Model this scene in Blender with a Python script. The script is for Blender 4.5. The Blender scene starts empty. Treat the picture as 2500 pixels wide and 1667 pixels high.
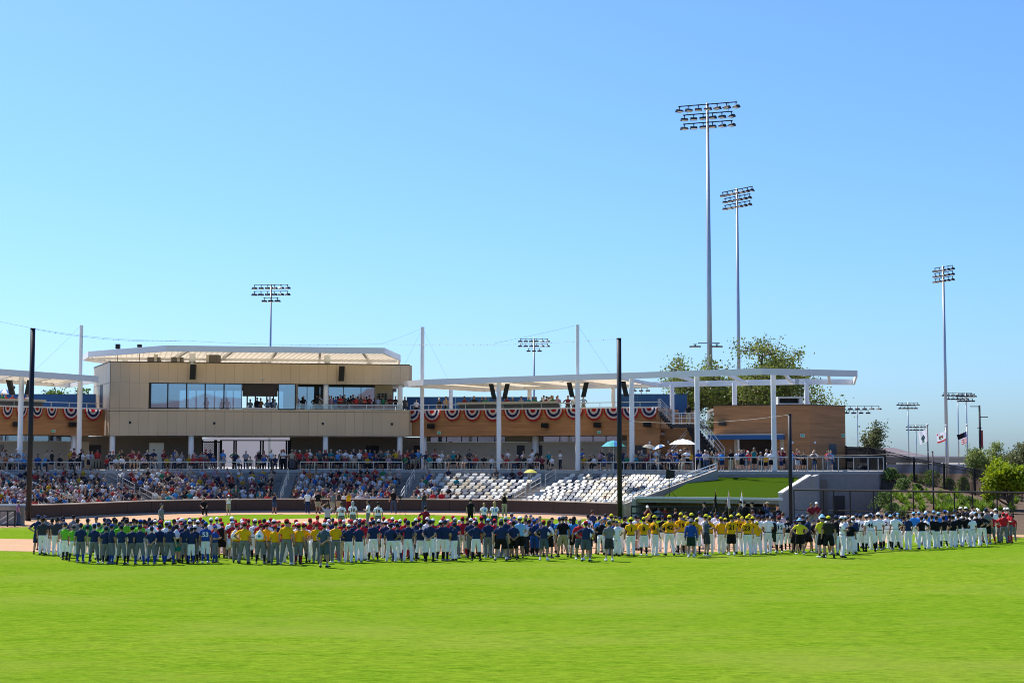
import bpy, bmesh, math, random
import numpy as np
from mathutils import Vector, Matrix
from mathutils.bvhtree import BVHTree
from mathutils.kdtree import KDTree

R = random.Random(11)
scene = bpy.context.scene
col = scene.collection

# ------------------------------------------------------------------ camera
F, HZ, CZ = 3800.0, 1120.0, 4.3           # focal length and horizon in photo pixels, eye height
TH = math.atan((HZ - 833.5) / F)
cam_d = bpy.data.cameras.new('camera')
cam = bpy.data.objects.new('camera', cam_d)
col.objects.link(cam)
cam.location = (0, 0, CZ)
cam.rotation_euler = (math.pi / 2 + TH, 0, 0)
cam_d.sensor_width = 36
cam_d.lens = F / 2500 * 36
cam_d.clip_end = 20000
scene.camera = cam

# ------------------------------------------------------------------ sky, sun, exposure
SUN = Vector((-0.395, 0.43, 0.81)).normalized()
world = bpy.data.worlds.new('World')
scene.world = world
world.use_nodes = True
wn = world.node_tree
wn.nodes.clear()
sky = wn.nodes.new('ShaderNodeTexSky')
sky.sky_type = 'NISHITA'
sky.sun_disc = False
sky.sun_elevation = math.asin(SUN.z)
sky.sun_rotation = math.atan2(SUN.x, SUN.y)
sky.altitude = 0
sky.air_density = 1.0
sky.dust_density = 1.0
sky.ozone_density = 10.0
bg = wn.nodes.new('ShaderNodeBackground')
bg.inputs['Strength'].default_value = 0.119
wo = wn.nodes.new('ShaderNodeOutputWorld')
tint = wn.nodes.new('ShaderNodeMix')
tint.data_type = 'RGBA'
tint.blend_type = 'MULTIPLY'
tint.inputs[0].default_value = 1.0
tint.inputs[7].default_value = (.735, .895, 1.04, 1)
wn.links.new(sky.outputs[0], tint.inputs[6])
wn.links.new(tint.outputs[2], bg.inputs[0])
wn.links.new(bg.outputs[0], wo.inputs[0])
sun_d = bpy.data.lights.new('sun', 'SUN')
sun_d.energy = 4.6
sun_d.angle = math.radians(0.53)
sun_d.color = (1.0, 0.95, 0.87)
sun_o = bpy.data.objects.new('sun', sun_d)
col.objects.link(sun_o)
sun_o.rotation_euler = SUN.to_track_quat('Z', 'Y').to_euler()
sun_o.location = (-40, 60, 80)
scene.view_settings.view_transform = 'Standard'
scene.view_settings.look = 'None'
scene.view_settings.exposure = 0.66
scene.view_settings.gamma = 1.0
scene.view_settings.use_curve_mapping = False
scene.render.engine = 'CYCLES'
scene.cycles.use_denoising = True
scene.cycles.filter_width = 1.0
scene.cycles.max_bounces = 7
scene.cycles.transparent_max_bounces = 16
scene.cycles.sample_clamp_indirect = 6

# ------------------------------------------------------------------ measuring helpers
def ray(px, py):
    u = (px - 1250) / F
    v = (833.5 - py) / F
    return u, math.cos(TH) - v * math.sin(TH), math.sin(TH) + v * math.cos(TH)

def P(px, py, d):                          # the point seen at a photo pixel, d metres out
    u, w, z = ray(px, py)
    return Vector((d * u / w, d, CZ + d * z / w))

def GX(px, d):
    return P(px, HZ, d).x

def Gd(py, z=0.0):                         # how far out a point of height z sits at photo row py
    u, w, q = ray(1250, py)
    return (z - CZ) * w / q

def on_line(px, A, C):                     # parameter of the line A-C that is seen at column px
    k = GX(px, 1.0)
    dx, dy = C[0] - A[0], C[1] - A[1]
    return (k * A[1] - A[0]) / (dx - k * dy)

def lerp(a, b, t):
    return a + (b - a) * t

# ------------------------------------------------------------------ materials
MATS = {}
def new_mat(name):
    m = bpy.data.materials.new(name)
    m.use_nodes = True
    nt = m.node_tree
    b = nt.nodes['Principled BSDF']
    return m, nt, b

def M(name, c, rough=.65, var=.10, scale=4.0, metal=0.0, bump=0.0, spec=.3, rnd=0.0):
    if name in MATS:
        return MATS[name]
    m, nt, b = new_mat(name)
    tc = nt.nodes.new('ShaderNodeTexCoord')
    n = nt.nodes.new('ShaderNodeTexNoise')
    n.inputs['Scale'].default_value = scale
    n.inputs['Detail'].default_value = 4
    nt.links.new(tc.outputs['Object'], n.inputs['Vector'])
    mx = nt.nodes.new('ShaderNodeMix')
    mx.data_type = 'RGBA'
    mx.inputs[6].default_value = (c[0] * (1 - var), c[1] * (1 - var), c[2] * (1 - var), 1)
    mx.inputs[7].default_value = (min(1, c[0] * (1 + var)), min(1, c[1] * (1 + var)), min(1, c[2] * (1 + var)), 1)
    nt.links.new(n.outputs['Fac'], mx.inputs[0])
    out = mx.outputs[2]
    if rnd:
        oi = nt.nodes.new('ShaderNodeObjectInfo')
        mr = nt.nodes.new('ShaderNodeMapRange')
        mr.inputs['To Min'].default_value = 1 - rnd
        mr.inputs['To Max'].default_value = 1 + rnd
        nt.links.new(oi.outputs['Random'], mr.inputs['Value'])
        vm = nt.nodes.new('ShaderNodeVectorMath')
        vm.operation = 'SCALE'
        nt.links.new(out, vm.inputs[0])
        nt.links.new(mr.outputs[0], vm.inputs['Scale'])
        out = vm.outputs[0]
    nt.links.new(out, b.inputs['Base Color'])
    b.inputs['Roughness'].default_value = rough
    b.inputs['Metallic'].default_value = metal
    b.inputs['Specular IOR Level'].default_value = spec
    if bump:
        bp = nt.nodes.new('ShaderNodeBump')
        bp.inputs['Strength'].default_value = bump
        bp.inputs['Distance'].default_value = .02
        nt.links.new(n.outputs['Fac'], bp.inputs['Height'])
        nt.links.new(bp.outputs[0], b.inputs['Normal'])
    MATS[name] = m
    return m

def noise(nt, vec, scale, detail=4, rough=.55):
    n = nt.nodes.new('ShaderNodeTexNoise')
    n.inputs['Scale'].default_value = scale
    n.inputs['Detail'].default_value = detail
    n.inputs['Roughness'].default_value = rough
    nt.links.new(vec, n.inputs['Vector'])
    return n.outputs['Fac']

def ramp(nt, fac, stops):
    r = nt.nodes.new('ShaderNodeValToRGB')
    e = r.color_ramp.elements
    while len(e) < len(stops):
        e.new(.5)
    for el, (p, c) in zip(e, stops):
        el.position = p
        el.color = (*c, 1)
    nt.links.new(fac, r.inputs[0])
    return r.outputs[0]

def mixc(nt, fac, a, b, mode='MIX'):
    m = nt.nodes.new('ShaderNodeMix')
    m.data_type = 'RGBA'
    m.blend_type = mode
    for sock, val in ((0, fac), (6, a), (7, b)):
        if isinstance(val, (int, float)):
            m.inputs[sock].default_value = val
        elif isinstance(val, tuple):
            m.inputs[sock].default_value = (*val, 1)
        else:
            nt.links.new(val, m.inputs[sock])
    return m.outputs[2]

def mapping(nt, scale):
    tc = nt.nodes.new('ShaderNodeTexCoord')
    mp = nt.nodes.new('ShaderNodeMapping')
    mp.inputs['Scale'].default_value = scale
    nt.links.new(tc.outputs['Object'], mp.inputs['Vector'])
    return mp.outputs[0]

def ground_mat(name, dark, light, alt, fine=30, streak=(.12, .5, 1), bump=.6, rough=.9):
    m, nt, b = new_mat(name)
    v1 = mapping(nt, (1, 1, 1))
    v2 = mapping(nt, streak)
    f = noise(nt, v1, fine, 6, .7)
    s = noise(nt, v2, 1.0, 5, .6)
    big = noise(nt, v1, .06, 3)
    c = ramp(nt, f, [(.3, dark), (.7, light)])
    c2 = mixc(nt, ramp(nt, s, [(.35, (0, 0, 0)), (.7, (1, 1, 1))]), c, alt, 'MIX')
    mm = nt.nodes.new('ShaderNodeMath'); mm.operation = 'MULTIPLY'; mm.inputs[1].default_value = .45
    rr = nt.nodes.new('ShaderNodeMapRange'); rr.inputs['From Min'].default_value = .35; rr.inputs['From Max'].default_value = .68
    nt.links.new(s, rr.inputs['Value']); nt.links.new(rr.outputs[0], mm.inputs[0])
    c3 = mixc(nt, mm.outputs[0], c, alt)
    bb = nt.nodes.new('ShaderNodeMapRange'); bb.inputs['To Min'].default_value = .8; bb.inputs['To Max'].default_value = 1.2
    nt.links.new(big, bb.inputs['Value'])
    vm = nt.nodes.new('ShaderNodeVectorMath'); vm.operation = 'SCALE'
    nt.links.new(c3, vm.inputs[0]); nt.links.new(bb.outputs[0], vm.inputs['Scale'])
    nt.links.new(vm.outputs[0], b.inputs['Base Color'])
    b.inputs['Roughness'].default_value = rough
    b.inputs['Specular IOR Level'].default_value = .02
    if bump:
        bp = nt.nodes.new('ShaderNodeBump')
        bp.inputs['Strength'].default_value = bump
        bp.inputs['Distance'].default_value = .03
        nt.links.new(f, bp.inputs['Height'])
        nt.links.new(bp.outputs[0], b.inputs['Normal'])
    MATS[name] = m
    return m

def grass_mat(name):
    m, nt, b = new_mat(name)
    v = mapping(nt, (1, 1, 1))
    vs = mapping(nt, (.55, 1.0, 1))
    clump = noise(nt, vs, 4.6, 7, .8)
    speck = noise(nt, mapping(nt, (.6, 1, 1)), 15, 3, .7)
    tuft = noise(nt, mapping(nt, (.5, 1, 1)), 1.1, 5, .65)
    patch = noise(nt, mapping(nt, (.6, 1, 1)), .17, 5, .6)
    wide = noise(nt, mapping(nt, (.4, 1.0, 1)), .05, 2)
    c = ramp(nt, clump, [(.32, (.055, .105, .006)), (.5, (.132, .226, .012)), (.68, (.215, .318, .022))])
    c = mixc(nt, ramp(nt, tuft, [(.36, (0, 0, 0)), (.72, (.4, .4, .4))]), c, (.218, .270, .026))
    c = mixc(nt, ramp(nt, tuft, [(.28, (.35, .35, .35)), (.46, (0, 0, 0))]), c, (.06, .138, .004))
    c = mixc(nt, ramp(nt, patch, [(.48, (0, 0, 0)), (.72, (.6, .6, .6))]), c, (.225, .255, .045))
    c = mixc(nt, ramp(nt, wide, [(.35, (.4, .4, .4)), (.6, (0, 0, 0))]), c, (.085, .19, .005))
    c = mixc(nt, ramp(nt, speck, [(.66, (0, 0, 0)), (.78, (.7, .7, .7))]), c, (.33, .37, .06))
    nt.links.new(c, b.inputs['Base Color'])
    b.inputs['Roughness'].default_value = .9
    b.inputs['Specular IOR Level'].default_value = .0
    bp = nt.nodes.new('ShaderNodeBump'); bp.inputs['Strength'].default_value = .9; bp.inputs['Distance'].default_value = .05
    nt.links.new(clump, bp.inputs['Height']); nt.links.new(bp.outputs[0], b.inputs['Normal'])
    MATS[name] = m
grass_mat('field_grass')
ground_mat('turf', (.026, .056, .0), (.044, .084, .0), (.036, .07, .0), fine=40, streak=(.8, .8, 1))
ground_mat('dirt', (.40, .24, .135), (.52, .32, .19), (.58, .38, .24), fine=8, streak=(.3, .6, 1), bump=.2)
ground_mat('mulch', (.075, .05, .035), (.20, .14, .098), (.15, .105, .075), fine=9, streak=(1, 1, 1), bump=1)
ground_mat('plain', (.22, .20, .17), (.30, .27, .23), (.26, .24, .21), fine=.6, streak=(.02, .05, 1), bump=0)
ground_mat('hazy_hill_earth', (.13, .11, .12), (.20, .17, .175), (.165, .14, .15), fine=.05, streak=(.01, .01, .03), bump=0)  # purple-grey of distance haze mixed into the earth colour
ground_mat('concrete', (.29, .265, .235), (.38, .345, .305), (.34, .31, .275), fine=2.5, streak=(.4, .4, .8), bump=.1)
ground_mat('floor_concrete', (.36, .345, .32), (.46, .44, .41), (.42, .40, .37), fine=2, streak=(.3, .3, .8), bump=0)
ground_mat('block', (.30, .285, .265), (.40, .385, .36), (.35, .34, .32), fine=5, streak=(.4, .4, 2.5), bump=.2)

def siding(name, c, pitch=.19):
    m, nt, b = new_mat(name)
    tc = nt.nodes.new('ShaderNodeTexCoord')
    sx = nt.nodes.new('ShaderNodeSeparateXYZ')
    nt.links.new(tc.outputs['Object'], sx.inputs[0])
    mo = nt.nodes.new('ShaderNodeMath'); mo.operation = 'DIVIDE'; mo.inputs[1].default_value = pitch
    nt.links.new(sx.outputs['Z'], mo.inputs[0])
    fr = nt.nodes.new('ShaderNodeMath'); fr.operation = 'FRACT'
    fl = nt.nodes.new('ShaderNodeMath'); fl.operation = 'FLOOR'
    nt.links.new(mo.outputs[0], fr.inputs[0]); nt.links.new(mo.outputs[0], fl.inputs[0])
    cx = nt.nodes.new('ShaderNodeCombineXYZ')
    sc = nt.nodes.new('ShaderNodeMath'); sc.operation = 'MULTIPLY'; sc.inputs[1].default_value = .16
    nt.links.new(sx.outputs['X'], sc.inputs[0])
    nt.links.new(sc.outputs[0], cx.inputs[0]); nt.links.new(fl.outputs[0], cx.inputs[1])
    n1 = noise(nt, cx.outputs[0], 1.7, 2)
    gv = mapping(nt, (.6, .6, 14))
    n2 = noise(nt, gv, 1.6, 5)
    c1 = ramp(nt, n1, [(.32, tuple(x * .72 for x in c)), (.68, tuple(x * 1.25 for x in c))])
    c2 = mixc(nt, .35, c1, ramp(nt, n2, [(.35, tuple(x * .7 for x in c)), (.65, tuple(x * 1.2 for x in c))]))
    gap = nt.nodes.new('ShaderNodeMath'); gap.operation = 'LESS_THAN'; gap.inputs[1].default_value = .07
    nt.links.new(fr.outputs[0], gap.inputs[0])
    c3 = mixc(nt, gap.outputs[0], c2, tuple(x * .66 for x in c))
    nt.links.new(c3, b.inputs['Base Color'])
    b.inputs['Roughness'].default_value = .6
    b.inputs['Specular IOR Level'].default_value = .25
    MATS[name] = m
    return m
siding('wood_siding', (.40, .188, .078))

def glass(name, tint, trans, bump=.25, scale=.6):
    m, nt, b = new_mat(name)
    nt.nodes.remove(b)
    o = nt.nodes['Material Output']
    g = nt.nodes.new('ShaderNodeBsdfGlossy'); g.inputs['Roughness'].default_value = .02; g.inputs['Color'].default_value = (.8, .85, .95, 1)
    t = nt.nodes.new('ShaderNodeBsdfTransparent'); t.inputs['Color'].default_value = (*tint, 1)
    mx = nt.nodes.new('ShaderNodeMixShader'); mx.inputs[0].default_value = 1 - trans
    v = mapping(nt, (1, 1, 1))
    n = noise(nt, v, scale, 2)
    bp = nt.nodes.new('ShaderNodeBump'); bp.inputs['Strength'].default_value = bump; bp.inputs['Distance'].default_value = .12
    nt.links.new(n, bp.inputs['Height']); nt.links.new(bp.outputs[0], g.inputs['Normal'])
    nt.links.new(t.outputs[0], mx.inputs[1]); nt.links.new(g.outputs[0], mx.inputs[2])
    nt.links.new(mx.outputs[0], o.inputs[0])
    MATS[name] = m
glass('window_glass', (.46, .62, .72), .62, .035, .35)
glass('clear_glass', (.80, .88, .90), .82, .02)

def chain(name, per, width):
    m, nt, b = new_mat(name)
    tc = nt.nodes.new('ShaderNodeTexCoord')
    sx = nt.nodes.new('ShaderNodeSeparateXYZ'); nt.links.new(tc.outputs['Object'], sx.inputs[0])
    masks = []
    for sgn in (1, -1):
        a = nt.nodes.new('ShaderNodeMath'); a.operation = 'MULTIPLY_ADD'; a.inputs[1].default_value = sgn
        nt.links.new(sx.outputs['Z'], a.inputs[0]); nt.links.new(sx.outputs['X'], a.inputs[2])
        d = nt.nodes.new('ShaderNodeMath'); d.operation = 'DIVIDE'; d.inputs[1].default_value = per
        nt.links.new(a.outputs[0], d.inputs[0])
        f = nt.nodes.new('ShaderNodeMath'); f.operation = 'FRACT'; nt.links.new(d.outputs[0], f.inputs[0])
        l = nt.nodes.new('ShaderNodeMath'); l.operation = 'LESS_THAN'; l.inputs[1].default_value = width
        nt.links.new(f.outputs[0], l.inputs[0]); masks.append(l.outputs[0])
    mx = nt.nodes.new('ShaderNodeMath'); mx.operation = 'MAXIMUM'
    nt.links.new(masks[0], mx.inputs[0]); nt.links.new(masks[1], mx.inputs[1])
    nt.links.new(mx.outputs[0], b.inputs['Alpha'])
    b.inputs['Base Color'].default_value = (.012, .012, .014, 1)
    b.inputs['Roughness'].default_value = .5
    MATS[name] = m
chain('chain_wire', .085, .055)
chain('screen_lattice', .16, .32)

WHITE = M('white_paint', (.80, .79, .78), .45, .04, 1.5)
CREAM = M('cream_deck', (.74, .66, .53), .6, .06, 1.0)
_nt = CREAM.node_tree                      # thin translucent roof sheet
_tl = _nt.nodes.new('ShaderNodeBsdfTranslucent'); _tl.inputs[0].default_value = (.80, .68, .50, 1)
_mx = _nt.nodes.new('ShaderNodeMixShader'); _mx.inputs[0].default_value = .42
_nt.links.new(_nt.nodes['Principled BSDF'].outputs[0], _mx.inputs[1]); _nt.links.new(_tl.outputs[0], _mx.inputs[2])
_nt.links.new(_mx.outputs[0], _nt.nodes['Material Output'].inputs[0])
PANEL = M('facade_panel', (.545, .41, .27), .42, .10, .45, rnd=.045, spec=.5)
PANELB = M('facade_backing', (.035, .032, .03), .8)
DARK = M('dark_metal', (.022, .024, .03), .5, .1)
BLACKP = M('black_paint', (.010, .013, .020), .55, .1)
BROWNPAD = M('brown_pad', (.040, .029, .026), .6, .12, .8)
STEEL = M('galvanised', (.42, .45, .48), .42, .1, 2.0, metal=.55)
RAIL = M('rail_aluminium', (.55, .57, .58), .35, .05, metal=.6)
BLUEW = M('blue_cladding', (.018, .085, .22), .45, .1, .6)
TANCAP = M('tan_cap', (.62, .54, .42), .7, .08)
BEIGE = M('beige_wall', (.47, .375, .265), .7, .05, .7)
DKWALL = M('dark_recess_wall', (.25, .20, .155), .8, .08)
DOORM = M('door_paint', (.04, .035, .035), .5)
STAINLESS = M('stainless', (.5, .47, .4), .3, .05, metal=.8)
SPK = M('speaker_black', (.012, .012, .014), .55, .1)
LAMPM = M('lamp_housing', (.02, .025, .035), .5)
LENS = M('lamp_lens', (.75, .76, .78), .25, .05)
MINT = M('mint_sign', (.10, .42, .26), .4)
CHALK = M('chalk_white', (.8, .8, .78), .9)
BARK = M('bark', (.12, .085, .06), .9, .2, 3)

# ------------------------------------------------------------------ mesh builder
class MB:
    def __init__(s):
        s.v, s.f, s.m = [], [], []
    def add(s, vs, fs, mi=0):
        o = len(s.v)
        s.v += [tuple(q) for q in vs]
        s.f += [tuple(i + o for i in q) for q in fs]
        s.m += [mi] * len(fs)
    def box(s, x0, x1, y0, y1, z0, z1, mi=0):
        s.add([(x0, y0, z0), (x1, y0, z0), (x1, y1, z0), (x0, y1, z0), (x0, y0, z1), (x1, y0, z1), (x1, y1, z1), (x0, y1, z1)],
              [(0, 3, 2, 1), (4, 5, 6, 7), (0, 1, 5, 4), (1, 2, 6, 5), (2, 3, 7, 6), (3, 0, 4, 7)], mi)
    def beam(s, p, q, w, h, mi=0, up=(0, 0, 1)):
        p, q = Vector(p), Vector(q)
        a = (q - p)
        if a.length < 1e-6:
            return
        a.normalize()
        side = a.cross(Vector(up))
        if side.length < 1e-4:
            side = Vector((1, 0, 0))
        side.normalize()
        u = side.cross(a)
        side, u = side * w / 2, u * h / 2
        vs = [c + i * side + j * u for c in (p, q) for i, j in ((-1, -1), (1, -1), (1, 1), (-1, 1))]
        s.add(vs, [(0, 1, 2, 3), (7, 6, 5, 4), (0, 4, 5, 1), (1, 5, 6, 2), (2, 6, 7, 3), (3, 7, 4, 0)], mi)
    def tube(s, p, q, r0, r1=None, n=8, mi=0):
        s.path([p, q], [r0, r0 if r1 is None else r1], n, mi)
    def path(s, pts, rs, n=6, mi=0):
        pts = [Vector(p) for p in pts]
        if isinstance(rs, (int, float)):
            rs = [rs] * len(pts)
        ref = None
        rings = []
        for i, p in enumerate(pts):
            a = (pts[min(i + 1, len(pts) - 1)] - pts[max(i - 1, 0)])
            a.normalize()
            if ref is None:
                ref = Vector((0, 0, 1)) if abs(a.z) < .9 else Vector((1, 0, 0))
            x = a.cross(ref); x.normalize()
            y = x.cross(a)
            ref = y
            rings.append([p + rs[i] * (math.cos(2 * math.pi * k / n) * x + math.sin(2 * math.pi * k / n) * y) for k in range(n)])
        vs = [v for r in rings for v in r]
        fs = []
        for i in range(len(rings) - 1):
            for k in range(n):
                k2 = (k + 1) % n
                fs.append((i * n + k, (i + 1) * n + k, (i + 1) * n + k2, i * n + k2))
        fs.append(tuple(range(n)))
        fs.append(tuple((len(rings) - 1) * n + k for k in reversed(range(n))))
        s.add(vs, fs, mi)
    def prism(s, poly, z0, z1, mi=0):
        a = sum(poly[i][0] * poly[(i + 1) % len(poly)][1] - poly[(i + 1) % len(poly)][0] * poly[i][1] for i in range(len(poly)))
        if a < 0:
            poly = poly[::-1]
        n = len(poly)
        zz0 = z0 if isinstance(z0, (list, tuple)) else [z0] * n
        zz1 = z1 if isinstance(z1, (list, tuple)) else [z1] * n
        s.add([(p[0], p[1], z) for p, z in zip(poly, zz0)] + [(p[0], p[1], z) for p, z in zip(poly, zz1)],
              [tuple(reversed(range(n))), tuple(range(n, 2 * n))] + [(i, (i + 1) % n, n + (i + 1) % n, n + i) for i in range(n)], mi)
    def wall(s, A, B, t0, t1, z0, z1, off, th, mi=0):
        """slab along the plan line A-B between parameters t0 and t1, its face `off` metres proud of the line towards the viewer"""
        A, B = Vector((A[0], A[1])), Vector((B[0], B[1]))
        d = (B - A)
        n = Vector((d.y, -d.x)); n.normalize()
        if n.y > 0:
            n = -n
        p, q = A + d * t0 + n * off, A + d * t1 + n * off
        s.prism([p, q, q - n * th, p - n * th], z0, z1, mi)
    def ellipsoid(s, c, r, nu=10, nv=6, mi=0, v0=-90, v1=90):
        vs, fs = [], []
        for j in range(nv + 1):
            b = math.radians(v0 + (v1 - v0) * j / nv)
            for i in range(nu):
                a = 2 * math.pi * i / nu
                vs.append((c[0] + r[0] * math.cos(a) * math.cos(b), c[1] + r[1] * math.sin(a) * math.cos(b), c[2] + r[2] * math.sin(b)))
        for j in range(nv):
            for i in range(nu):
                i2 = (i + 1) % nu
                fs.append((j * nu + i, j * nu + i2, (j + 1) * nu + i2, (j + 1) * nu + i))
        s.add(vs, fs, mi)
    def mesh(s, name, mats, smooth=False):
        me = bpy.data.meshes.new(name)
        me.from_pydata(s.v, [], s.f)
        for m in (mats if isinstance(mats, (list, tuple)) else [mats]):
            me.materials.append(MATS[m] if isinstance(m, str) else m)
        if any(s.m):
            me.polygons.foreach_set('material_index', s.m)
        if smooth:
            me.polygons.foreach_set('use_smooth', [True] * len(s.f))
        me.update()
        return me
    def build(s, name, mats, parent=None, smooth=False, world=True):
        o = bpy.data.objects.new(name, s.mesh(name, mats, smooth))
        col.objects.link(o)
        if parent is not None:
            o.parent = parent
            if world:
                o.matrix_parent_inverse = Matrix.Translation(-parent.location)
        return o

def tag(o, label=None, cat=None, group=None, kind=None):
    if label: o['label'] = label
    if cat: o['category'] = cat
    if group: o['group'] = group
    if kind: o['kind'] = kind
    return o

def thing(name, label, cat, loc=(0, 0, 0), group=None):
    o = bpy.data.objects.new(name, None)
    o.empty_display_size = .2
    col.objects.link(o)
    o.location = loc
    return tag(o, label, cat, group)

def place(name, mesh, loc=(0, 0, 0), rz=0.0, sc=1.0, parent=None):
    o = bpy.data.objects.new(name, mesh)
    col.objects.link(o)
    o.location = loc
    o.rotation_euler = (0, 0, rz)
    o.scale = (sc, sc, sc) if isinstance(sc, (int, float)) else sc
    o.parent = parent
    return o

ONES = ['', 'first', 'second', 'third', 'fourth', 'fifth', 'sixth', 'seventh', 'eighth', 'ninth', 'tenth', 'eleventh', 'twelfth', 'thirteenth',
        'fourteenth', 'fifteenth', 'sixteenth', 'seventeenth', 'eighteenth', 'nineteenth']
TENS = {2: ('twenty', 'twentieth'), 3: ('thirty', 'thirtieth'), 4: ('forty', 'fortieth'), 5: ('fifty', 'fiftieth')}
CARD = ['zero', 'one', 'two', 'three', 'four', 'five', 'six', 'seven', 'eight', 'nine', 'ten', 'eleven', 'twelve', 'thirteen', 'fourteen',
        'fifteen', 'sixteen', 'seventeen', 'eighteen', 'nineteen']
def ordw(n):
    if n < 20: return ONES[n]
    return TENS[n // 10][1] if n % 10 == 0 else TENS[n // 10][0] + '-' + ONES[n % 10]
def cardw(n):
    if n < 20: return CARD[n]
    return TENS[n // 10][0] + ('' if n % 10 == 0 else '-' + CARD[n % 10])
# ================================================================== THE GROUND
def sheet(name, poly, z, mat, label=None):
    mb = MB()
    a = sum(poly[i][0] * poly[(i + 1) % len(poly)][1] - poly[(i + 1) % len(poly)][0] * poly[i][1] for i in range(len(poly)))
    if a < 0: poly = poly[::-1]
    mb.add([(p[0], p[1], z) for p in poly], [tuple(range(len(poly)))])
    return tag(mb.build(name, mat), kind='structure')

sheet('ground', [(-9000, -400), (9000, -400), (9000, 16000), (-9000, 16000)], -.012, 'plain')
sheet('field_grass', [(-120, -20), (120, -20), (120, 60), (60, 88), (29.5, 92), (17, 100), (12, 128), (-60, 128), (-120, 100)], 0.0, 'field_grass')

# backstop wall line, from its base rows in the photograph
wall_px = [(75, 1269), (160, 1266), (255, 1261), (340, 1256.5), (490, 1252), (600, 1250.3), (750, 1250), (900, 1250), (1050, 1250.6), (1250, 1253.5), (1400, 1259), (1515, 1264)]
ctrl = []
for px, py in wall_px:
    d = Gd(py)
    ctrl.append(Vector((P(px, py, d).x, d)))
ctrl = [ctrl[0] * 2 - ctrl[1] + (ctrl[0] - ctrl[1]) * (2.0 * k) for k in (3, 2, 1, 0)] + ctrl
def catmull(c, step=.5):
    out = []
    for i in range(len(c) - 1):
        p0, p1, p2, p3 = c[max(i - 1, 0)], c[i], c[i + 1], c[min(i + 2, len(c) - 1)]
        n = max(1, int((p2 - p1).length / step))
        for k in range(n):
            t = k / n
            out.append(.5 * ((2 * p1) + (p2 - p0) * t + (2 * p0 - 5 * p1 + 4 * p2 - p3) * t * t + (3 * p1 - p0 - 3 * p2 + p3) * t ** 3))
    out.append(c[-1])
    return out
WP = catmull(ctrl)
# smooth once more so that offsets stay clean
for _ in range(12):
    WP = [WP[0]] + [(WP[i - 1] + WP[i] * 2 + WP[i + 1]) / 4 for i in range(1, len(WP) - 1)] + [WP[-1]]
WN = []
for i in range(len(WP)):
    d = WP[min(i + 1, len(WP) - 1)] - WP[max(i - 1, 0)]
    n = Vector((-d.y, d.x)); n.normalize()
    WN.append(n)
WS = [0.0]
for i in range(1, len(WP)):
    WS.append(WS[-1] + (WP[i] - WP[i - 1]).length)
def wp_at(s):
    s = min(max(s, 0), WS[-1] - 1e-6)
    i = int(np.searchsorted(WS, s, side='right')) - 1
    t = (s - WS[i]) / (WS[i + 1] - WS[i])
    return WP[i].lerp(WP[i + 1], t), WN[i].lerp(WN[i + 1], t).normalized()
def off_path(o, i0=0, i1=None):
    return [WP[i] + WN[i] * o for i in range(i0, len(WP) if i1 is None else i1)]
def s_of_px(px, o=0.0):
    best = min(range(len(WP)), key=lambda i: abs(1250 + F * (WP[i] + WN[i] * o).x / (WP[i] + WN[i] * o).y - px))
    return WS[best]
iW0 = min(range(len(WP)), key=lambda i: abs(WS[i] - s_of_px(75)))

trk_in = []
for i in range(0, len(WP), 2):
    w = 5.2 + 3.5 * max(0, (GX(520, 125) - WP[i].x) / 10)
    trk_in.append(WP[i] - WN[i] * min(w, 9.5))
sheet('warning_track', off_path(-.05)[::2] + trk_in[::-1], .006, 'dirt')
outer = [(-46, 80), (-34, 75.6), (-24.2, 73.6), (-18, 72), (-11.4, 71), (-2, 70.7), (7.4, 72), (14.4, 75.2), (18.4, 79), (20.5, 83), (21.5, 87)]
inner = [(17.4, 90), (15.5, 87.5), (13, 86), (8, 83.4), (-2, 82), (-11, 82), (-22, 83), (-30, 85.5), (-46, 92)]
sheet('infield_dirt', outer + inner, .006, 'dirt')
hc = (GX(812, 109.5), 109.5)
sheet('home_plate_circle', [(hc[0] + 4.6 * math.cos(a * math.pi / 24), hc[1] + 4.6 * math.sin(a * math.pi / 24)) for a in range(48)], .006, 'dirt')
mb = MB()
for sx in (-1, 1):
    mb.add([(hc[0] + sx * .6, hc[1] - .9, .010), (hc[0] + sx * 1.8, hc[1] - .9, .010), (hc[0] + sx * 1.8, hc[1] - .8, .010), (hc[0] + sx * .6, hc[1] - .8, .010)], [(0, 1, 2, 3)])
    mb.add([(hc[0] + sx * .6, hc[1] + .8, .010), (hc[0] + sx * 1.8, hc[1] + .8, .010), (hc[0] + sx * 1.8, hc[1] + .9, .010), (hc[0] + sx * .6, hc[1] + .9, .010)], [(0, 1, 2, 3)])
tag(mb.build('chalk_lines', CHALK), kind='structure')

# right-hand slope above the chain-link fence
def fence_d(X): return 97.6 - .735 * (X - 17.6)
def hill_z(X, d):
    zf = float(np.interp(X, [22, 26, 30.6, 32.3, 33.8, 35.3, 36.6, 40, 60], [1.6, 2.9, 2.95, 2.35, 1.9, 1.52, 1.25, .95, .7]))
    df = float(np.interp(X, [22, 30.6, 32.3, 33.8, 35.3, 36.6, 40, 60], [124, 128, 125, 122, 119, 116, 110, 100]))
    d0 = fence_d(X) + .6
    if d <= d0: z = -.02
    elif d < df:
        t = (d - d0) / (df - d0)
        z = zf * (t * .75 + .25 * t * t * (3 - 2 * t))
    else:
        z = lerp(zf, 2.1, min(1, (d - df) / 30))
    xl = lerp(21.3, 28.3, max(0, min(1.2, (d - 95) / 26)))
    if d < 123: z *= max(0, min(1, (X - xl) / 1.6))
    if d > 240: z = lerp(z, -.05, min(1, (d - 240) / 25))
    return z + (.05 * math.sin(X * 1.7) * math.sin(d * 1.3) if z > .1 else 0)
gx = np.concatenate([np.linspace(21.5, 60, 60), np.linspace(63, 140, 14)])
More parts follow.
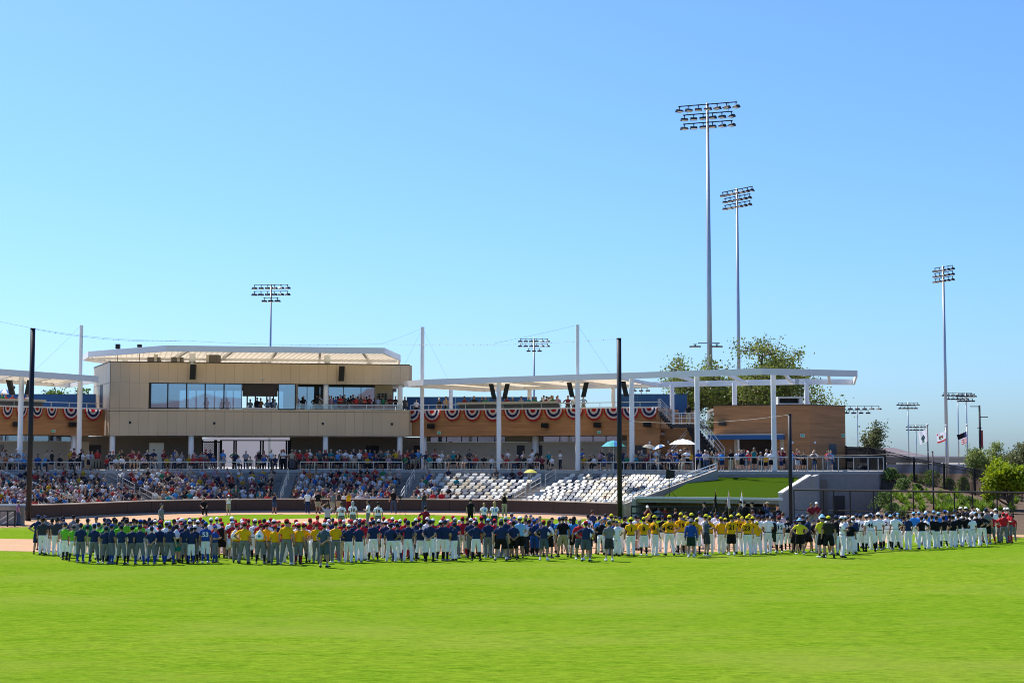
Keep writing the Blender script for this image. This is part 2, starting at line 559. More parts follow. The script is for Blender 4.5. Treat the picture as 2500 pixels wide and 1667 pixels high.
gd = np.concatenate([np.linspace(60, 135, 90), np.linspace(138, 270, 26)])
vs = [(x, d, hill_z(x, d)) for d in gd for x in gx]
fs = []
for j in range(len(gd) - 1):
    for i in range(len(gx) - 1):
        if gd[j + 1] < fence_d(gx[i]) - .5: continue
        if gx[i] < 28.2 and gd[j] > 121.4: continue
        if gx[i] < 33 and gd[j] > 131 : continue
        fs.append((j * len(gx) + i, j * len(gx) + i + 1, (j + 1) * len(gx) + i + 1, (j + 1) * len(gx) + i))
mb = MB(); mb.add(vs, fs)
tag(mb.build('hillside', 'mulch', smooth=True), kind='structure')
tr = [(17.2, fence_d(17.2) - .1), (60, fence_d(60) - .1), (60, fence_d(60) - 4), (17.2, fence_d(17.2) - 3.6)]
sheet('outfield_track', tr, .006, 'dirt')

# far hills
def hill_ridge(name, pts, d, depth, mat):
    mb = MB()
    n = len(pts)
    for k, (f, g) in enumerate(((0, 0.0), (.55, .9), (1.0, 1.0), (1.7, .6), (2.4, 0.0))):
        for px, py in pts:
            q = P(px, py, d)
            mb.v.append((q.x * (1 + .0006 * k), d - depth * .5 + depth * f, -.3 + (q.z + .3) * g))
    for k in range(4):
        for i in range(n - 1):
            mb.f.append((k * n + i, k * n + i + 1, (k + 1) * n + i + 1, (k + 1) * n + i)); mb.m.append(0)
    return tag(mb.build(name, mat, smooth=True), kind='structure')
hill_ridge('hills', [(2060, 1116), (2110, 1108), (2150, 1101), (2172, 1092), (2192, 1089), (2206, 1093), (2222, 1098), (2245, 1106), (2275, 1109), (2330, 1111), (2400, 1113), (2560, 1112), (2700, 1116)], 2600, 500, 'hazy_hill_earth')
MATS['pale_hill'] = M('pale_hill', (.115, .105, .115), .95, .12, .02)
hill_ridge('hills', [(380, 1090), (440, 1064), (520, 1058), (600, 1056), (680, 1058), (760, 1066), (830, 1095)], 700, 160, 'pale_hill')

# the ridge on the far side of the outfield, seen only in the windows
mb = MB()
nn_ = 60
for k, (rr0, hz) in enumerate(((300, 0), (420, .62), (560, 1.0), (760, 0))):
    for i in range(nn_ + 1):
        an = math.radians(195 + 150 * i / nn_)
        h = (46 + 16 * math.sin(i * .5) + 9 * math.sin(i * 1.3 + 1)) * hz
        mb.v.append((math.cos(an) * rr0, math.sin(an) * rr0, h - .3))
for k in range(3):
    for i in range(nn_):
        mb.f.append((k * (nn_ + 1) + i, (k + 1) * (nn_ + 1) + i, (k + 1) * (nn_ + 1) + i + 1, k * (nn_ + 1) + i + 1)); mb.m.append(0)
tag(mb.build('hills', 'hazy_hill_earth', smooth=True), kind='structure')

# ================================================================== STANDS
CF = 3.35                                  # concourse floor
ROW_D, ROW_H, ROW0, NROW = .85, .245, .32, 9
FRONT = 8.65                               # concourse edge, metres behind the wall
terr = bpy.data.objects.new('seating_terrace', None); col.objects.link(terr); tag(terr, kind='structure')
for k in range(NROW):
    mb = MB()
    a, b = off_path(.28 + ROW_D * k), off_path(.28 + ROW_D * (k + 1) + (.1 if k == NROW - 1 else 0))
    n = len(a)
    z = ROW0 + ROW_H * k
    mb.add([(p.x, p.y, z - .8) for p in a] + [(p.x, p.y, z) for p in a] + [(p.x, p.y, z) for p in b],
           [(i, i + 1, n + i + 1, n + i) for i in range(n - 1)] + [(n + i, n + i + 1, 2 * n + i + 1, 2 * n + i) for i in range(n - 1)])
    mb.build('terrace_step', 'concrete', terr)
# concourse floor and its front wall
cf_edge = off_path(FRONT)
RX0, RX1, RD = 14.6, 28.6, 122.0
deck = [tuple(p) for p in cf_edge if p.x < RX0 - .2] + [(RX0, RD), (RX1 - 1.2, RD), (RX1 + .2, RD + .5), (RX1 + 1.2, RD + 2.0), (32.5, 138), (33.5, 182), (-90, 182), (-90, cf_edge[0].y)]
mb = MB(); mb.prism(deck, CF - .25, CF)
tag(mb.build('concourse_floor', 'floor_concrete'), kind='structure')
mb = MB()
path = [Vector(p) for p in deck[:len(deck) - 5]] + [Vector((RX1 + 2.2, RD + 4.5)), Vector((31.2, 130)), Vector((32.4, 138))]
path = [p for p in path]
n = len(path)
nor = []
for i in range(n):
    d = path[min(i + 1, n - 1)] - path[max(i - 1, 0)]
    q = Vector((-d.y, d.x)); q.normalize(); nor.append(q)
mb.add([(p.x + q.x * .06, p.y + q.y * .06, -.3) for p, q in zip(path, nor)] + [(p.x + q.x * .06, p.y + q.y * .06, CF - .04) for p, q in zip(path, nor)],
       [(i, i + 1, n + i + 1, n + i) for i in range(n - 1)])
cw = thing('concourse_retaining_wall', 'long grey concrete retaining wall under the edge of the concourse', 'wall')
mb.build('wall_face', 'concrete', cw)
for a, b, z0, z1, m in ((1984, 2021, 1172, 1262, DKWALL), (2037, 2063, 1210, 1262, DOORM)):
    mb = MB(); q0, q1 = P(a, z0, RD - .05), P(b, z1, RD - .05)
    mb.box(q0.x, q1.x, RD - .08, RD + .02, -.2, q0.z); mb.build('door', m, cw)

# backstop wall with padding panels
bw = thing('backstop_wall', 'low curved brown padded wall with tan cap behind home plate', 'wall', (WP[len(WP) // 2].x, WP[len(WP) // 2].y, 0))
s0, s1 = s_of_px(75), WS[-1]
npan = 22
for k in range(npan):
    a, b = lerp(s0, s1, k / npan) + .012, lerp(s0, s1, (k + 1) / npan) - .012
    pts = [wp_at(lerp(a, b, t / 4)) for t in range(5)]
    mb = MB()
    mb.prism([p - q * .06 for p, q in pts] + [p + q * .06 for p, q in reversed(pts)], .14, 1.02)
    mb.build('padding_panel', BROWNPAD, bw)
def ribbon(mb, a, b, z0, z1, o0, o1):
    ns = int((b - a) / .8) + 1
    pts = [wp_at(lerp(a, b, t / ns)) for t in range(ns + 1)]
    mb.prism([p + q * o0 for p, q in pts] + [p + q * o1 for p, q in reversed(pts)], z0, z1)
mb = MB(); ribbon(mb, s0, s1, 1.021, 1.10, -.12, .22); mb.build('cap', TANCAP, bw)
mb = MB(); ribbon(mb, s0, s1, -.1, .139, -.10, .27); mb.build('kerb', 'concrete', bw)
mb = MB(); ribbon(mb, s0, s1, .1, 1.02, .065, .27); mb.build('backing', 'concrete', bw)

# rails along the concourse edge
def rail_run(name, label, pts, z0, z1, spacing, mat, group=None, th=.05, mid=False, glassy=False):
    t = thing(name, label, 'railing', (pts[0].x, pts[0].y, z0), group)
    L = [0.0]
    for i in range(1, len(pts)): L.append(L[-1] + (pts[i] - pts[i - 1]).length)
    def at(s):
        i = min(max(int(np.searchsorted(L, s)) - 1, 0), len(pts) - 2)
        return pts[i].lerp(pts[i + 1], (s - L[i]) / max(1e-6, L[i + 1] - L[i]))
    nn = max(2, int(L[-1] / 1.0))
    line = [at(L[-1] * k / nn) for k in range(nn + 1)]
    for nm, z, w in (('top_rail', z1, th * 1.3), ('bottom_rail', z0 + .08, th)) + ((('middle_rail', (z0 + z1) / 2, th * .8),) if mid else ()):
        mb = MB()
        for a, b in zip(line[:-1], line[1:]):
            e = (b - a).normalized() * .0
            mb.beam((a.x, a.y, z), (b.x + e.x, b.y + e.y, z), w, w)
        mb.build(nm, mat, t)
    ns = max(1, round(L[-1] / spacing))
    pm = MB(); pm.box(-th / 2, th / 2, -th / 2, th / 2, 0, z1 - z0 - th * .66)
    pme = pm.mesh('post', mat)
    for k in range(ns + 1):
        q = at(L[-1] * k / ns)
        o = place('post', pme, (q.x - pts[0].x, q.y - pts[0].y, 0), 0, 1, t)
    if glassy:
        mb = MB()
        for a, b in zip(line[:-1], line[1:]):
            mb.add([(a.x, a.y, z0 + .12), (b.x, b.y, z0 + .12), (b.x, b.y, z1 - .06), (a.x, a.y, z1 - .06)], [(0, 1, 2, 3)])
        mb.build('glass_panel', 'clear_glass', t)
    return t
AISLES = [(205, 'near the black pole'), (405, 'beside the sunlit end wing'), (690, 'under the press box'), (980, 'beside the empty seats'), (1240, 'between the two empty blocks')]
a_s = [s_of_px(p) for p, _ in AISLES]
marks = [0.0] + a_s + [WS[-1]]
rl = ['by the tall black pole', 'over the sunny spectator block beside the press box', 'below the press box columns', 'below the press box terrace', 'over the block of empty and filled seats', 'over the block of empty seats beside the turf']
for k in range(len(marks) - 1):
    ss = np.arange(marks[k] + (.75 if k else 0), marks[k + 1] - .7, .8)
    pts = [(wp_at(s)[0] + wp_at(s)[1] * (FRONT + .1)) for s in ss]
    if k == len(marks) - 2: pts = [p for p in pts if p.x < RX0 - .4]
    rail_run('concourse_railing', 'low aluminium railing on the concourse edge ' + rl[k], [Vector((p.x, p.y)) for p in pts], CF, CF + .70, 1.35, RAIL, 'concourse railings')
rp = [Vector((RX0 + .1, RD + .15)), Vector((RX1 - 1.2, RD + .15)), Vector((RX1, RD + .6)), Vector((RX1 + .9, RD + 2))]
rail_run('deck_railing', 'tall grey metal railing that people lean on above the green turf', rp, CF - .02, CF + 1.08, 1.25, RAIL)

# aisle steps and handrails
for (apx, where), s in zip(AISLES, a_s):
    p, q = wp_at(s)
    tdir = Vector((q.y, -q.x))
    mb = MB()
    for k in range(NROW * 2):
        o = .35 + ROW_D / 2 * k
        z = ROW0 + ROW_H / 2 * (k + 1)
        a = p + q * o
        b = p + q * (o + ROW_D / 2)
        mb.prism([a - tdir * .55, a + tdir * .55, b + tdir * .55, b - tdir * .55], z - .25, z + .004)
    for k in range(8):
        o = FRONT - .9 + .3 * k
        z = ROW0 + ROW_H * NROW + .13 * (k + 1)
        a = p + q * o; b = p + q * (o + .3)
        mb.prism([a - tdir * .55, a + tdir * .55, b + tdir * .55, b - tdir * .55], z - 1, min(z, CF) + .004)
    st = mb.build('aisle_steps', 'concrete'); tag(st, kind='structure')
    for k, r in enumerate((1.2, 3.6, 6.0)):
        t = thing('handrail', 'slanted aluminium handrail %s in the aisle %s' % (('low down', 'halfway up', 'at the top')[k], where), 'handrail', (p.x, p.y, 0), 'aisle handrails')
        a, b = p + q * r, p + q * (r + 1.7)
        za, zb = ROW0 + r * ROW_H / ROW_D, ROW0 + (r + 1.7) * ROW_H / ROW_D
        for nm, h in (('top_rail', .92), ('lower_rail', .55)):
            mb = MB(); mb.beam((a.x, a.y, za + h), (b.x, b.y, zb + h), .05, .05); mb.build(nm, RAIL, t)
        for e, z in ((a, za), (b, zb)):
            mb = MB(); mb.box(e.x - .025, e.x + .025, e.y - .025, e.y + .025, z, z + .89); mb.build('post', RAIL, t)

# the concrete corner at the near end of the stand (first-base side dugout end)
dg = thing('dugout_corner', 'grey concrete dugout corner with pale blue cap beside the tall black pole', 'wall', (GX(30, 101), 101, 0))
mb = MB(); mb.prism([(GX(-60, 101.2), 101.2), (GX(63, 101.2), 101.2), (GX(64, 102.5), 102.5), (GX(-60, 102.5), 102.5)], -.1, 1.24); mb.build('wall', 'concrete', dg)
mb = MB(); mb.prism([(GX(-60, 101.1), 101.1), (GX(65, 101.1), 101.1), (GX(65, 102.6), 102.6), (GX(-60, 102.6), 102.6)], 1.243, 1.34); mb.build('cap', M('pale_blue_cap', (.20, .26, .32), .6), dg)
t = thing('field_rail', 'black post rail with white slanting bars in front of the dugout corner', 'railing', (GX(10, 99.4), 99.4, 0))
for px in (2, 22, 40):
    mb = MB(); x = GX(px, 99.4); mb.box(x - .04, x + .04, 99.36, 99.44, 0, 1.0); mb.build('post', BLACKP, t)
mb = MB(); mb.beam((GX(-20, 99.4), 99.4, 1.02), (GX(41, 99.4), 99.4, 1.02), .07, .07); mb.build('top_rail', BLACKP, t)
mb = MB(); mb.beam((GX(-20, 99.4), 99.4, .14), (GX(41, 99.4), 99.4, .14), .07, .07); mb.build('bottom_rail', BLACKP, t)
for z in (.25, -.1):
    mb = MB(); mb.beam((GX(3, 99.5), 99.5, .18 + z), (GX(38, 99.5), 99.5, .75 + z), .05, .05); mb.build('slanting_bar', WHITE, t)

# ================================================================== DUGOUT, TURF BANK, END WALLS
pe, qe = WP[-1], WN[-1]
ew = thing('sloping_end_wall', 'sloping grey concrete wall with handrail between empty seats and turf', 'wall', (pe.x, pe.y, 0))
a, b = pe + qe * .2, pe + qe * (FRONT + 1.1)
tdir = Vector((qe.y, -qe.x))
mb = MB(); mb.prism([a, b, b + tdir * .35, a + tdir * .35], [-.2] * 4, 1.0)
mb.v[-4:] = [(v[0], v[1], 1.02 if (Vector(v[:2]) - a).length < 1 else CF + .12) for v in mb.v[-4:]]
mb.build('wall', 'concrete', ew)
PBL = M('pale_rail', (.55, .62, .68), .4)
c, d = a + tdir * .17, b + tdir * .17
for h in (.20, .48):
    mb = MB(); mb.beam((c.x, c.y, 1.02 + h), (d.x, d.y, CF + .12 + h), .06, .06); mb.build('rail', PBL, ew)
for k in range(7):
    e = c.lerp(d, k / 6); z = lerp(1.0, CF + .1, k / 6)
    mb = MB(); mb.box(e.x - .03, e.x + .03, e.y - .03, e.y + .03, z, z + .45); mb.build('post', PBL, ew)

F0, F1 = Vector((8.9, 111.0)), Vector((18.5, 106.5))
TZ = 1.66
tl0 = a + tdir * .36 + qe * 1.0
mb = MB()
nA, nB = 12, 10
fl, fr = F0.lerp(F1, .18), F1
bl, br = Vector((14.55, 121.9)), Vector((22.4, 121.9))
for j in range(nB + 1):
    for i in range(nA + 1):
        t = j / nB
        q = fl.lerp(fr, i / nA).lerp(bl.lerp(br, i / nA), t)
        mb.v.append((q.x, q.y, lerp(TZ, 2.88, t)))
for j in range(nB):
    for i in range(nA):
        k = j * (nA + 1) + i
        mb.f.append((k, k + 1, k + nA + 2, k + nA + 1)); mb.m.append(0)
tag(mb.build('turf_bank', 'turf', smooth=True), kind='structure')
du = thing('dugout', 'sunken dugout with white roof edge below the green turf bank', 'dugout', (F0.x, F0.y, 0))
dn = Vector(((F1 - F0).y, -(F1 - F0).x)).normalized()
if dn.y > 0: dn = -dn
fm = MB(); fm.prism([F0 + dn * .25, F1 + dn * .25, F1 - dn * .1, F0 - dn * .1], TZ - .16, TZ - .004); fm.build('roof_edge', M('roof_edge_white', (.62, .62, .63), .5), du)
fm = MB(); fm.prism([F0 + dn * .05, F1 + dn * .05, F1 - dn * 4.2, F0 - dn * 4.2], TZ - .42, TZ - .165); fm.build('roof_slab', 'concrete', du)
fm = MB(); fm.prism([F0 - dn * 4.0, F1 - dn * 4.0, F1 - dn * 4.3, F0 - dn * 4.3], -.8, TZ - .42); fm.build('rear_wall', BEIGE, du)
fm = MB(); fm.prism([F0, F1, F1 - dn * 4.1, F0 - dn * 4.1], -.78, -.7); fm.build('floor', 'concrete', du)
fm = MB(); fm.prism([F0 + dn * .3, F0 - dn * 4.3, F0 - dn * 4.3 + (F0 - F1).normalized() * .3, F0 + dn * .3 + (F0 - F1).normalized() * .3], -.8, TZ - .18); fm.build('side_wall', 'concrete', du)
for h in (.98, .5):
    fm = MB(); fm.beam((F0.x + dn.x * 1.2, F0.y + dn.y * 1.2, h), (F1.x + dn.x * 1.2, F1.y + dn.y * 1.2, h), .12, .12); fm.build('front_rail', BLACKP, du)
for k in range(8):
    e = F0.lerp(F1, k / 7) + dn * 1.2
    fm = MB(); fm.box(e.x - .04, e.x + .04, e.y - .04, e.y + .04, -.3, .92); fm.build('rail_post', BLACKP, du)
fm = MB(); e0, e1 = F0.lerp(F1, .62) - dn * 3.95, F0.lerp(F1, .78) - dn * 3.95
fm.prism([e0, e1, e1 + dn * .06, e0 + dn * .06], -.7, 1.1); fm.build('door', DOORM, du)
# right side wall of the turf, stepped white caps
sw = thing('stepped_side_wall', 'grey block wall with stepped white capstones at the end of the turf', 'wall', (F1.x, F1.y, 0))
W0, W1 = Vector((18.35, 106.3)), Vector((GX(1979, 108.6), 108.6))
wd = (W1 - W0); wn_ = Vector((-wd.y, wd.x)).normalized()
def wtop(t): return lerp(1.93, 3.12, t)
for k in range(4):
    t0, t1 = k / 4, (k + 1) / 4
    a, b = W0 + wd * t0, W0 + wd * t1
    for nm, o0, o1, za, zb, m in (('block_section', 0, .30, None, 0, 'block'), ('capstone', -.05, .35, .004, .10, M('capstone_pale', (.66, .62, .55), .7))):
        e = wd * (.006 if nm == 'capstone' else 0)
        q = [a + e + wn_ * o0, b - e + wn_ * o0, b - e + wn_ * o1, a + e + wn_ * o1]
        zt4 = [wtop(t0) + zb, wtop(t1) + zb, wtop(t1) + zb, wtop(t0) + zb]
        zb4 = [-.2] * 4 if za is None else [wtop(t0) + za, wtop(t1) + za, wtop(t1) + za, wtop(t0) + za]
        mb = MB()
        mb.add([(p_.x, p_.y, z) for p_, z in zip(q, zb4)] + [(p_.x, p_.y, z) for p_, z in zip(q, zt4)],
               [(3, 2, 1, 0), (4, 5, 6, 7), (0, 1, 5, 4), (1, 2, 6, 5), (2, 3, 7, 6), (3, 0, 4, 7)])
        mb.build(nm, m, sw)
mb = MB(); e = W1 + wn_ * .3
mb.prism([W1, W1 + Vector((.3, 0)), Vector((24.0, 121.9)), Vector((23.6, 121.9))], -.2, 3.1); mb.build('return_wall', 'block', sw)

# ================================================================== PRESS BOX BUILDING
A, C = Vector((GX(266, 139), 139.0)), Vector((GX(998, 144), 144.0))
Bk = Vector((GX(226, 148.5), 148.5))
ZB, ZT, ZW0, ZW1 = 6.38, 12.95, 8.83, 11.10
AC = (C - A).length
pbx = thing('press_box_building', 'tan panelled press box raised on white columns behind home plate', 'building', (A.x, A.y, CF))
fn = Vector(((C - A).y, -(C - A).x)).normalized()
if fn.y > 0: fn = -fn
T = lambda px: on_line(px, A, C)
tw0, tw1, to1, tg1, tb1 = T(365), T(589), T(677), T(720), T(981)
mb = MB()
mb.wall(A, C, 0, 1, ZB, ZW0 - .02, 0, .3); mb.wall(A, C, 0, 1, ZW1 + .02, ZT, 0, .3); mb.wall(A, C, 0, tw0, ZW0 - .02, ZW1 + .02, 0, .3)
mb.build('wall', PANELB, pbx)
NP = 32
pz = [(ZB, ZW0 - .27), (ZW0 - .25, ZW0 - .02), (ZW1 + .02, ZT)]
for k in range(NP):
    t0, t1 = k / NP, (k + 1) / NP
    g = .006 / AC
    rows = list(pz)
    for r, (z0, z1) in enumerate(rows):
        mb = MB(); mb.wall(A, C, t0 + g, t1 - g, z0 + .008, z1 - .008, .05, .045); mb.build('facade_panel', PANEL, pbx)
    if t1 <= tw0 + .012:
        mb = MB(); mb.wall(A, C, t0 + g, min(t1, tw0) - g, ZW0 - .012, ZW1 + .012, .05, .045); mb.build('facade_panel', PANEL, pbx)
# left chamfered side
mb = MB(); mb.wall(Bk, A, 0, .99, ZB, ZT, 0, .3); mb.build('side_wall', PANELB, pbx)
for k in range(5):
    for z0, z1 in ((ZB, ZW0 - .27), (ZW0 - .25, ZW1), (ZW1 + .02, ZT)):
        if k == 2 and z1 == ZW1:
            mb = MB(); mb.wall(Bk, A, .40, .58, ZW0 - .2, ZW1, .02, .03); mb.build('door', DOORM, pbx); continue
        mb = MB(); mb.wall(Bk, A, k / 5 + .002, (k + 1) / 5 - .002 - (.006 if k == 4 else 0), z0 + .008, z1 - .008, .05, .045); mb.build('facade_panel', PANEL, pbx)
# coping
mb = MB(); mb.wall(A, C, -.002, 1.002, ZT + .001, ZT + .07, .09, .35); mb.wall(Bk, A, 0, .985, ZT + .001, ZT + .07, .09, .35); mb.build('coping', DARK, pbx)
# body: floor, soffit, flat roof, right side
dep = 10.0
bA, bC = A - fn * .3, C - fn * .3
cA, cC = A - fn * dep + (A - C).normalized() * 2.0, C - fn * dep
mb = MB(); mb.prism([bA, bC, cC, cA], ZB + .01, ZB + .3); mb.build('soffit', M('soffit', (.34, .31, .28), .8), pbx)
mb = MB(); mb.prism([bA, bC, cC, cA], ZW0 - .35, ZW0 - .10); mb.build('floor', M('inner_floor', (.16, .15, .14), .8), pbx)
mb = MB(); mb.prism([bA, bC, cC, cA], ZW1 + .12, ZW1 + .3); mb.prism([bA, bC, cC, cA], ZT - .35, ZT - .2); mb.build('ceiling_roof', M('roof_membrane', (.72, .69, .64), .8), pbx)
mb = MB(); mb.wall(C, cC, .031, 1, ZB, ZW0, -.0, .3); mb.wall(C, cC, .031, 1, ZW1 + .1, ZT, 0, .3); mb.build('end_wall', PANEL, pbx)
# rear wall with window gaps
RA, RC = cA, cC
TR = lambda px: on_line(px, RA, RC)
mb = MB()
mb.wall(RA, RC, 0, TR(436), ZW0 - .3, ZT, 0, .2); mb.wall(RA, RC, TR(690), TR(960), ZW0 - .3, ZT, 0, .2)
mb.wall(RA, RC, 0, 1, ZW1 - .2, ZT - .01, -.25, .2)
mb.wall(RA, RC, 0, 1, ZB, ZW0 + .05, -.25, .2)
mb.build('rear_wall', M('inner_wall', (.20, .19, .19), .8), pbx)
for px in (455, 475, 497, 520, 548, 566, 600, 620, 648, 664):
    mb = MB(); mb.wall(RA, RC, TR(px), TR(px) + .0045, ZW0, ZW1 - .2, .02, .15); mb.build('rear_mullion', DARK, pbx)
# window panes
edges = [365, 407, 453, 498.5, 544.6, 589]
for a, b in zip(edges[:-1], edges[1:]):
    w = thing('tmp', 'x', 'x') if False else None
    mb = MB(); mb.wall(A, C, T(a) + .0012, T(b) - .0012, ZW0 + .05, ZW1 - .05, .03, .02)
    pane = mb.build('window', 'window_glass', pbx)
    mb = MB()
    mb.wall(A, C, T(a), T(a) + .0022, ZW0, ZW1, .07, .12); mb.wall(A, C, T(b) - .0022, T(b), ZW0, ZW1, .072, .12)
    mb.wall(A, C, T(a), T(b), ZW0, ZW0 + .06, .068, .12); mb.wall(A, C, T(a), T(b), ZW1 - .06, ZW1, .068, .12)
    mb.build('window_frame', DARK, pane)
mb = MB(); mb.wall(A, C, T(677), T(720), ZW0 + .02, ZW1 - .04, .10, .02); pane = mb.build('window', 'window_glass', pbx)
mb = MB(); mb.wall(A, C, T(677), T(677) + .003, ZW0 - .02, ZW1, .13, .12); mb.wall(A, C, T(720) - .003, T(720), ZW0 - .02, ZW1, .13, .12); mb.wall(A, C, T(677), T(720), ZW0 - .05, ZW0 + .02, .128, .12); mb.wall(A, C, T(677), T(720), ZW1 - .05, ZW1, .128, .12); mb.build('window_frame', DARK, pane)
# open broadcast window with its roller shade
mb = MB(); mb.wall(A, C, T(590), T(676), lerp(ZW0, ZW1, .5), ZW1, -.1, .06); mb.build('roller_shade', BROWNPAD, pbx)
mb = MB(); mb.wall(A, C, T(590), T(676), ZW0 - .02, ZW0 + .10, .10, .5); mb.build('counter', M('counter_top', (.55, .52, .5), .4), pbx)
mb = MB(); mb.wall(A, C, T(720) + .001, T(720) + .008, ZB + .3, ZW1, -.02, 2.6); mb.build('partition', DKWALL, pbx)
# terrace behind the rail
BA, BC = A - fn * 2.6, C - fn * 2.6
TB = lambda px: on_line(px, BA, BC)
for a, b in ((723, 748), (748, 766), (766, 778), (778, 800), (800, 837), (837, 880), (880, 914)):
    mb = MB(); mb.wall(BA, BC, TB(a) + .001, TB(b) - .001, ZW0 - .05, ZW1 - .1, .0, .02)
    pane = mb.build('terrace_window', 'window_glass' if a != 766 else DARK, pbx)
    mb = MB(); mb.wall(BA, BC, TB(a) - .001, TB(a) + .0012, ZW0 - .1, ZW1 + .1, .05, .1); mb.build('mullion', DARK, pane)
mb = MB(); mb.wall(BA, BC, TB(723), TB(914), ZW1 - .12, ZW1 + .1, .04, .08); mb.build('window_head', DARK, pbx)
mb = MB(); mb.wall(BA, BC, TB(914), TB(957), ZW0 - .1, ZW1 + .1, .02, .2); mb.build('terrace_wall', BEIGE, pbx)
mb = MB()
for a, b in ((923, 926), (932, 935), (939, 942)): mb.wall(BA, BC, TB(a), TB(b), 9.75, 10.45, .10, .05)
for z in (9.85, 10.1, 10.3): mb.wall(BA, BC, TB(920), TB(945), z, z + .07, .13, .05)
mb.build('wall_bracket', DARK, pbx)
# terrace rail with glass
tr0, tr1 = A + (C - A) * T(722), A + (C - A) * T(979)
rail_run('terrace_railing', 'white topped glass railing on the press box terrace', [tr0 + fn * .02, tr1 + fn * .02], ZW0 - .02, ZW0 + .42, 1.6, RAIL, glassy=True)
# columns below and through
cm = MB(); cm.tube((0, 0, 0), (0, 0, 1), .25, .25, 20); CYL = cm.mesh('column', WHITE, True)
def column(x, y, z0, z1, r, parent, name='column'):
    return place(name, CYL, (x - parent.location.x, y - parent.location.y, z0 - parent.location.z), 0, (r / .25, r / .25, z1 - z0), parent)
for px in (273, 466, 795, 977):
    q = A + (C - A) * T(px) - fn * .35
    column(q.x, q.y, CF, ZB + .02, .245, pbx)
for px in (795, 977):
    q = A + (C - A) * T(px) - fn * .35
    column(q.x, q.y, ZW0 - .1, ZW1 + .12, .235, pbx)
# ground storey
GA, GC = A - fn * 7.0 + (A - C).normalized() * 4, C - fn * 7.0 + (C - A).normalized() * 2
TG = lambda px: on_line(px, GA, GC)
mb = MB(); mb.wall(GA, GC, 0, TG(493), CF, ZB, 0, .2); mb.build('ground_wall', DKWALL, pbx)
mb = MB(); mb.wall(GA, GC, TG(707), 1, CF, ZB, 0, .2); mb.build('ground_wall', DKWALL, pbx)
mb = MB(); mb.wall(GA, GC, TG(364), TG(400), CF, 5.8, .05, .05); mb.build('lift_door', STAINLESS, pbx)
for a, b in ((214, 246), (893, 925), (1010, 1040)):
    mb = MB(); mb.wall(GA, GC, TG(a), TG(b), CF, 5.6, .03, .04); mb.build('door', DOORM, pbx)
for px, w in ((493, 3), (522, 8), (536, 6), (569, 4), (574, 4), (634, 4), (640, 4), (697, 4), (702, 8)):
    mb = MB(); mb.wall(GA, GC, TG(px), TG(px + w), CF, 6.1, .03, .25); mb.build('gate_post', DARK, pbx)
mb = MB(); mb.wall(GA, GC, TG(541), TG(705), 6.0, 6.1, .05, .25); mb.wall(GA, GC, TG(493), TG(541), 5.85, 5.98, .05, .25); mb.build('gate_header', DARK, pbx)
mb = MB(); mb.wall(GA, GC, TG(497), TG(522), 3.4, 5.85, .0, .02); mb.wall(GA, GC, TG(531), TG(537), 3.4, 5.85, .0, .02); mb.build('lattice_screen', 'screen_lattice', pbx)
# small fittings on the facade
for px, py in ((316, 1031), (522, 1033), (787, 1034), (956, 1035)):
    t = T(px); q = A + (C - A) * t
    z = P(px, py, q.y).z
    mb = MB(); mb.wall(A, C, t - .0037, t + .0037, z - .11, z + .11, .09, .05); mb.build('vent_cover', DARK, pbx)
t = T(638); q = A + (C - A) * t + fn * .08; z = P(638, 924, q.y).z
cm = MB(); cm.tube((q.x, q.y, z), (q.x + fn.x * .12, q.y + fn.y * .12, z), .10, .09, 14); ob = cm.build('camera_dome', WHITE, pbx)
cm = MB(); cm.tube((q.x + fn.x * .121, q.y + fn.y * .121, z), (q.x + fn.x * .15, q.y + fn.y * .15, z), .05, .04, 10); cm.build('lens', DARK, ob)

# press box roof
ZR = 14.05
def roof_pt(px, off): 
    d = (ZR - CZ) * F / off
    return Vector((GX(px, d), d))
RP = [roof_pt(196, 253), roof_pt(210, 262), roof_pt(400, 277), roof_pt(937, 271), roof_pt(977, 253), Vector((-11.5, 158)), Vector((-38.5, 158))]
def fascia(mb, poly, zt, h, th, closed=True):
    n = len(poly)
    cx = sum((p for p in poly), Vector((0, 0))) / n
    ins = []
    for i in range(n):
        a, b, c = poly[i - 1], poly[i], poly[(i + 1) % n]
        d1, d2 = (b - a).normalized(), (c - b).normalized()
        n1, n2 = Vector((-d1.y, d1.x)), Vector((-d2.y, d2.x))
        if n1.dot(cx - b) < 0: n1 = -n1
        if n2.dot(cx - b) < 0: n2 = -n2
        m = (n1 + n2); m.normalize()
        ins.append(b + m * th / max(.4, m.dot(n1)))
    for i in range(n):
        j = (i + 1) % n
        mb.prism([poly[i], poly[j], ins[j], ins[i]], zt - h, zt)
    return ins
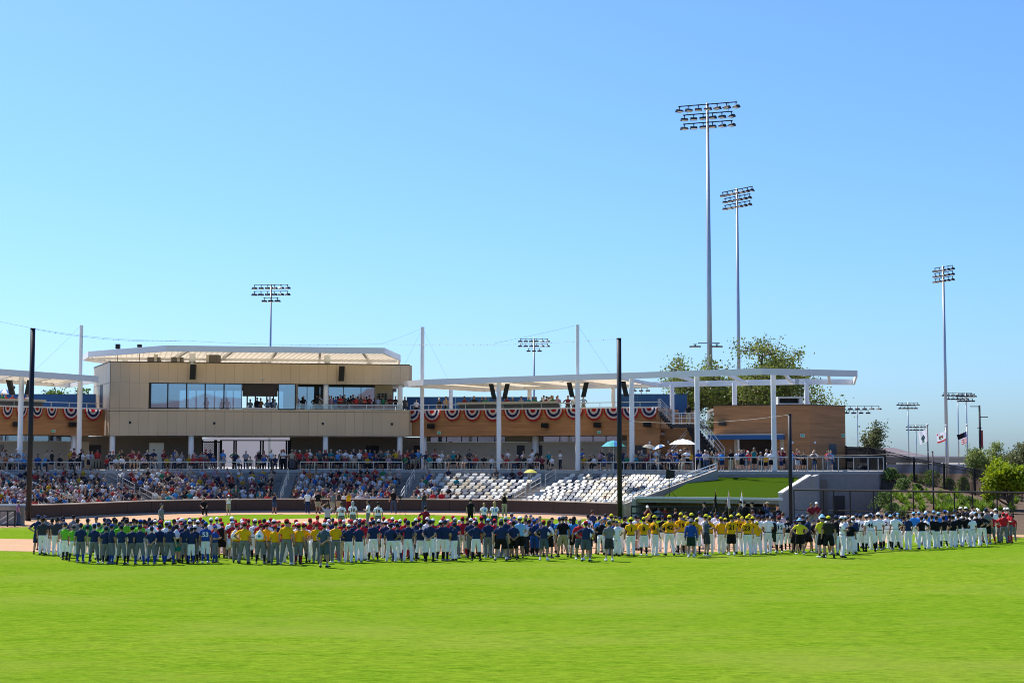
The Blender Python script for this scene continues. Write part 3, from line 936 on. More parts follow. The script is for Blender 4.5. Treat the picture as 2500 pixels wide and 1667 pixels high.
def corrugated(name, poly_in, z, pitch, depth, parent, mat, dirv):
    """ribbed roof sheet clipped to a convex polygon; ribs run along dirv"""
    dirv = Vector(dirv).normalized(); side = Vector((-dirv.y, dirv.x))
    us = [p.dot(side) for p in poly_in]
    u0, u1 = min(us), max(us)
    def span(u):
        xs = []
        n = len(poly_in)
        for i in range(n):
            a, b = poly_in[i], poly_in[(i + 1) % n]
            ua, ub = a.dot(side), b.dot(side)
            if (ua - u) * (ub - u) <= 0 and abs(ua - ub) > 1e-9:
                t = (u - ua) / (ub - ua); xs.append(lerp(a.dot(dirv), b.dot(dirv), t))
        return (min(xs), max(xs)) if len(xs) >= 2 else None
    mb = MB(); rows = []
    k = 0
    u = u0 + .02
    while u < u1 - .02:
        sp = span(u)
        if sp:
            rows.append((u, z + (0, 0, depth, depth)[k % 4], sp))
        u += pitch * (.35, .15, .35, .15)[k % 4]; k += 1
    for (ua, za, sa), (ub, zb, sb) in zip(rows[:-1], rows[1:]):
        v = [side * ua + dirv * sa[0], side * ua + dirv * sa[1], side * ub + dirv * sb[1], side * ub + dirv * sb[0]]
        mb.add([(v[0].x, v[0].y, za), (v[1].x, v[1].y, za), (v[2].x, v[2].y, zb), (v[3].x, v[3].y, zb)], [(0, 1, 2, 3)])
    return mb.build(name, mat, parent)
rf = MB(); ins = fascia(rf, RP, ZR, .52, .16); roof = rf.build('roof', WHITE, pbx)
corrugated('roof_deck', ins, ZR - .22, .5, .07, pbx, CREAM, (-.25, 1))
for t in (.1, .3, .5, .7, .9):
    a, b = lerp(RP[2].x, RP[3].x, t), lerp(RP[6].x, RP[5].x, t)
    mb = MB(); mb.beam((a, lerp(RP[2].y, RP[3].y, t) + .2, ZR - .38), (b, 157.8, ZR - .38), .22, .26); mb.build('roof_beam', WHITE, pbx)
mb = MB(); mb.beam((RP[1].x + .4, RP[1].y + 1, ZR - .58), (RP[4].x - .3, RP[4].y - .3, ZR - .58), .2, .22); mb.build('roof_beam', WHITE, pbx)
for px, d in ((466, 140.5), (797, 143), (640, 149), (300, 149), (900, 149)):
    column(GX(px, d), d, ZT - .25, ZR - .25, .28, pbx)
# plant on the roof
for a, b, z1 in ((360, 388, 871.5), (418, 443, 871.5), (505, 534, 866)):
    d = 142.5
    t = thing('roof_unit', 'dark ventilation unit on the press box roof, %s' % {360: 'the one towards the sunlit end', 418: 'middle one of three', 505: 'the tallest one'}[a], 'ventilation unit', (GX(a, d), d, ZT - .2), 'roof ventilation units')
    q0, q1 = P(a, z1, d), P(b, 884, d)
    mb = MB(); mb.box(q0.x, q1.x, d, d + 1, ZT - .2, q0.z); mb.build('housing', M('unit_brown', (.13, .115, .1), .6), t)
    mb = MB(); xx = lerp(q0.x, q1.x, .7 if a != 505 else .05); mb.box(xx - .1, xx + .14, d - .06, d + .3, ZT - .2, q0.z + (.3 if a != 505 else 0)); mb.build('flue', STAINLESS, t)
for px, y0, y1, w in ((288, 840, 851, 10), (341, 841, 847, 10)):
    d = 141.0
    q = P(px, y0, d)
    t = thing('roof_speaker', 'small black box on a thin pole above the roof, %s' % ('the higher one' if px == 288 else 'the lower one'), 'antenna box', (q.x, d, ZT), 'pole boxes on the roof')
    mb = MB(); mb.tube((q.x, d, ZT - .1), (q.x, d, q.z - .3), .03, .03, 6); mb.build('pole', DARK, t)
    hw = w / 2 * d / F
    mb = MB(); mb.box(q.x - hw, q.x + hw, d - .18, d + .18, P(px, y1, d).z - .02, q.z); mb.build('box', SPK, t)
# speakers
def speaker(px, y0, y1, d, label, wpx=13, tilt=.06, group=None):
    q0, q1 = P(px, y0, d), P(px, y1, d)
    w = wpx * d / F / 2
    t = thing('loudspeaker', label, 'loudspeaker', (q1.x, d, q1.z), group)
    mb = MB()
    h = q0.z - q1.z
    mb.add([(-w + x * tilt * h / .5 * .15, y, z) for z in (0,) for x, y in ((0, 0), (0, 0))], []) if False else None
    dx = tilt * h
    vs = [(-w, -.2, 0), (w, -.2, 0), (w, .2, 0), (-w, .2, 0), (-w + dx, -.35, h), (w + dx, -.35, h), (w + dx, .1, h), (-w + dx, .1, h)]
    mb.add(vs, [(0, 3, 2, 1), (4, 5, 6, 7), (0, 1, 5, 4), (1, 2, 6, 5), (2, 3, 7, 6), (3, 0, 4, 7)])
    mb.build('cabinet', SPK, t, world=False)
    mb = MB(); mb.box(-.05, .05, .1, .55, h * .4, h * .6); mb.build('bracket', DARK, t, world=False)
    return t
for px, y0, y1 in ((470, 890, 926), (833, 894, 930)):
    q = A + (C - A) * T(px) + fn * .6
    speaker(px, y0, y1, q.y, 'tall black loudspeaker on the press box facade %s' % ('above the windows' if px < 600 else 'above the open terrace'), 13, .06, 'facade loudspeakers')
# ================================================================== WINGS
SPKB = []
def wing(name, label, A2, C2, depth, ground, wins, doors, zb=6.38, zt=8.75):
    t = thing(name, label, 'building', (A2.x, A2.y, CF))
    n = Vector(((C2 - A2).y, -(C2 - A2).x)).normalized()
    if n.y > 0: n = -n
    mb = MB(); mb.wall(A2, C2, 0, 1, zb, zt, 0, .3); mb.build('siding', 'wood_siding', t)
    mb = MB(); mb.wall(A2, C2, 0, 1, zt + .001, zt + .07, .04, .36); mb.build('coping', WHITE, t)
    mb = MB(); mb.prism([A2 - n * .3, C2 - n * .3, C2 - n * depth, A2 - n * depth], zt - .5, zt - .25); mb.build('terrace_floor', 'floor_concrete', t)
    mb = MB(); mb.prism([A2 - n * .3, C2 - n * .3, C2 - n * depth, A2 - n * depth], zb + .02, zb + .2); mb.build('soffit', M('soffit', (.34, .31, .28)), t)
    GA2, GC2 = A2 - n * 2.4, C2 - n * 2.4
    mb = MB(); mb.wall(GA2, GC2, 0, 1, CF, 5.86, 0, .2); mb.build('ground_wall', BEIGE, t)
    mb = MB(); mb.wall(GA2, GC2, 0, 1, 5.87, zb + .02, -.1, .1); mb.build('clerestory_backing', DKWALL, t)
    tl = lambda px: on_line(px, GA2, GC2)
    for a, b in wins:
        mb = MB(); mb.wall(GA2, GC2, tl(a) + .002, tl(b) - .002, 5.9, zb - .02, .0, .03); pane = mb.build('window', 'window_glass', t)
        mb = MB(); mb.wall(GA2, GC2, tl(a) - .0015, tl(a) + .0015, 5.87, zb, .03, .08); mb.build('mullion', DARK, pane)
    for a, b, m in doors:
        mb = MB(); mb.wall(GA2, GC2, tl(a), tl(b), CF, 5.55, .03, .05); mb.build('door', m, t)
    return t, n
LA, LC = Vector((GX(-110, 130), 130.0)), Vector((GX(254, 141), 141.0))
lw, ln = wing('stand_wing', 'brown wood clad wing on the sunlit end of the press box', LA, LC, 14, True, ((-40, 12), (12, 48), (48, 80), (80, 118), (118, 148), (148, 172)), ((-30, 8, DKWALL), (176, 184, DARK)))
RA2, RC2 = Vector((GX(1000, 144.6), 144.6)), Vector((GX(1612, 136), 136.0))
rw, rn = wing('stand_wing', 'long brown wood clad wing with bunting beside the empty seats', RA2, RC2, 14, True, ((1050, 1090), (1090, 1127), (1127, 1166), (1166, 1208), (1208, 1234), (1326, 1367), (1367, 1405), (1405, 1448), (1448, 1480), (1480, 1520)), ((1262, 1281, DOORM), (1300, 1324, DOORM)))
mb = MB(); q = RA2.lerp(RC2, on_line(1287, RA2, RC2)) - rn * 2.2; 
column(q.x, q.y, CF, 6.38, .3, rw)
for px in (188,):
    q = LA.lerp(LC, on_line(px, LA, LC)) - ln * .6; column(q.x, q.y, CF, 6.4, .21, lw)
q = RA2.lerp(RC2, on_line(1030, RA2, RC2)) - rn * .6; column(q.x, q.y, CF, 6.4, .20, rw)
# the wing's full-height end beside the stair
t1530 = on_line(1532, RA2, RC2)
t1690 = on_line(1692, RA2, RC2)
mb = MB(); mb.wall(RA2, RC2, t1530, .999, CF, 6.379, .15, .3); mb.build('end_siding', 'wood_siding', rw)
mb = MB(); mb.wall(RA2, RC2, .955, t1690, CF, 7.0, -1.6, .3); mb.build('rear_siding', 'wood_siding', rw)
mb = MB(); e_ = RC2 + rn * .12; mb.prism([e_, e_ - rn * 13.5, e_ - rn * 13.5 + Vector((-.3, 0)), e_ + Vector((-.3, 0))], 6.9, 8.74); mb.build('end_wall', 'wood_siding', rw)
mb = MB(); mb.wall(RA2, RC2, on_line(1552, RA2, RC2), on_line(1580, RA2, RC2), CF, 5.5, .19, .05); mb.build('door', DOORM, rw)
# things on the wing walls
def wall_unit(px, py, AA, CC, nn, label, grp):
    q = AA.lerp(CC, on_line(px, AA, CC)) + nn * .32
    z = P(px, py, q.y).z
    t = thing('wall_loudspeaker', label, 'loudspeaker', (q.x, q.y, z), grp)
    mb = MB(); mb.add([(-.34, -.18, -.2), (.34, -.1, -.24), (.34, .2, -.24), (-.34, .2, -.2), (-.34, -.3, .2), (.26, -.3, .2), (.34, .2, .2), (-.34, .2, .2)],
                      [(0, 3, 2, 1), (4, 5, 6, 7), (0, 1, 5, 4), (1, 2, 6, 5), (2, 3, 7, 6), (3, 0, 4, 7)])
    mb.build('cabinet', SPK, t, world=False)
    mb = MB(); mb.box(-.08, .08, .2, .32, -.1, .1); mb.build('bracket', DARK, t, world=False)
for i, (px, py) in enumerate(((36, 1035), (172, 1036))):
    wall_unit(px, py, LA, LC, ln, 'black wall loudspeaker on the sunlit end wing, %s' % ('beside the white column' if i == 0 else 'nearer the press box'), 'wing loudspeakers')
for i, (px, py) in enumerate(((1055, 1040), (1333, 1038), (1461, 1037), (1583, 1036))):
    wall_unit(px, py, RA2, RC2, rn, 'black wall loudspeaker on the long brown wing, %s from the press box' % ordw(i + 1), 'wing loudspeakers')
def sign_box(px, py, AA, CC, nn, label, grp='green wall signs'):
    q = AA.lerp(CC, on_line(px, AA, CC)) + nn * .04
    z = P(px, py, q.y).z
    t = thing('wall_sign', label, 'sign', (q.x, q.y, z), grp)
    mb = MB(); mb.box(-.18, .18, -.08, .02, -.13, .13); mb.build('housing', WHITE, t, world=False)
    mb = MB(); mb.box(-.15, .15, -.10, -.082, -.10, .10); mb.build('green_face', MINT, t, world=False)
sign_box(128, 1052, LA, LC, ln, 'small mint green wall sign on the sunlit end wing')
sign_box(1072, 1056, RA2, RC2, rn, 'small mint green wall sign on the long wing near the press box')
sign_box(1463, 1055, RA2, RC2, rn, 'small mint green wall sign under the fourth wing loudspeaker from the stair')

# blue cladding behind the terraces
for nm, lab, a, b, y0, dd in (('blue_wall', 'blue clad wall on the terrace at the sunlit end', -60, 254, 963, 147.0), ('blue_wall', 'long blue clad wall behind the terrace guests', 992, 1311, 970, 151.0), ('blue_wall', 'blue clad wall above the outside stair', 1516, 1679, 963, 142.0)):
    x0, x1 = GX(a, dd), GX(b, dd)
    z1 = P(a, y0, dd).z
    t = thing(nm, lab, 'wall', (x0, dd, 8.3))
    npz = max(2, round((x1 - x0) / 1.6))
    for k in range(npz):
        mb = MB(); mb.box(lerp(x0, x1, k / npz) + .006, lerp(x0, x1, (k + 1) / npz) - .006, dd, dd + .12, 8.28, z1); mb.build('panel', BLUEW, t)
    mb = MB(); mb.box(x0, x1, dd - .03, dd + .16, z1 + .001, z1 + .05); mb.build('coping', DARK, t)
# terrace rails
rail_run('terrace_railing', 'thin metal railing along the terrace over the sunlit end wing', [LA - ln * .15, LC - ln * .15], 8.78, 9.28, 1.9, RAIL)
rail_run('terrace_railing', 'thin metal railing along the terrace over the long brown wing', [RA2 - rn * .15, RC2 - rn * .15], 8.78, 9.28, 1.9, RAIL)
# drink counters on the terrace
for a, b, AA, CC, nn, lab in ((1117, 1361, RA2, RC2, rn, 'long grey drink counter along the terrace rail above the bunting'), (-40, 106, LA, LC, ln, 'grey drink counter on the terrace at the sunlit end')):
    t0, t1 = on_line(a, AA, CC), on_line(b, AA, CC)
    t = thing('drink_counter', lab, 'counter', (AA.x, AA.y, 8.5))
    mb = MB(); mb.wall(AA, CC, t0, t1, 9.30, 9.46, .25, .5); mb.build('counter_top', M('counter_grey', (.42, .40, .37), .5), t)
    mb = MB(); mb.wall(AA, CC, t0, t1, 8.80, 9.28, -.2, .06); mb.build('front_panel', M('counter_front', (.10, .10, .11), .6), t)

# ------------------------------------------------------------------ bunting
BR, BW, BB = M('bunting_red', (.55, .03, .04), .8), M('bunting_white', (.80, .78, .78), .8), M('bunting_blue', (.03, .04, .17), .8)
def fan_mesh(r0, r1, nm, mat):
    mb = MB()
    n = 40
    for k in range(n + 1):
        a = math.pi * k / n
        pl = .045 * (1 if k % 2 else -1)
        for r in (r0, r1):
            sc = 1 - .12 * (1 - math.sin(a)) * 0
            mb.v.append((-math.cos(a) * r, -.05 + pl * (r / 1.0), -math.sin(a) * r * 1.05))
    for k in range(n):
        mb.f.append((2 * k, 2 * k + 1, 2 * k + 3, 2 * k + 2)); mb.m.append(0)
    return mb.mesh(nm, mat)
FAN = [fan_mesh(.0, .27, 'centre', BR), fan_mesh(.272, .48, 'white_band', BW), fan_mesh(.482, .69, 'blue_band', BB), fan_mesh(.692, .87, 'white_band', BW), fan_mesh(.872, 1.02, 'red_edge', BR)]
bl_ = [(13, 17, 'L'), (48, 16, 'L'), (85, 16, 'L'), (121, 16.5, 'L'), (168, 23.5, 'L'), (222, 23.5, 'L')]
brr = [(1007, 24, 'R'), (1056, 24, 'R'), (1106, 23, 'R'), (1155, 23, 'R'), (1205, 24, 'R'), (1253, 23, 'R'), (1303, 23, 'R'), (1354, 24, 'R'), (1404, 24, 'R'), (1452, 23, 'R'), (1500, 24, 'R'), (1541, 23, 'R'), (1587, 22, 'R')]
for side, lst in (('L', bl_[::-1]), ('R', brr)):
    for i, (px, hw, _) in enumerate(lst):
        AA, CC, nn = (LA, LC, ln) if side == 'L' else (RA2, RC2, rn)
        q = AA.lerp(CC, on_line(px, AA, CC)) + nn * .16
        r = hw * q.y / F
        t = thing('bunting', 'red white and blue bunting fan on the %s, %s from the press box' % ('sunlit end wing' if side == 'L' else 'long brown wing', ordw(i + 1)), 'bunting', (q.x, q.y, 8.74), 'bunting fans')
        t.rotation_euler.z = math.atan2(-nn.x, nn.y) + math.pi
        vx, vz = R.uniform(.96, 1.05), R.uniform(.93, 1.08)
        t.rotation_euler.y = R.uniform(-.05, .05)
        for m in FAN:
            o = place(m.name.split('.')[0], m, (0, 0, 0), 0, (r * vx, 1, 25.5 * vz * q.y / F), t)

# ------------------------------------------------------------------ canopies
def canopy(name, label, front, back, zt, decks, beams, cols, masts, h=.50):
    t = thing(name, label, 'canopy', (front[0].x, front[0].y, CF))
    poly = front + back[::-1]
    mb = MB(); ins = fascia(mb, poly, zt, h, .14); mb.build('fascia', WHITE, t)
    def along(pl, f):
        L = [0]
        for i in range(1, len(pl)): L.append(L[-1] + (pl[i] - pl[i - 1]).length)
        s = f * L[-1]
        i = min(max(int(np.searchsorted(L, s)) - 1, 0), len(pl) - 2)
        return pl[i].lerp(pl[i + 1], (s - L[i]) / max(1e-6, L[i + 1] - L[i]))
    for f0, f1 in decks:
        m = [along(front, f0), along(front, (f0 + f1) / 2), along(front, f1), along(back, f1), along(back, f0)]
        c = sum(m, Vector((0, 0))) / len(m)
        m = [p + (c - p).normalized() * .25 for p in m]
        corrugated('roof_deck', m, zt - .2, .55, .12, t, CREAM, back[0] - front[0])
    for f in beams:
        a, b = along(front, f), along(back, f)
        e = (b - a).normalized() * .15
        mb = MB(); mb.beam((a.x + e.x, a.y + e.y, zt - .34), (b.x - e.x, b.y - e.y, zt - .34), .2, .28); mb.build('beam', WHITE, t)
    m1, m2 = [a.lerp(b, .5) for a, b in zip((along(front, 0.02), along(front, .98)), (along(back, .02), along(back, .98)))]
    for x, y, r, zt2 in cols:
        column(x, y, CF, (zt - .3) if zt2 is None else zt2, r, t)
    return t
ZC = 11.3
def can_pt(px, off):
    d = (ZC - CZ) * F / off
    return Vector((GX(px, d), d))
fr = [can_pt(985, 189), can_pt(1033, 193.5), can_pt(1862, 221), can_pt(2097, 215.5)]
nrm = Vector((.54, .84))
bk = [fr[0] + nrm * 13, fr[1] + nrm * 13, Vector((25.2, 136.5)), Vector((30.2, 137.0))]
fd = fr[2] - fr[1]
cols = []
for px in (1218, 1411, 1543, 1703, 1890):
    t_ = on_line(px, fr[1] + nrm * .55, fr[2] + nrm * .55)
    q = (fr[1] + nrm * .55).lerp(fr[2] + nrm * .55, t_)
    if px == 1890: q = Vector((GX(1890, 122.7), 122.7))
    cols.append((q.x, q.y, .205, None))
MAST = {}
q = (fr[1] + nrm * 1.5); cols.append((GX(1030, 140.5), 140.5, .18, 16.2)); MAST[1030] = Vector((GX(1030, 140.5), 140.5, 16.1))
q = cols[1]; MAST[1411] = Vector((q[0], q[1], P(1411, 793, q[1]).z))
cols[1] = (q[0], q[1], .205, None); cols.append((q[0], q[1], .145, MAST[1411].z))
for px, d in ((1100, 151), (1293, 147.5), (1498, 143.5), (1642, 140), (1795, 137.6), (1972, 136.4)):
    cols.append((GX(px, d), d, .20 if px < 1700 else .22, None))
canopy('shade_canopy', 'long white steel shade canopy over the long brown wing and the kiosk deck', fr, bk, ZC, [(.0, .34), (.34, .50)], (.04, .16, .28, .40, .52, .64, .74, .85, .94), cols, None)
fl_ = [can_pt(-70, 224), can_pt(0, 219), can_pt(237, 202)]
nl = Vector((-.45, .89))
bkl = [p + nl * 12 for p in fl_]
q48 = fl_[1].lerp(fl_[2], .25) + nl * .5
ml = Vector((GX(192, 134.5), 134.5))
MAST[192] = Vector((ml.x, ml.y, P(192, 794, 134.5).z))
canopy('shade_canopy', 'short white steel shade canopy at the sunlit end of the press box', fl_, bkl, ZC, [(0, .95)], (.3, .6, .85), [(GX(48, 124.6), 124.6, .2, None), (ml.x, ml.y, .21, None), (ml.x, ml.y, .15, MAST[192].z)], None)
# canopy loudspeakers
for i, (px, d, sgn) in enumerate(((1207, 134.3, -1), (1231, 134.3, 1), (1397, 130.6, -1), (1424, 130.6, 1), (1529, 127.5, -1), (30, 124.4, -1), (67, 124.4, 1))):
    y0, y1 = (937, 974) if px < 1300 else (934, 969)
    if px > 1500: y0, y1 = 931, 967
    if px < 100: y0, y1 = 928, 962
    speaker(px, y0, y1, d, 'black loudspeaker angled %s from the canopy column, %s' % ('outward' if sgn < 0 else 'inward', ['next to the press box', 'next to the press box', 'third column of the long canopy', 'third column of the long canopy', 'beside the tall black pole', 'on the short canopy', 'on the short canopy'][i]), 11.5, -.22 * sgn * -1 if sgn < 0 else .22, 'canopy loudspeakers')

# ------------------------------------------------------------------ outside stair
stt = thing('outside_stair', 'dark steel stair with pale railings beside the brown kiosk', 'stair', (GX(1612, 134), 134, CF))
d = 134.0
z_top, z_l = 8.5, P(1660, 1036, d).z
xa, xb, xc = GX(1612, d), GX(1646, d), GX(1702, d)
mb = MB(); mb.box(xb, xc, d, d + 1.8, z_l - .25, z_l); mb.build('landing', DARK, stt)
mb = MB()
for k in range(7):
    t0 = k / 7
    mb.box(lerp(xa, xb, t0), lerp(xa, xb, t0 + 1 / 7), d, d + 1.5, lerp(z_top, z_l, t0 + 1 / 7) - .35, lerp(z_top, z_l, t0 + 1 / 7))
mb.build('upper_flight', DARK, stt)
xd = GX(1742, d + 1)
mb = MB()
for k in range(12):
    t0 = k / 12
    mb.box(lerp(xc, xd + .8, t0), lerp(xc, xd + .8, t0 + 1 / 12), d + .2, d + 1.7, lerp(z_l, CF + .9, t0) - .5, lerp(z_l, CF + .9, t0 + 1 / 12))
mb.build('lower_flight', DARK, stt)
mb = MB(); mb.add([(GX(1678, d + 2), d + 2.2, z_l - .25), (xc + .3, d + 2.2, z_l - .25), (xd + .8, d + 2.2, CF + .2), (xc, d + 2.2, CF), (GX(1690, d + 2), d + 2.2, z_l - 1.2)], [(0, 1, 2, 3, 4)]); mb.build('under_stair_panel', DARK, stt)
def rail_pts(name, pts, r=.028, mat=RAIL, par=stt):
    mb = MB()
    for a, b in zip(pts[:-1], pts[1:]): mb.tube(a, b, r, r, 6)
    return mb.build(name, mat, par)
for dd in (d, d + 1.6):
    for h in (1.0, .55, .12):
        rail_pts('stair_rail', [(xa, dd, z_top + h), (xb, dd, z_l + h), (xc, dd, z_l + h)])
        rail_pts('stair_rail', [(xc, dd, z_l + h), (xd + .8, dd, CF + .9 + h)])
    for t0 in (0, .5, 1):
        x = lerp(xa, xb, t0); z = lerp(z_top, z_l, t0)
        rail_pts('stair_post', [(x, dd, z), (x, dd, z + 1)])
    for t0 in (.33, .66, 1):
        x = lerp(xb, xc, t0); rail_pts('stair_post', [(x, dd, z_l), (x, dd, z_l + 1)])
    for t0 in (.5, 1):
        x = lerp(xc, xd + .8, t0); z = lerp(z_l, CF + .9, t0); rail_pts('stair_post', [(x, dd, z), (x, dd, z + 1)])
for h in (0, .4):
    rail_pts('ground_flight_rail', [tuple(P(1676, 1050 + h * 20, d + 1)), tuple(P(1624, 1112 + h * 20, d + 1))])

# ------------------------------------------------------------------ kiosk
KA, KC, KD = Vector((GX(1743, 136), 136.0)), Vector((GX(1978, 133.9), 133.9)), Vector((GX(2065, 137), 137.0))
KZ = 8.92
ko = thing('kiosk_building', 'brown wood clad kiosk with blue awning on the deck', 'building', (KA.x, KA.y, CF))
kn = Vector(((KC - KA).y, -(KC - KA).x)).normalized()
if kn.y > 0: kn = -kn
TK = lambda px: on_line(px, KA, KC)
mb = MB(); mb.wall(KA, KC, 0, 1, 6.1, KZ, 0, .3); mb.wall(KA, KC, 0, TK(1796), CF, 6.1, 0, .3); mb.wall(KA, KC, TK(1888), 1, CF, 6.1, 0, .3)
mb.wall(KC, KD, .002, 1, CF, KZ, 0, .3); mb.build('siding', 'wood_siding', ko)
mb = MB(); mb.wall(KA, KC, -.003, 1.002, KZ + .001, KZ + .06, .05, .36); mb.wall(KC, KD, .005, 1, KZ + .001, KZ + .06, .05, .36); mb.build('coping', DARK, ko)
mb = MB(); mb.prism([KA - kn * .31, KC - kn * .31 - Vector((.31, 0)), KD + Vector((-.5, .4)), KD + Vector((-.5, 5)), KA + Vector((.3, 7))], KZ - .4, KZ - .2); mb.build('flat_roof', 'concrete', ko)
mb = MB(); e0, e1 = KA.lerp(KC, TK(1796)), KA.lerp(KC, TK(1888))
mb.prism([e0 - kn * 3.0, e1 - kn * 3.0, e1 - kn * 3.2, e0 - kn * 3.2], CF, 6.1); mb.prism([e0 - kn * .3, e1 - kn * .3, e1 - kn * 3.2, e0 - kn * 3.2], 6.11, 6.2); mb.build('service_recess', DOORM, ko)
mb = MB(); mb.wall(KA, KC, TK(1796), TK(1888), CF, CF + 1.05, .1, .5); mb.build('service_counter', BEIGE, ko)
mb = MB(); mb.wall(KA, KC, TK(1735), TK(1917), 5.98, 6.36, 1.6, 1.55); aw = mb.build('awning', BLUEW, ko)
mb = MB(); mb.wall(KA, KC, TK(1735), TK(1917), 6.361, 6.41, 1.63, 1.6); mb.build('awning_edge', WHITE, aw)
mb = MB(); mb.wall(KA, KC, TK(1905), TK(1914), 3.4, 6.0, .06, .06); mb.wall(KA, KC, TK(1794), TK(1799), CF, 6.0, .3, .2); mb.build('door_trim', BEIGE, ko)
tsd = lambda px: on_line(px, KC, KD)
mb = MB(); mb.wall(KC, KD, tsd(2024), tsd(2042), CF, 5.6, .03, .05); mb.build('door', M('door_blue_grey', (.07, .08, .09), .5), ko)
rv = thing('roof_vent_box', 'white framed ventilation box on the kiosk roof', 'ventilation unit', (GX(1902, 135.5), 135.5, KZ))
x0, x1 = GX(1901, 135.2), GX(1962, 135.2); z1 = P(1900, 968, 135.2).z
WV = M('vent_frame', (.62, .62, .56), .6)
mb = MB(); mb.box(x0, x1, 135.2, 136.9, KZ + .062, KZ + .2); mb.box(x0, x1, 135.2, 136.9, z1 - .15, z1); mb.box(x0, x0 + .12, 135.2, 136.9, KZ + .2, z1 - .15); mb.box(x1 - .3, x1, 135.2, 136.9, KZ + .2, z1 - .15); mb.build('casing', WV, rv)
mb = MB(); mb.box(x0 + .1, x1 - .25, 136.0, 136.2, KZ + .2, z1 - .15); mb.build('louvre', DARK, rv)
wall_unit(1766, 1033, KA, KC, kn, 'black wall loudspeaker on the kiosk above the blue awning', 'kiosk loudspeakers')
sign_box(1960, 1063, KA, KC, kn, 'green lit sign on the sunlit kiosk front')
sign_box(2058, 1063, KC, KD, Vector(((KD - KC).y, -(KD - KC).x)).normalized(), 'green lit sign at the far end of the kiosk')
for px, py, AA, CC in ((1935, 1080, KA, KC), (1990, 1080, KC, KD), (1588, 1080, RA2, RC2), (1620, 1079, RA2, RC2)):
    q = AA.lerp(CC, on_line(px, AA, CC)) + (kn * .06 if px > 1900 else rn * .22 if px < 1600 else rn * -1.53)
    z = P(px, py, q.y).z
    mb = MB(); mb.ellipsoid((0, -.05, 0), (.10, .08, .12), 10, 6)
    o = mb.build('wall_lamp', WHITE); o.location = (q.x, q.y, z)
    tag(o, 'small round white wall lamp %s' % {1935: 'beside the green kiosk sign', 1990: 'on the shaded side of the kiosk', 1588: 'over the umbrellas near the stair', 1620: 'beside the stair foot'}[px], 'wall lamp', 'white wall lamps')

# ================================================================== POLES, CABLES, TOWERS
def net_pole(px, y_top, d, w, label):
    x = GX(px, d); z = P(px, y_top, d).z
    t = thing('net_pole', label, 'pole', (x, d, 0), 'net poles')
    mb = MB(); mb.tube((0, 0, -.1), (0, 0, z), w / 2, w / 2 * .94, 16); mb.build('shaft', BLACKP, t, True, world=False)
    mb = MB(); mb.tube((0, 0, z), (0, 0, z + .05), w / 2 * 1.04, w / 2 * 1.04, 16); mb.build('cap', BLACKP, t, True, world=False)
    return Vector((x, d, z))
T1 = net_pole(73, 803, 108.8, .36, 'tall black net pole standing at the sunlit end of the backstop wall')
T2 = net_pole(1512.5, 827, 112.6, .36, 'tall black net pole between the empty seats and the turf bank')
T3 = net_pole(1929, 1012, 104.0, .26, 'medium black net pole at the end of the turf bank')
T4 = net_pole(2277, 1103, 93.5, .10, 'thin black pole rising behind the players in front of the mulch slope')
CABLE = M('cable', (.16, .17, .19), .5)
def cable(pts, label, sag=0.0, r=.012, beads=0, n=24):
    t = thing('net_cable', label, 'cable', pts[0], 'net cables')
    mb = MB(); line = []
    a, b = Vector(pts[0]), Vector(pts[1])
    for k in range(n + 1):
        q = a.lerp(b, k / n); q.z -= sag * 4 * (k / n) * (1 - k / n); line.append(q)
    mb.path(line, r, 4); mb.build('wire', CABLE, t)
    if beads:
        bm_ = MB(); bm_.box(-.014, .014, -.014, .014, -.02, .02); me = bm_.mesh('clip', DARK)
        for k in range(1, beads):
            q = a.lerp(b, k / beads); q.z -= sag * 4 * (k / beads) * (1 - k / beads)
            place('clip', me, q - a, 0, 1, t)
    return t
b1, b2 = P(450, 831, 124), P(930, 839.5, 124)
cable((T1, b1), 'thin net cable from the black pole to the press box roof', .35, .008, 30)
cable((b1, b2), 'thin net cable passing just above the press box roof', .2, .007, 22)
cable((b2, T2), 'thin net cable from the press box to the black pole by the turf', .25, .008, 34)
for k, tgt, lab in ((192, P(84, 905, 126), 'thin stay wire from the sunlit end mast down to the short canopy'), (1030, b2, 'thin stay wire from the middle mast to the net cable'), (1030, P(1094, 926, 138), 'thin stay wire from the middle mast down to the long canopy'), (1030, P(985, 895, 143), 'thin stay wire from the middle mast to the press box corner'), (1411, P(1207, 838, 120), 'thin stay wire from the taller mast towards the press box'), (1411, P(1490, 912, 131), 'thin stay wire from the taller mast down to the long canopy')):
    cable((MAST[k], tgt), lab, .05, .007)
cable((P(-30, 778, 118), b1), 'thin net cable entering over the sunlit end mast', .5, .008)
cable((T2 + Vector((0, 0, -5.9)), T3), 'thin cable sagging between the two black poles in front of the kiosk', .35, .010)
cable((T3 + Vector((0, 0, -2.7)), T4), 'thin cable from the turf pole to the slope pole', .1, .009)

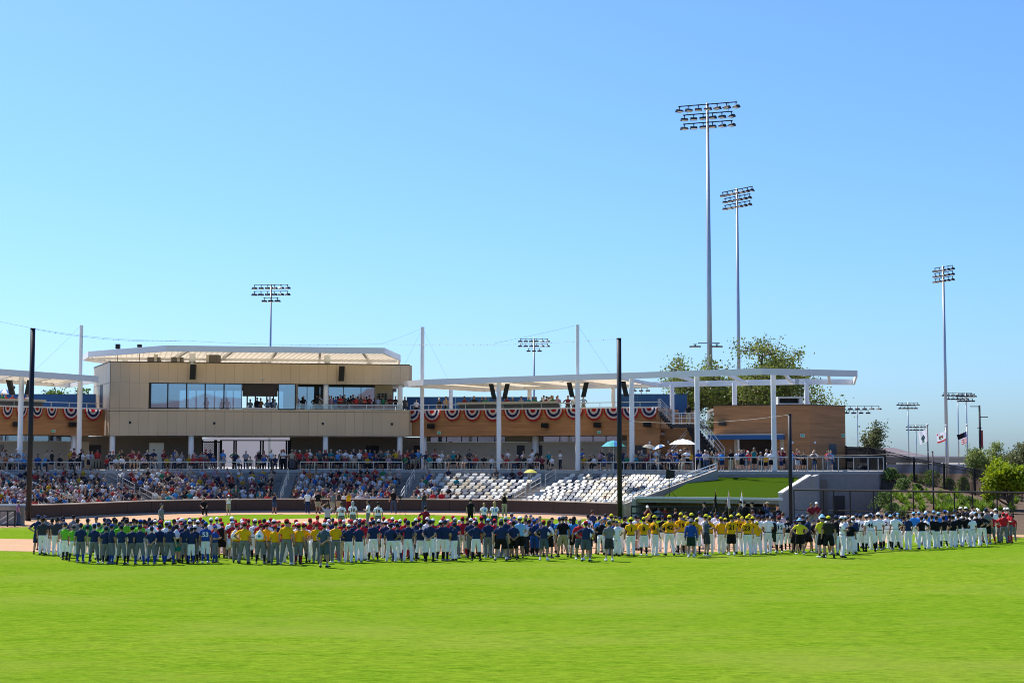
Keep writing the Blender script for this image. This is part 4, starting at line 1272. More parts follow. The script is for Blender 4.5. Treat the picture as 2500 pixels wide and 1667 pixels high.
# floodlight towers
lm = MB()
prof = [(-.30, 0.0, .02), (-.16, -.02, .27), (.1, -.06, .30), (.34, -.30, .12), (.34, -.34, .06), (-.05, -.14, .0)]
for sx in (-1, 1): pass
hv = []
for x in (-.36, .36):
    hv += [(x, p[0] - .1, p[2] - .2) for p in prof]
n = len(prof)
lm.add(hv, [tuple(range(n)), tuple(range(2 * n - 1, n - 1, -1))] + [(i, n + i, n + (i + 1) % n, (i + 1) % n) for i in range(n)])
lm.tube((0, -.05, .05), (0, -.05, .42), .05, .05, 6)
lm.box(-.12, .12, -.12, .02, .36, .42)
lm.add([(-.32, .26, -.16), (.32, .26, -.16), (.30, -.12, -.215), (-.30, -.12, -.215)], [(3, 2, 1, 0)], 1)
LAMP = lm.mesh('floodlight', [LAMPM, LENS])
def tower(px, d, y_top, y_base, rows, yaw, label, r0=.32, r1=.17, pitch=1.0, dz=.95, lean=0, sc=1.0, mat=STEEL, zbase=None):
    z = P(px, y_top, d).z
    x = GX(px, d)
    zb = -.1
    t = thing('floodlight_tower', label, 'floodlight tower', (x, d, zb), 'floodlight towers')
    mb = MB(); mb.tube((0, 0, 0), (0, 0, z - zb), r0, r1, 16); mb.build('pole', mat, t, True, world=False)
    ca, sa = math.cos(yaw), math.sin(yaw)
    zz = z - zb - .15
    for k, nl_ in enumerate(rows):
        L = (nl_ - 1) * pitch
        mb = MB(); mb.beam((-ca * (L / 2 + .15), -sa * (L / 2 + .15) - .25, zz - k * dz), (ca * (L / 2 + .15), sa * (L / 2 + .15) - .25, zz - k * dz), .09, .10); mb.build('crossarm', DARK if mat is not STEEL else LAMPM, t, world=False)
        for i in range(nl_):
            u = -L / 2 + i * pitch
            o = place('floodlight', LAMP, (ca * u, sa * u - .25, zz - k * dz - .42 * sc), yaw + (i - (nl_ - 1) / 2) * -.28 + math.pi + R.uniform(-.2, .2), sc, t)
    for s in (-1, 1):
        if len(rows) > 1:
            u = s * ((rows[1] - 1) * pitch / 2 - .3)
            mb = MB(); mb.tube((ca * u, sa * u - .25, zz), (ca * u, sa * u - .25, zz - dz), .02, .02, 5); mb.build('tie_rod', DARK, t, world=False)
    return t
tower(1735, 165, 253, 0, (7, 6, 6), -.36, 'tallest floodlight tower rising in front of the spreading tree', .36, .16, 1.02, .98)
tower(1806, 212, 461, 0, (7, 6, 6), -.95, 'second tallest floodlight tower standing beside the tallest one', .30, .17, .95, .95)
tower(657, 330, 694, 0, (6, 6, 3), -.12, 'floodlight tower rising behind the press box roof', .30, .18, 1.42, 1.38, sc=1.5)
tower(1304, 400, 826, 0, (6, 6, 3), -.03, 'floodlight tower seen behind the long canopy', .32, .20, 1.38, 1.25, sc=1.35)
tower(2312, 300, 650, 0, (5, 5, 5), -1.15, 'tall slim floodlight tower rising alone above the flags', .36, .22, 1.25, 1.05, sc=1.3)
tower(2095, 420, 990, 0, (7, 4), .0, 'small distant floodlight tower just beyond the kiosk', .16, .13, 1.9, 1.1, sc=1.6)
tower(2219, 450, 982, 0, (6, 5), .0, 'small distant floodlight tower beside the white flag', .2, .14, 1.1, 1.0, sc=1.3)
tower(2238, 600, 1037, 0, (6, 6), .0, 'smallest and farthest floodlight tower behind the white flag', .2, .16, 1.3, 1.2, sc=1.4)
tower(2341, 420, 958, 0, (7, 5), .05, 'distant floodlight tower just beyond the tall slim one', .2, .16, 1.25, 1.0, sc=1.4)
tower(2362, 380, 960, 0, (5, 4), -.1, 'distant floodlight tower above the striped flag', .2, .16, .95, 1.15, sc=1.3)
tower(1566, 400, 946, 0, (3, 3), 0.0, 'distant floodlight tower peeping over the blue stair wall', .2, .16, 1.7, 1.6, sc=1.4)
# small twin fixture on the tall tower
t = thing('twin_floodlight', 'pair of flat floodlights on a crossarm low on the tallest tower', 'floodlight', (GX(1738, 164), 164, P(1738, 838, 164).z))
mb = MB(); mb.beam((-1.4, -.3, 0), (.9, -.3, 0), .1, .12); mb.build('crossarm', STEEL, t, world=False)
for x in (-1.7, .6): place('floodlight', LAMP, (x, -.4, -.35), math.pi, (1.6, .9, .6), t)

# lamp post with banners, flags
t = thing('lamp_post', 'black lamp post with red and dark banners beyond the slope', 'lamp post', (GX(2394, 150), 150, 1.5))
zt_ = P(2394, 989, 150).z - 1.5
mb = MB(); mb.tube((0, 0, 0), (0, 0, zt_), .12, .09, 10); mb.build('pole', BLACKP, t, True, world=False)
for a, b, y in ((-23, 0, 992), (0, 20, 1018), (-6, 4, 1044)):
    mb = MB(); zz = P(2394, y, 150).z - 1.5; mb.beam((a * 150 / F, 0, zz), (b * 150 / F, 0, zz), .16, .07); mb.build('lamp_arm', BLACKP, t, world=False)
for a, b, m in ((-3, -.6, M('banner_dark', (.04, .04, .06), .7)), (.8, 7, M('banner_red', (.40, .06, .05), .7))):
    mb = MB(); z0, z1 = P(2394, 1092, 150).z - 1.5, P(2394, 1050, 150).z - 1.5
    mb.box(a * 150 / F, b * 150 / F, -.02, .02, z0, z1); mb.build('banner', m, t, world=False)

def flag_mesh(nm, w, h, mats, colf, fold=.12, drop=.35, nx=14, nz=12):
    mb = MB()
    for j in range(nz + 1):
        for i in range(nx + 1):
            u, v = i / nx, j / nz
            mb.v.append((-u * w * (1 - .12 * v), fold * math.sin(u * 9 + v * 2) * u, -v * h - drop * u * (1.0 + .2 * math.sin(u * 4))))
    for j in range(nz):
        for i in range(nx):
            k = j * (nx + 1) + i
            mb.f.append((k, k + 1, k + nx + 2, k + nx + 1)); mb.m.append(colf((i + .5) / nx, (j + .5) / nz))
    return mb.mesh(nm, mats, True)
FW, FR, FN, FB, FK, FGn = M('flag_white', (.8, .8, .82), .8), M('flag_red', (.55, .04, .05), .8), M('flag_navy', (.03, .04, .12), .8), M('flag_brown', (.22, .10, .05), .8), M('flag_black', (.02, .02, .022), .8), M('flag_green', (.1, .28, .12), .8)
for _m in (FW, FR, FN, FB, FGn, BW, BR, BB):
    _n = _m.node_tree; _p = _n.nodes['Principled BSDF']
    _t = _n.nodes.new('ShaderNodeBsdfTranslucent'); _x = _n.nodes.new('ShaderNodeMixShader'); _x.inputs[0].default_value = .5
    _n.links.new(_p.inputs['Base Color'].links[0].from_socket, _t.inputs[0])
    _n.links.new(_p.outputs[0], _x.inputs[1]); _n.links.new(_t.outputs[0], _x.inputs[2]); _n.links.new(_x.outputs[0], _n.nodes['Material Output'].inputs[0])
def bear(u, v):
    if v > .82: return 1
    if .3 < u < .72 and .36 < v < .58 and not (.45 < u < .55 and v > .52): return 2
    if .3 < u < .75 and .60 < v < .66: return 3
    if .78 < u < .9 and .12 < v < .24: return 1
    return 0
def seal(u, v):
    if (u - .5) ** 2 + ((v - .58) * .9) ** 2 < .04: return 1 if (int(u * 14) + int(v * 12)) % 3 else 2
    if .35 < u < .65 and .82 < v < .88: return 2
    return 0
def stripes(u, v):
    if u < .42 and v < .54: return 2
    return 1 if int(v * 13) % 2 == 0 else 0
flags = [(2266, 1034, 178, 'white city flag with a dark round emblem on the slim flagpole', [('flag', 22, 38, 1046, [FW, FN, FGn], seal)]),
         (2311, 1036, 182, 'white flag with brown animal emblem and red lower stripe beside the slim tower', [('flag', 24, 30, 1050, [FW, FR, FB, FGn], bear)]),
         (2362, 1035, 186, 'flagpole flying a small black flag and a drooping red striped flag', [('striped_flag', 15, 34, 1052, [FW, FR, FN], stripes), ('black_flag', 19, 15, 1055, [FK], lambda u, v: 0)])]
for px, yt, d, lab, fl in flags:
    t = thing('flagpole', lab, 'flag', (GX(px, d), d, 1.5), 'flagpoles beyond the slope')
    z = P(px, yt, d).z - 1.5
    mb = MB(); mb.tube((0, 0, 0), (0, 0, z - .25), .09, .06, 10); mb.build('pole', STEEL if px != 2266 else DARK, t, True, world=False)
    mb = MB(); mb.ellipsoid((0, 0, z - .12), (.14, .14, .14), 10, 8); mb.build('finial', WHITE, t, True, world=False)
    for nm, w, h, y, mats, cf in fl:
        s = d / F
        o = place(nm, flag_mesh(nm, w * s, h * s * .8, mats, cf, drop=.45 if nm == 'flag' else .35), (-.05, -.05 if nm != 'black_flag' else -.2, P(px, y, d).z - 1.5), 0, 1, t)
        if nm == 'black_flag': o.location.x = -.35

# highway bridge and low wall beyond the slope
t = thing('highway_bridge', 'long pale concrete highway bridge far beyond the slope', 'bridge', (GX(2170, 360), 360, 0))
for a, b, nm, m in ((1114.5, 1118, 'parapet', 'floor_concrete'), (1118, 1129, 'girder', 'concrete')):
    z1, z0 = P(2170, a, 360).z, P(2170, b, 360).z
    mb = MB(); mb.box(GX(2100, 360), GX(2750, 360), 359.5 + (.6 if nm == 'girder' else 0), 366, z0, z1 - .002); mb.build(nm, m, t)
for px in (2180, 2290, 2410, 2520):
    mb = MB(); x = GX(px, 361); mb.box(x - .7, x + .7, 361, 364, -.2, P(px, 1129, 361).z); mb.build('pier', 'concrete', t)
t = thing('lot_wall', 'low pale lavender wall across the lot behind the iron fence', 'wall', (GX(2180, 330), 330, 0))
mb = MB(); mb.box(GX(2140, 330), GX(2620, 330), 330, 330.5, -.1, P(2180, 1133, 330).z); mb.build('wall_face', M('lavender_wall', (.36, .35, .39), .8), t)
for k, (px, w, m) in enumerate(((2130, 22, 'silver'),)):
    t = thing('parked_car', 'silver parked car glimpsed behind the deck railing and iron fence', 'car', (GX(2118, 160), 160, 2.2))
    mb = MB(); L_ = 2.2
    pr = [(-L_, .35), (-L_, .8), (-1.2, .95), (-.7, 1.45), (.8, 1.45), (1.5, .98), (L_, .85), (L_, .35)]
    n = len(pr)
    mb.add([(p[0], -.85, p[1]) for p in pr] + [(p[0], .85, p[1]) for p in pr], [tuple(reversed(range(n))), tuple(range(n, 2 * n))] + [(i, (i + 1) % n, n + (i + 1) % n, n + i) for i in range(n)])
    mb.build('body', M('car_silver', (.55, .56, .58), .25, metal=.4), t, world=False)
    mb = MB(); mb.add([(-1.1, -.86, .98), (1.35, -.86, .98), (.75, -.86, 1.38), (-.65, -.86, 1.38)], [(0, 1, 2, 3)]); mb.build('side_window', DARK, t, world=False)
    for x in (-1.4, 1.4):
        mb = MB(); mb.tube((x, -.9, .35), (x, -.65, .35), .34, .34, 14); mb.build('wheel', BLACKP, t, world=False)

# ================================================================== FENCES
IR = M('iron_black', (.010, .010, .011), .5)
ip = [(2066, 137, 3.33), (2120, 133, 3.25), (2160, 128, 2.95), (2231, 125, 2.33), (2304, 122, 1.88), (2378, 119, 1.5), (2450, 116, 1.2), (2540, 113, .95)]
ipw = [Vector((GX(px, d), d, z)) for px, d, z in ip]
fe = thing('iron_fence', 'black iron picket fence stepping down the planted slope', 'fence', ipw[0])
for i, p in enumerate(ipw):
    mb = MB(); mb.box(p.x - .055, p.x + .055, p.y - .055, p.y + .055, p.z - .2, p.z + 2.12); mb.build('post', IR, fe)
for a, b in zip(ipw[:-1], ipw[1:]):
    for h in (2.02, 1.82, .18):
        mb = MB(); mb.beam(a + Vector((0, 0, h)), b + Vector((0, 0, h)), .05, .06); mb.build('rail', IR, fe)
    mb = MB(); L_ = (b - a).length; n = int(L_ / .12)
    for k in range(1, n):
        q = a.lerp(b, k / n); mb.box(q.x - .022, q.x + .022, q.y - .022, q.y + .022, q.z + .06, q.z + 2.02)
    o = mb.build('pickets', IR, fe); o['kind'] = 'stuff'
cl = thing('chain_link_fence', 'black chain link fence with round top rail behind the players', 'fence', (17.6, fence_d(17.6), 0))
def fpt(px):
    k = GX(px, 1.0); d = (97.6 + .735 * 17.6) / (1 + .735 * k); return Vector((k * d, d, 0))
for px in (1937, 2009, 2034, 2074, 2131, 2174, 2228, 2328, 2372, 2432, 2470, 2530):
    q = fpt(px); mb = MB(); mb.tube((q.x, q.y, -.1), (q.x, q.y, 2.36), .04, .04, 8); mb.build('post', IR, cl)
for X_ in (33.5, 36, 38.5, 41, 43.5):
    mb = MB(); mb.tube((X_, fence_d(X_), -.1), (X_, fence_d(X_), 2.36), .04, .04, 8); mb.build('post', IR, cl)
a, b = fpt(1937), Vector((46, fence_d(46), 0))
for h, r in ((2.38, .055), (1.15, .03)):
    mb = MB(); mb.tube((a.x, a.y, h), (b.x, b.y, h), r, r, 8); mb.build('rail', IR, cl)
L_ = (b - a).length
mb = MB(); mb.add([(0, 0, 0), (L_, 0, 0), (L_, 0, 2.38), (0, 0, 2.38)], [(0, 1, 2, 3)])
o = mb.build('wire_mesh', 'chain_wire', cl, world=False); o.location = (a.x - 17.6, a.y - fence_d(17.6), 0); o.rotation_euler.z = math.atan2(b.y - a.y, b.x - a.x)

# ================================================================== PLANTS
def leaf_mat(name, c, var=.35, trans=.25):
    m, nt, b = new_mat(name)
    g = nt.nodes.new('ShaderNodeNewGeometry')
    r = ramp(nt, g.outputs['Random Per Island'], [(0, tuple(x * (1 - var) for x in c)), (.6, c), (1, (c[0] * (1 + var) + .01, c[1] * (1 + var * .8), c[2] * (1 + var * .4)))])
    nt.links.new(r, b.inputs['Base Color'])
    b.inputs['Roughness'].default_value = .55
    b.inputs['Specular IOR Level'].default_value = .3
    tl = nt.nodes.new('ShaderNodeBsdfTranslucent'); nt.links.new(r, tl.inputs[0])
    mx = nt.nodes.new('ShaderNodeMixShader'); mx.inputs[0].default_value = trans
    nt.links.new(b.outputs[0], mx.inputs[1]); nt.links.new(tl.outputs[0], mx.inputs[2])
    nt.links.new(mx.outputs[0], nt.nodes['Material Output'].inputs[0])
    MATS[name] = m
leaf_mat('leaf_olive', (.185, .225, .045), .4, .42); leaf_mat('leaf_yellow', (.28, .36, .012), .35, .4); leaf_mat('leaf_willow', (.24, .30, .085), .35, .4); leaf_mat('leaf_grey', (.16, .18, .07), .4, .35)
leaf_mat('leaf_tuft', (.20, .32, .025), .3, .35); leaf_mat('leaf_shrub', (.12, .20, .04), .35, .35)
def leaf_quad(mb, c, s, rr, elong=1.6, up=.0):
    a = Vector((rr.gauss(0, 1), rr.gauss(0, 1), rr.gauss(0, 1) + up)); a.normalize()
    b = a.cross(Vector((rr.gauss(0, 1), rr.gauss(0, 1), rr.gauss(0, 1)))); b.normalize()
    a, b = a * s * elong / 2, b * s / 2
    mb.add([c - a, c + b, c + a, c - b], [(0, 1, 2, 3)])
def tree(name, label, base, H, spread, leafmat, seed, nlimb=6, leaf=.22, dens=26, trunk_r=.25, fork=.28, flat=.6, depth=4, cat='tree', elong=1.6, shape=None):
    rr = random.Random(seed)
    t = thing(name, label, cat, base)
    tb, cb = MB(), MB()
    tips = []
    def grow(p, d, L, r, lev):
        q = p + d * L
        mid = p.lerp(q, .5) + Vector((rr.uniform(-1, 1), rr.uniform(-1, 1), rr.uniform(-.5, .5))) * L * .07
        tb.path([p, mid, q], [r, r * .85, r * .7], 6 if lev < 2 else 4)
        if lev >= depth:
            tips.append((q, L)); return
        if lev >= depth - 1: tips.append((mid, L))
        for k in range(rr.choice((2, 3, 3)) if lev else nlimb):
            ax = Vector((rr.gauss(0, 1), rr.gauss(0, 1), rr.gauss(0, .6))); ax.normalize()
            nd = d * (.75 if lev else .6) + ax * (.75 if lev else .95) * (spread / H) * 1.5
            nd.z = nd.z * (flat if lev else .8) + .12
            nd.normalize()
            grow(p.lerp(q, rr.uniform(.6, 1)), nd, L * rr.uniform(.62, .86), r * .62, lev + 1)
    grow(Vector((0, 0, -.2)), Vector((rr.uniform(-.05, .05), 0, 1)).normalized(), H * fork, trunk_r, 0)
    zs = sorted(q.z for q, _ in tips)[int(len(tips) * .985)]; xs = sorted(abs(q.x) for q, _ in tips)[int(len(tips) * .95)]
    fz, fx = (H - .4) / zs, (spread - .3) / xs
    def soft(v):
        x, y = v[0] * fx, v[1] * fx
        r_ = math.hypot(x, y)
        k_ = spread * 1.05 * math.tanh(r_ / (spread * 1.05)) / r_ if r_ > 1e-4 else 1
        return (x * k_, y * k_, v[2] * fz)
    for i, v in enumerate(tb.v): tb.v[i] = soft(v)
    for q, L in tips:
        q = Vector(soft(q))
        if shape and not shape(q): continue
        cl_ = L * .55 * min(fx, 1.3)
        for k in range(int(dens * rr.uniform(.3, 1.4))):
            o = Vector((rr.gauss(0, 1), rr.gauss(0, 1), rr.gauss(0, .7))) * cl_
            leaf_quad(cb, q + o, leaf * rr.uniform(.6, 1.3), rr, elong)
    tb.build('trunk', BARK, t, world=False, smooth=True)
    cb.build('crown', leafmat, t, world=False)
    return t
tree('shade_tree', 'wide spreading olive green tree behind the kiosk and canopy', (GX(1825, 158), 158, 3.2), 12.3, 9.2, 'leaf_olive', 5, nlimb=10, leaf=.165, dens=74, trunk_r=.33, fork=.24, flat=.62, depth=5)
tree('young_tree', 'slim young tree rising behind the iron fence beside the kiosk', (GX(2132, 148), 148, 2.0), 5.9, 1.15, 'leaf_grey', 8, nlimb=14, leaf=.13, dens=22, trunk_r=.07, fork=.55, flat=.8, depth=3)
tree('willowy_tree', 'pale feathery tree in front of the striped flag', (GX(2405, 122), 122, 1.2), 4.6, 2.05, 'leaf_willow', 21, nlimb=10, leaf=.08, dens=26, trunk_r=.07, fork=.3, flat=1.0, depth=4, elong=4)
tree('yellow_green_tree', 'bright yellow green leafy tree at the edge of the slope', (GX(2462, 104), 104, .6), 3.75, 1.85, 'leaf_yellow', 14, nlimb=9, leaf=.15, dens=60, trunk_r=.09, fork=.25, flat=.7, depth=4)
tree('dull_green_tree', 'dull green tree behind the bright yellow green one', (GX(2490, 135), 135, 1.4), 4.4, 2.6, 'leaf_grey', 33, nlimb=8, leaf=.14, dens=40, trunk_r=.1, fork=.25, flat=.7, depth=4)
for i, (px, yt, w, d) in enumerate(((116, 950, 1.0, 190), (134, 949, 1.3, 192), (160, 943, 2.2, 190), (203, 945, 1.2, 188))):
    z = P(px, yt, d).z
    tree('distant_tree', 'leafy tree top above the blue wall at the sunlit end, %s from the press box' % ordw(4 - i), (GX(px, d), d, 3.3), z - 3.3, w, 'leaf_shrub', 40 + i, nlimb=6, leaf=.28, dens=14, trunk_r=.14, fork=.4, flat=.8, depth=3)
# shrubs and grass tufts on the slope
def tuft_mesh(seed, n=120, r=.42, h=.42):
    rr = random.Random(seed); mb = MB()
    for k in range(n):
        a = rr.uniform(0, 6.283); b = rr.uniform(.05, 1)
        bx, by = math.cos(a) * r * .25 * b, math.sin(a) * r * .25 * b
        tx, ty, tz = math.cos(a) * r * b * rr.uniform(.8, 1.2), math.sin(a) * r * b * rr.uniform(.8, 1.2), h * (1.15 - .55 * b) * rr.uniform(.75, 1.2)
        mx_, my_, mz_ = bx + (tx - bx) * .5, by + (ty - by) * .5, tz * .75
        wx, wy = -math.sin(a) * .016, math.cos(a) * .016
        mb.add([(bx - wx, by - wy, 0), (bx + wx, by + wy, 0), (mx_ + wx, my_ + wy, mz_), (mx_ - wx, my_ - wy, mz_), (tx, ty, tz)], [(0, 1, 2, 3), (3, 2, 4)])
    return mb.mesh('grass_tuft', 'leaf_tuft')
TUFTS = [tuft_mesh(s) for s in range(4)]
def slope_at(px, py):
    for d in np.arange(90, 130, .15):
        q = P(px, py, d)
        if q.z <= hill_z(q.x, d) + .02: return Vector((q.x, d, hill_z(q.x, d)))
    return None
tpx = [(2192, 1212), (2214, 1227), (2220, 1209), (2216, 1238), (2243, 1218), (2252, 1229), (2269, 1214), (2291, 1228), (2298, 1211), (2317, 1222), (2317, 1232), (2350, 1214), (2362, 1230), (2387, 1236), (2402, 1227), (2420, 1234), (2288, 1240), (2252, 1240), (2360, 1240), (2330, 1243), (2192, 1237), (2168, 1222), (2470, 1242), (2480, 1222), (2442, 1240), (2180, 1207), (2203, 1219), (2231, 1235), (2262, 1206), (2278, 1222), (2304, 1238), (2335, 1208), (2342, 1229), (2374, 1219), (2398, 1240), (2412, 1222), (2236, 1203), (2172, 1244), (2205, 1246), (2318, 1246)]
for i, (px, py) in enumerate(tpx):
    q = slope_at(px, py + 6)
    if q is None: continue
    o = place('grass_tuft', TUFTS[i % 4], q - Vector((0, 0, .03)), R.uniform(0, 6), R.uniform(1.0, 1.7))
    tag(o, 'bright green grass tuft on the mulch slope, %s along from the concrete wall' % ordw(1 + sorted(tpx).index((px, py))), 'grass tuft', 'grass tufts on the mulch slope')
def shrub(px, py, w, h, mat, label, seed, n=420, leaf=.07, d=None):
    rr = random.Random(seed)
    q = slope_at(px, py) if d is None else Vector((GX(px, d), d, hill_z(GX(px, d), d)))
    if q is None: q = Vector((GX(px, 112), 112, hill_z(GX(px, 112), 112)))
    t = thing('shrub', label, 'shrub', q)
    st, fo = MB(), MB()
    for k in range(14):
        a = rr.uniform(0, 6.28); l = rr.uniform(.3, 1)
        st.tube((0, 0, -.05), (math.cos(a) * w * .5 * l, math.sin(a) * w * .4 * l, h * rr.uniform(.6, .95)), .015, .006, 4)
    for k in range(n):
        a = rr.uniform(0, 6.28); b = math.sqrt(rr.random()); z = rr.random()
        rad = .5 * w * b * math.sqrt(max(0, 1 - (z * .95) ** 2)) * (.85 + .3 * math.sin(a * 3 + seed))
        leaf_quad(fo, Vector((math.cos(a) * rad, math.sin(a) * rad * .8, .05 + z * h)), leaf * rr.uniform(.6, 1.4), rr, 3.0, .8)
    st.build('stem', BARK, t, world=False); fo.build('foliage', mat, t, world=False)
for i, (px, py, w, h, lab) in enumerate(((2176, 1190, 1.5, .9, 'beside the concrete wall'), (2205, 1192, 1.7, .8, 'below the second fence post'), (2240, 1194, .8, .45, 'small one below the iron fence'), (2160, 1236, 2.2, 1.1, 'large one in the shade of the concrete wall'), (2182, 1252, 1.3, .7, 'low on the slope near the players'), (2318, 1240, 1.0, .55, 'beside the thin black pole'), (2366, 1232, 1.2, .6, 'near the trees low on the slope'), (2200, 1285, 1.2, 1.1, 'at the foot of the fence behind the players'))):
    shrub(px, py + 4, w, h, 'leaf_shrub', 'dark green leafy shrub on the slope, ' + lab, 70 + i, 700)
for i, (px, d, w, h, lab) in enumerate(((2230, 134, 1.6, 1.1, 'third from the kiosk'), (2270, 133, 2.4, 1.5, 'the broadest one'), (2316, 131, 1.2, 1.0, 'behind the third fence post'), (2352, 130, 1.3, 1.1, 'tall one near the willowy tree'), (2200, 136, 1.7, .9, 'second from the kiosk'), (2420, 125, 1.2, .8, 'under the willowy tree'), (2180, 140, 1.4, .8, 'nearest the kiosk'))):
    shrub(px, 0, w, h, 'leaf_tuft', 'light green shrub behind the iron fence, ' + lab, 90 + i, 600, .08, d)

# ================================================================== UMBRELLAS, STAND SPEAKER
def umbrella(px, py, d, r, h, cols_, label, zfloor, tilt=0.0, n=8, market=False):
    q = P(px, py, d)
    t = thing('umbrella', label, 'umbrella', (q.x, d, zfloor), 'umbrellas')
    zt = q.z - zfloor
    mats = [M('umbrella_' + c[0], c[1], .7) for c in cols_]
    for k in range(n):
        a0, a1 = 2 * math.pi * k / n, 2 * math.pi * (k + 1) / n
        mb = MB(); pts = []
        for s, z in ((0, 0), (.55, -.32 * h), (1, -h)):
            for a in (a0, (a0 + a1) / 2, a1):
                sag = -.03 * h if (a != a0 and a != a1) else 0
                pts.append((math.cos(a) * r * s, math.sin(a) * r * s, zt + z + sag + math.cos(a) * r * s * tilt))
        mb.add(pts, [(0, 3, 4, 1), (1, 4, 5, 2), (3, 6, 7, 4), (4, 7, 8, 5)])
        mb.build('canopy_panel', mats[k % len(mats)], t, world=False)
    mb = MB(); mb.tube((0, 0, .0), (0, 0, zt), .022, .02, 6); mb.build('pole', M('umbrella_pole', (.45, .33, .2), .6) if market else STEEL, t, world=False)
UW, UT, UB, UG, UY = ('white', (.8, .8, .78)), ('teal', (.02, .28, .36)), ('blue', (.03, .16, .42)), ('grey', (.26, .24, .2)), ('yellow', (.62, .55, .08))
umbrella(1667, 1071, 128, 1.12, .46, [UW], 'large white market umbrella in front of the outside stair', CF, 0, 8, True)
umbrella(1498, 1074, 121, .95, .5, [UT, ('turquoise', (.03, .35, .33)), UB, ('seagreen', (.04, .3, .2))], 'turquoise and blue beach umbrella beside the tall black pole', CF)
umbrella(1587, 1084, 123, .62, .35, [UG], 'brown grey umbrella tilted over seated guests', CF, -.25)
umbrella(1608, 1085, 122.5, .5, .26, [UB, UW], 'small blue and white umbrella touching the grey one', CF, .35)
umbrella(1295, 1145, 126, .55, .28, [UY], 'yellow umbrella among the empty seats by the aisle', 1.9)
umbrella(12, 949, 141, .9, .4, [UB, UW], 'blue and white striped parasol on the terrace at the sunlit end', 8.4, 0, 12)
sd = P(1634, 1145, 108.5)
t = thing('stand_loudspeaker', 'black loudspeaker on a tripod in front of the turf bank', 'loudspeaker', (sd.x, 108.5, TZ))
hh = sd.z - TZ
mb = MB(); mb.add([(-.28, -.2, hh - .68), (.30, -.25, hh - .62), (.30, .2, hh - .62), (-.2, .25, hh - .68), (-.24, -.2, hh), (.36, -.25, hh - .12), (.36, .2, hh - .12), (-.16, .25, hh)], [(0, 3, 2, 1), (4, 5, 6, 7), (0, 1, 5, 4), (1, 2, 6, 5), (2, 3, 7, 6), (3, 0, 4, 7)]); mb.build('cabinet', SPK, t, world=False)
mb = MB(); mb.tube((0, 0, .1), (0, 0, hh - .66), .025, .02, 8); mb.build('pole', DARK, t, world=False)
for a in (.3, 2.4, 4.5):
    mb = MB(); mb.tube((0, 0, .55), (math.cos(a) * .5, math.sin(a) * .5, 0), .015, .015, 6); mb.build('leg', DARK, t, world=False)
tp = P(978, 1213, 119)
t = thing('camera_tripod', 'camera on a thin tripod standing by the backstop wall', 'tripod', (tp.x, 119, 0))
for a in (.5, 2.6, 4.7):
    mb = MB(); mb.tube((0, 0, 1.3), (math.cos(a) * .45, math.sin(a) * .45, 0), .018, .014, 6); mb.build('leg', DARK, t, world=False)
mb = MB(); mb.box(-.12, .12, -.2, .2, 1.3, 1.5); mb.build('camera', SPK, t, world=False)
# ================================================================== SEATS
def seat_mesh(nm, mat):
    mb = MB()
    def slab(y0, y1, z0, z1, w, th, tilt, ch):
        # rounded-top shell, leaning back
        pts = [(-w, z0), (w, z0), (w, z1 - ch), (w - ch, z1), (-w + ch, z1), (-w, z1 - ch)]
        n = len(pts)
        f = [(x, y0 + (z - z0) * tilt, z) for x, z in pts]; b = [(x, y0 + th + (z - z0) * tilt, z) for x, z in pts]
        mb.add(f + b, [tuple(range(n)), tuple(range(2 * n - 1, n - 1, -1))] + [(i, n + i, n + (i + 1) % n, (i + 1) % n) for i in range(n)])
    slab(.10, 0, .42, .66, .235, .05, .18, .0)         # backrest
    slab(.145, 0, .655, .80, .232, .045, .95, .06)     # its rolled top, tipped far back so that the sun lights it
    slab(-.07, 0, .33, .56, .215, .06, .10, .02)       # folded pan
    slab(-.045, 0, .555, .63, .205, .09, .9, .03)      # its front lip, shaped with a slope to catch the sun
    for x in (-.2, .2): mb.box(x - .02, x + .02, .02, .07, 0, .42)
    return mb.mesh(nm, mat)
SW_ = seat_mesh('stadium_seat', M('seat_white', (.54, .51, .44), .4, .05))
ST_ = seat_mesh('stadium_seat', M('seat_tan', (.38, .30, .19), .4, .05))
SN_ = seat_mesh('stadium_seat', M('seat_navy', (.03, .045, .08), .35, .08))
SEATW = {'white': SW_, 'tan': ST_, 'navy': SN_}
ends = [(a_s[3] + .8, a_s[4] - .75, 'left'), (a_s[4] + .75, WS[-1] - .35, 'end')]
seat_spots, empty_flag = [], []
PITCH = .56
occupied_spots = []
def row_pos(k, s):
    p, q = wp_at(s)
    o = .28 + ROW_D * k + .38
    return p + q * o, q
rs = random.Random(3)
for b, (s0_, s1_, nm) in enumerate(ends):
    for k in range(NROW):
        n = int((s1_ - s0_) / PITCH * (1 + .005 * k))
        cnt = 0
        for i in range(n):
            s = lerp(s0_, s1_, (i + .5) / n)
            p, q = row_pos(k, s)
            px = 1250 + F * p.x / p.y
            cnt += 1
            occ = (px < 1060 and rs.random() < .62) or (1060 <= px < 1125 and rs.random() < .22) or (k == NROW - 1 and 1195 < px < 1310 and rs.random() < .5) or (px > 1470 and k == 0 and rs.random() < .3) 
            if occ: occupied_spots.append((p, q, k))
            c = rs.choices(('white', 'tan', 'navy'), (.46, .25, .29))[0]
            if occ and rs.random() < .8: continue
            o = place('stadium_seat', SEATW[c], (p.x, p.y, ROW0 + ROW_H * k), math.atan2(q.y, q.x) - math.pi / 2)
            tag(o, '%s folding seat, row %s above the wall, %s from the %s aisle' % (c, cardw(k + 1), ordw(cnt), 'press box' if b == 0 else 'middle'), 'stadium seat', 'empty seats in the sunlit blocks')
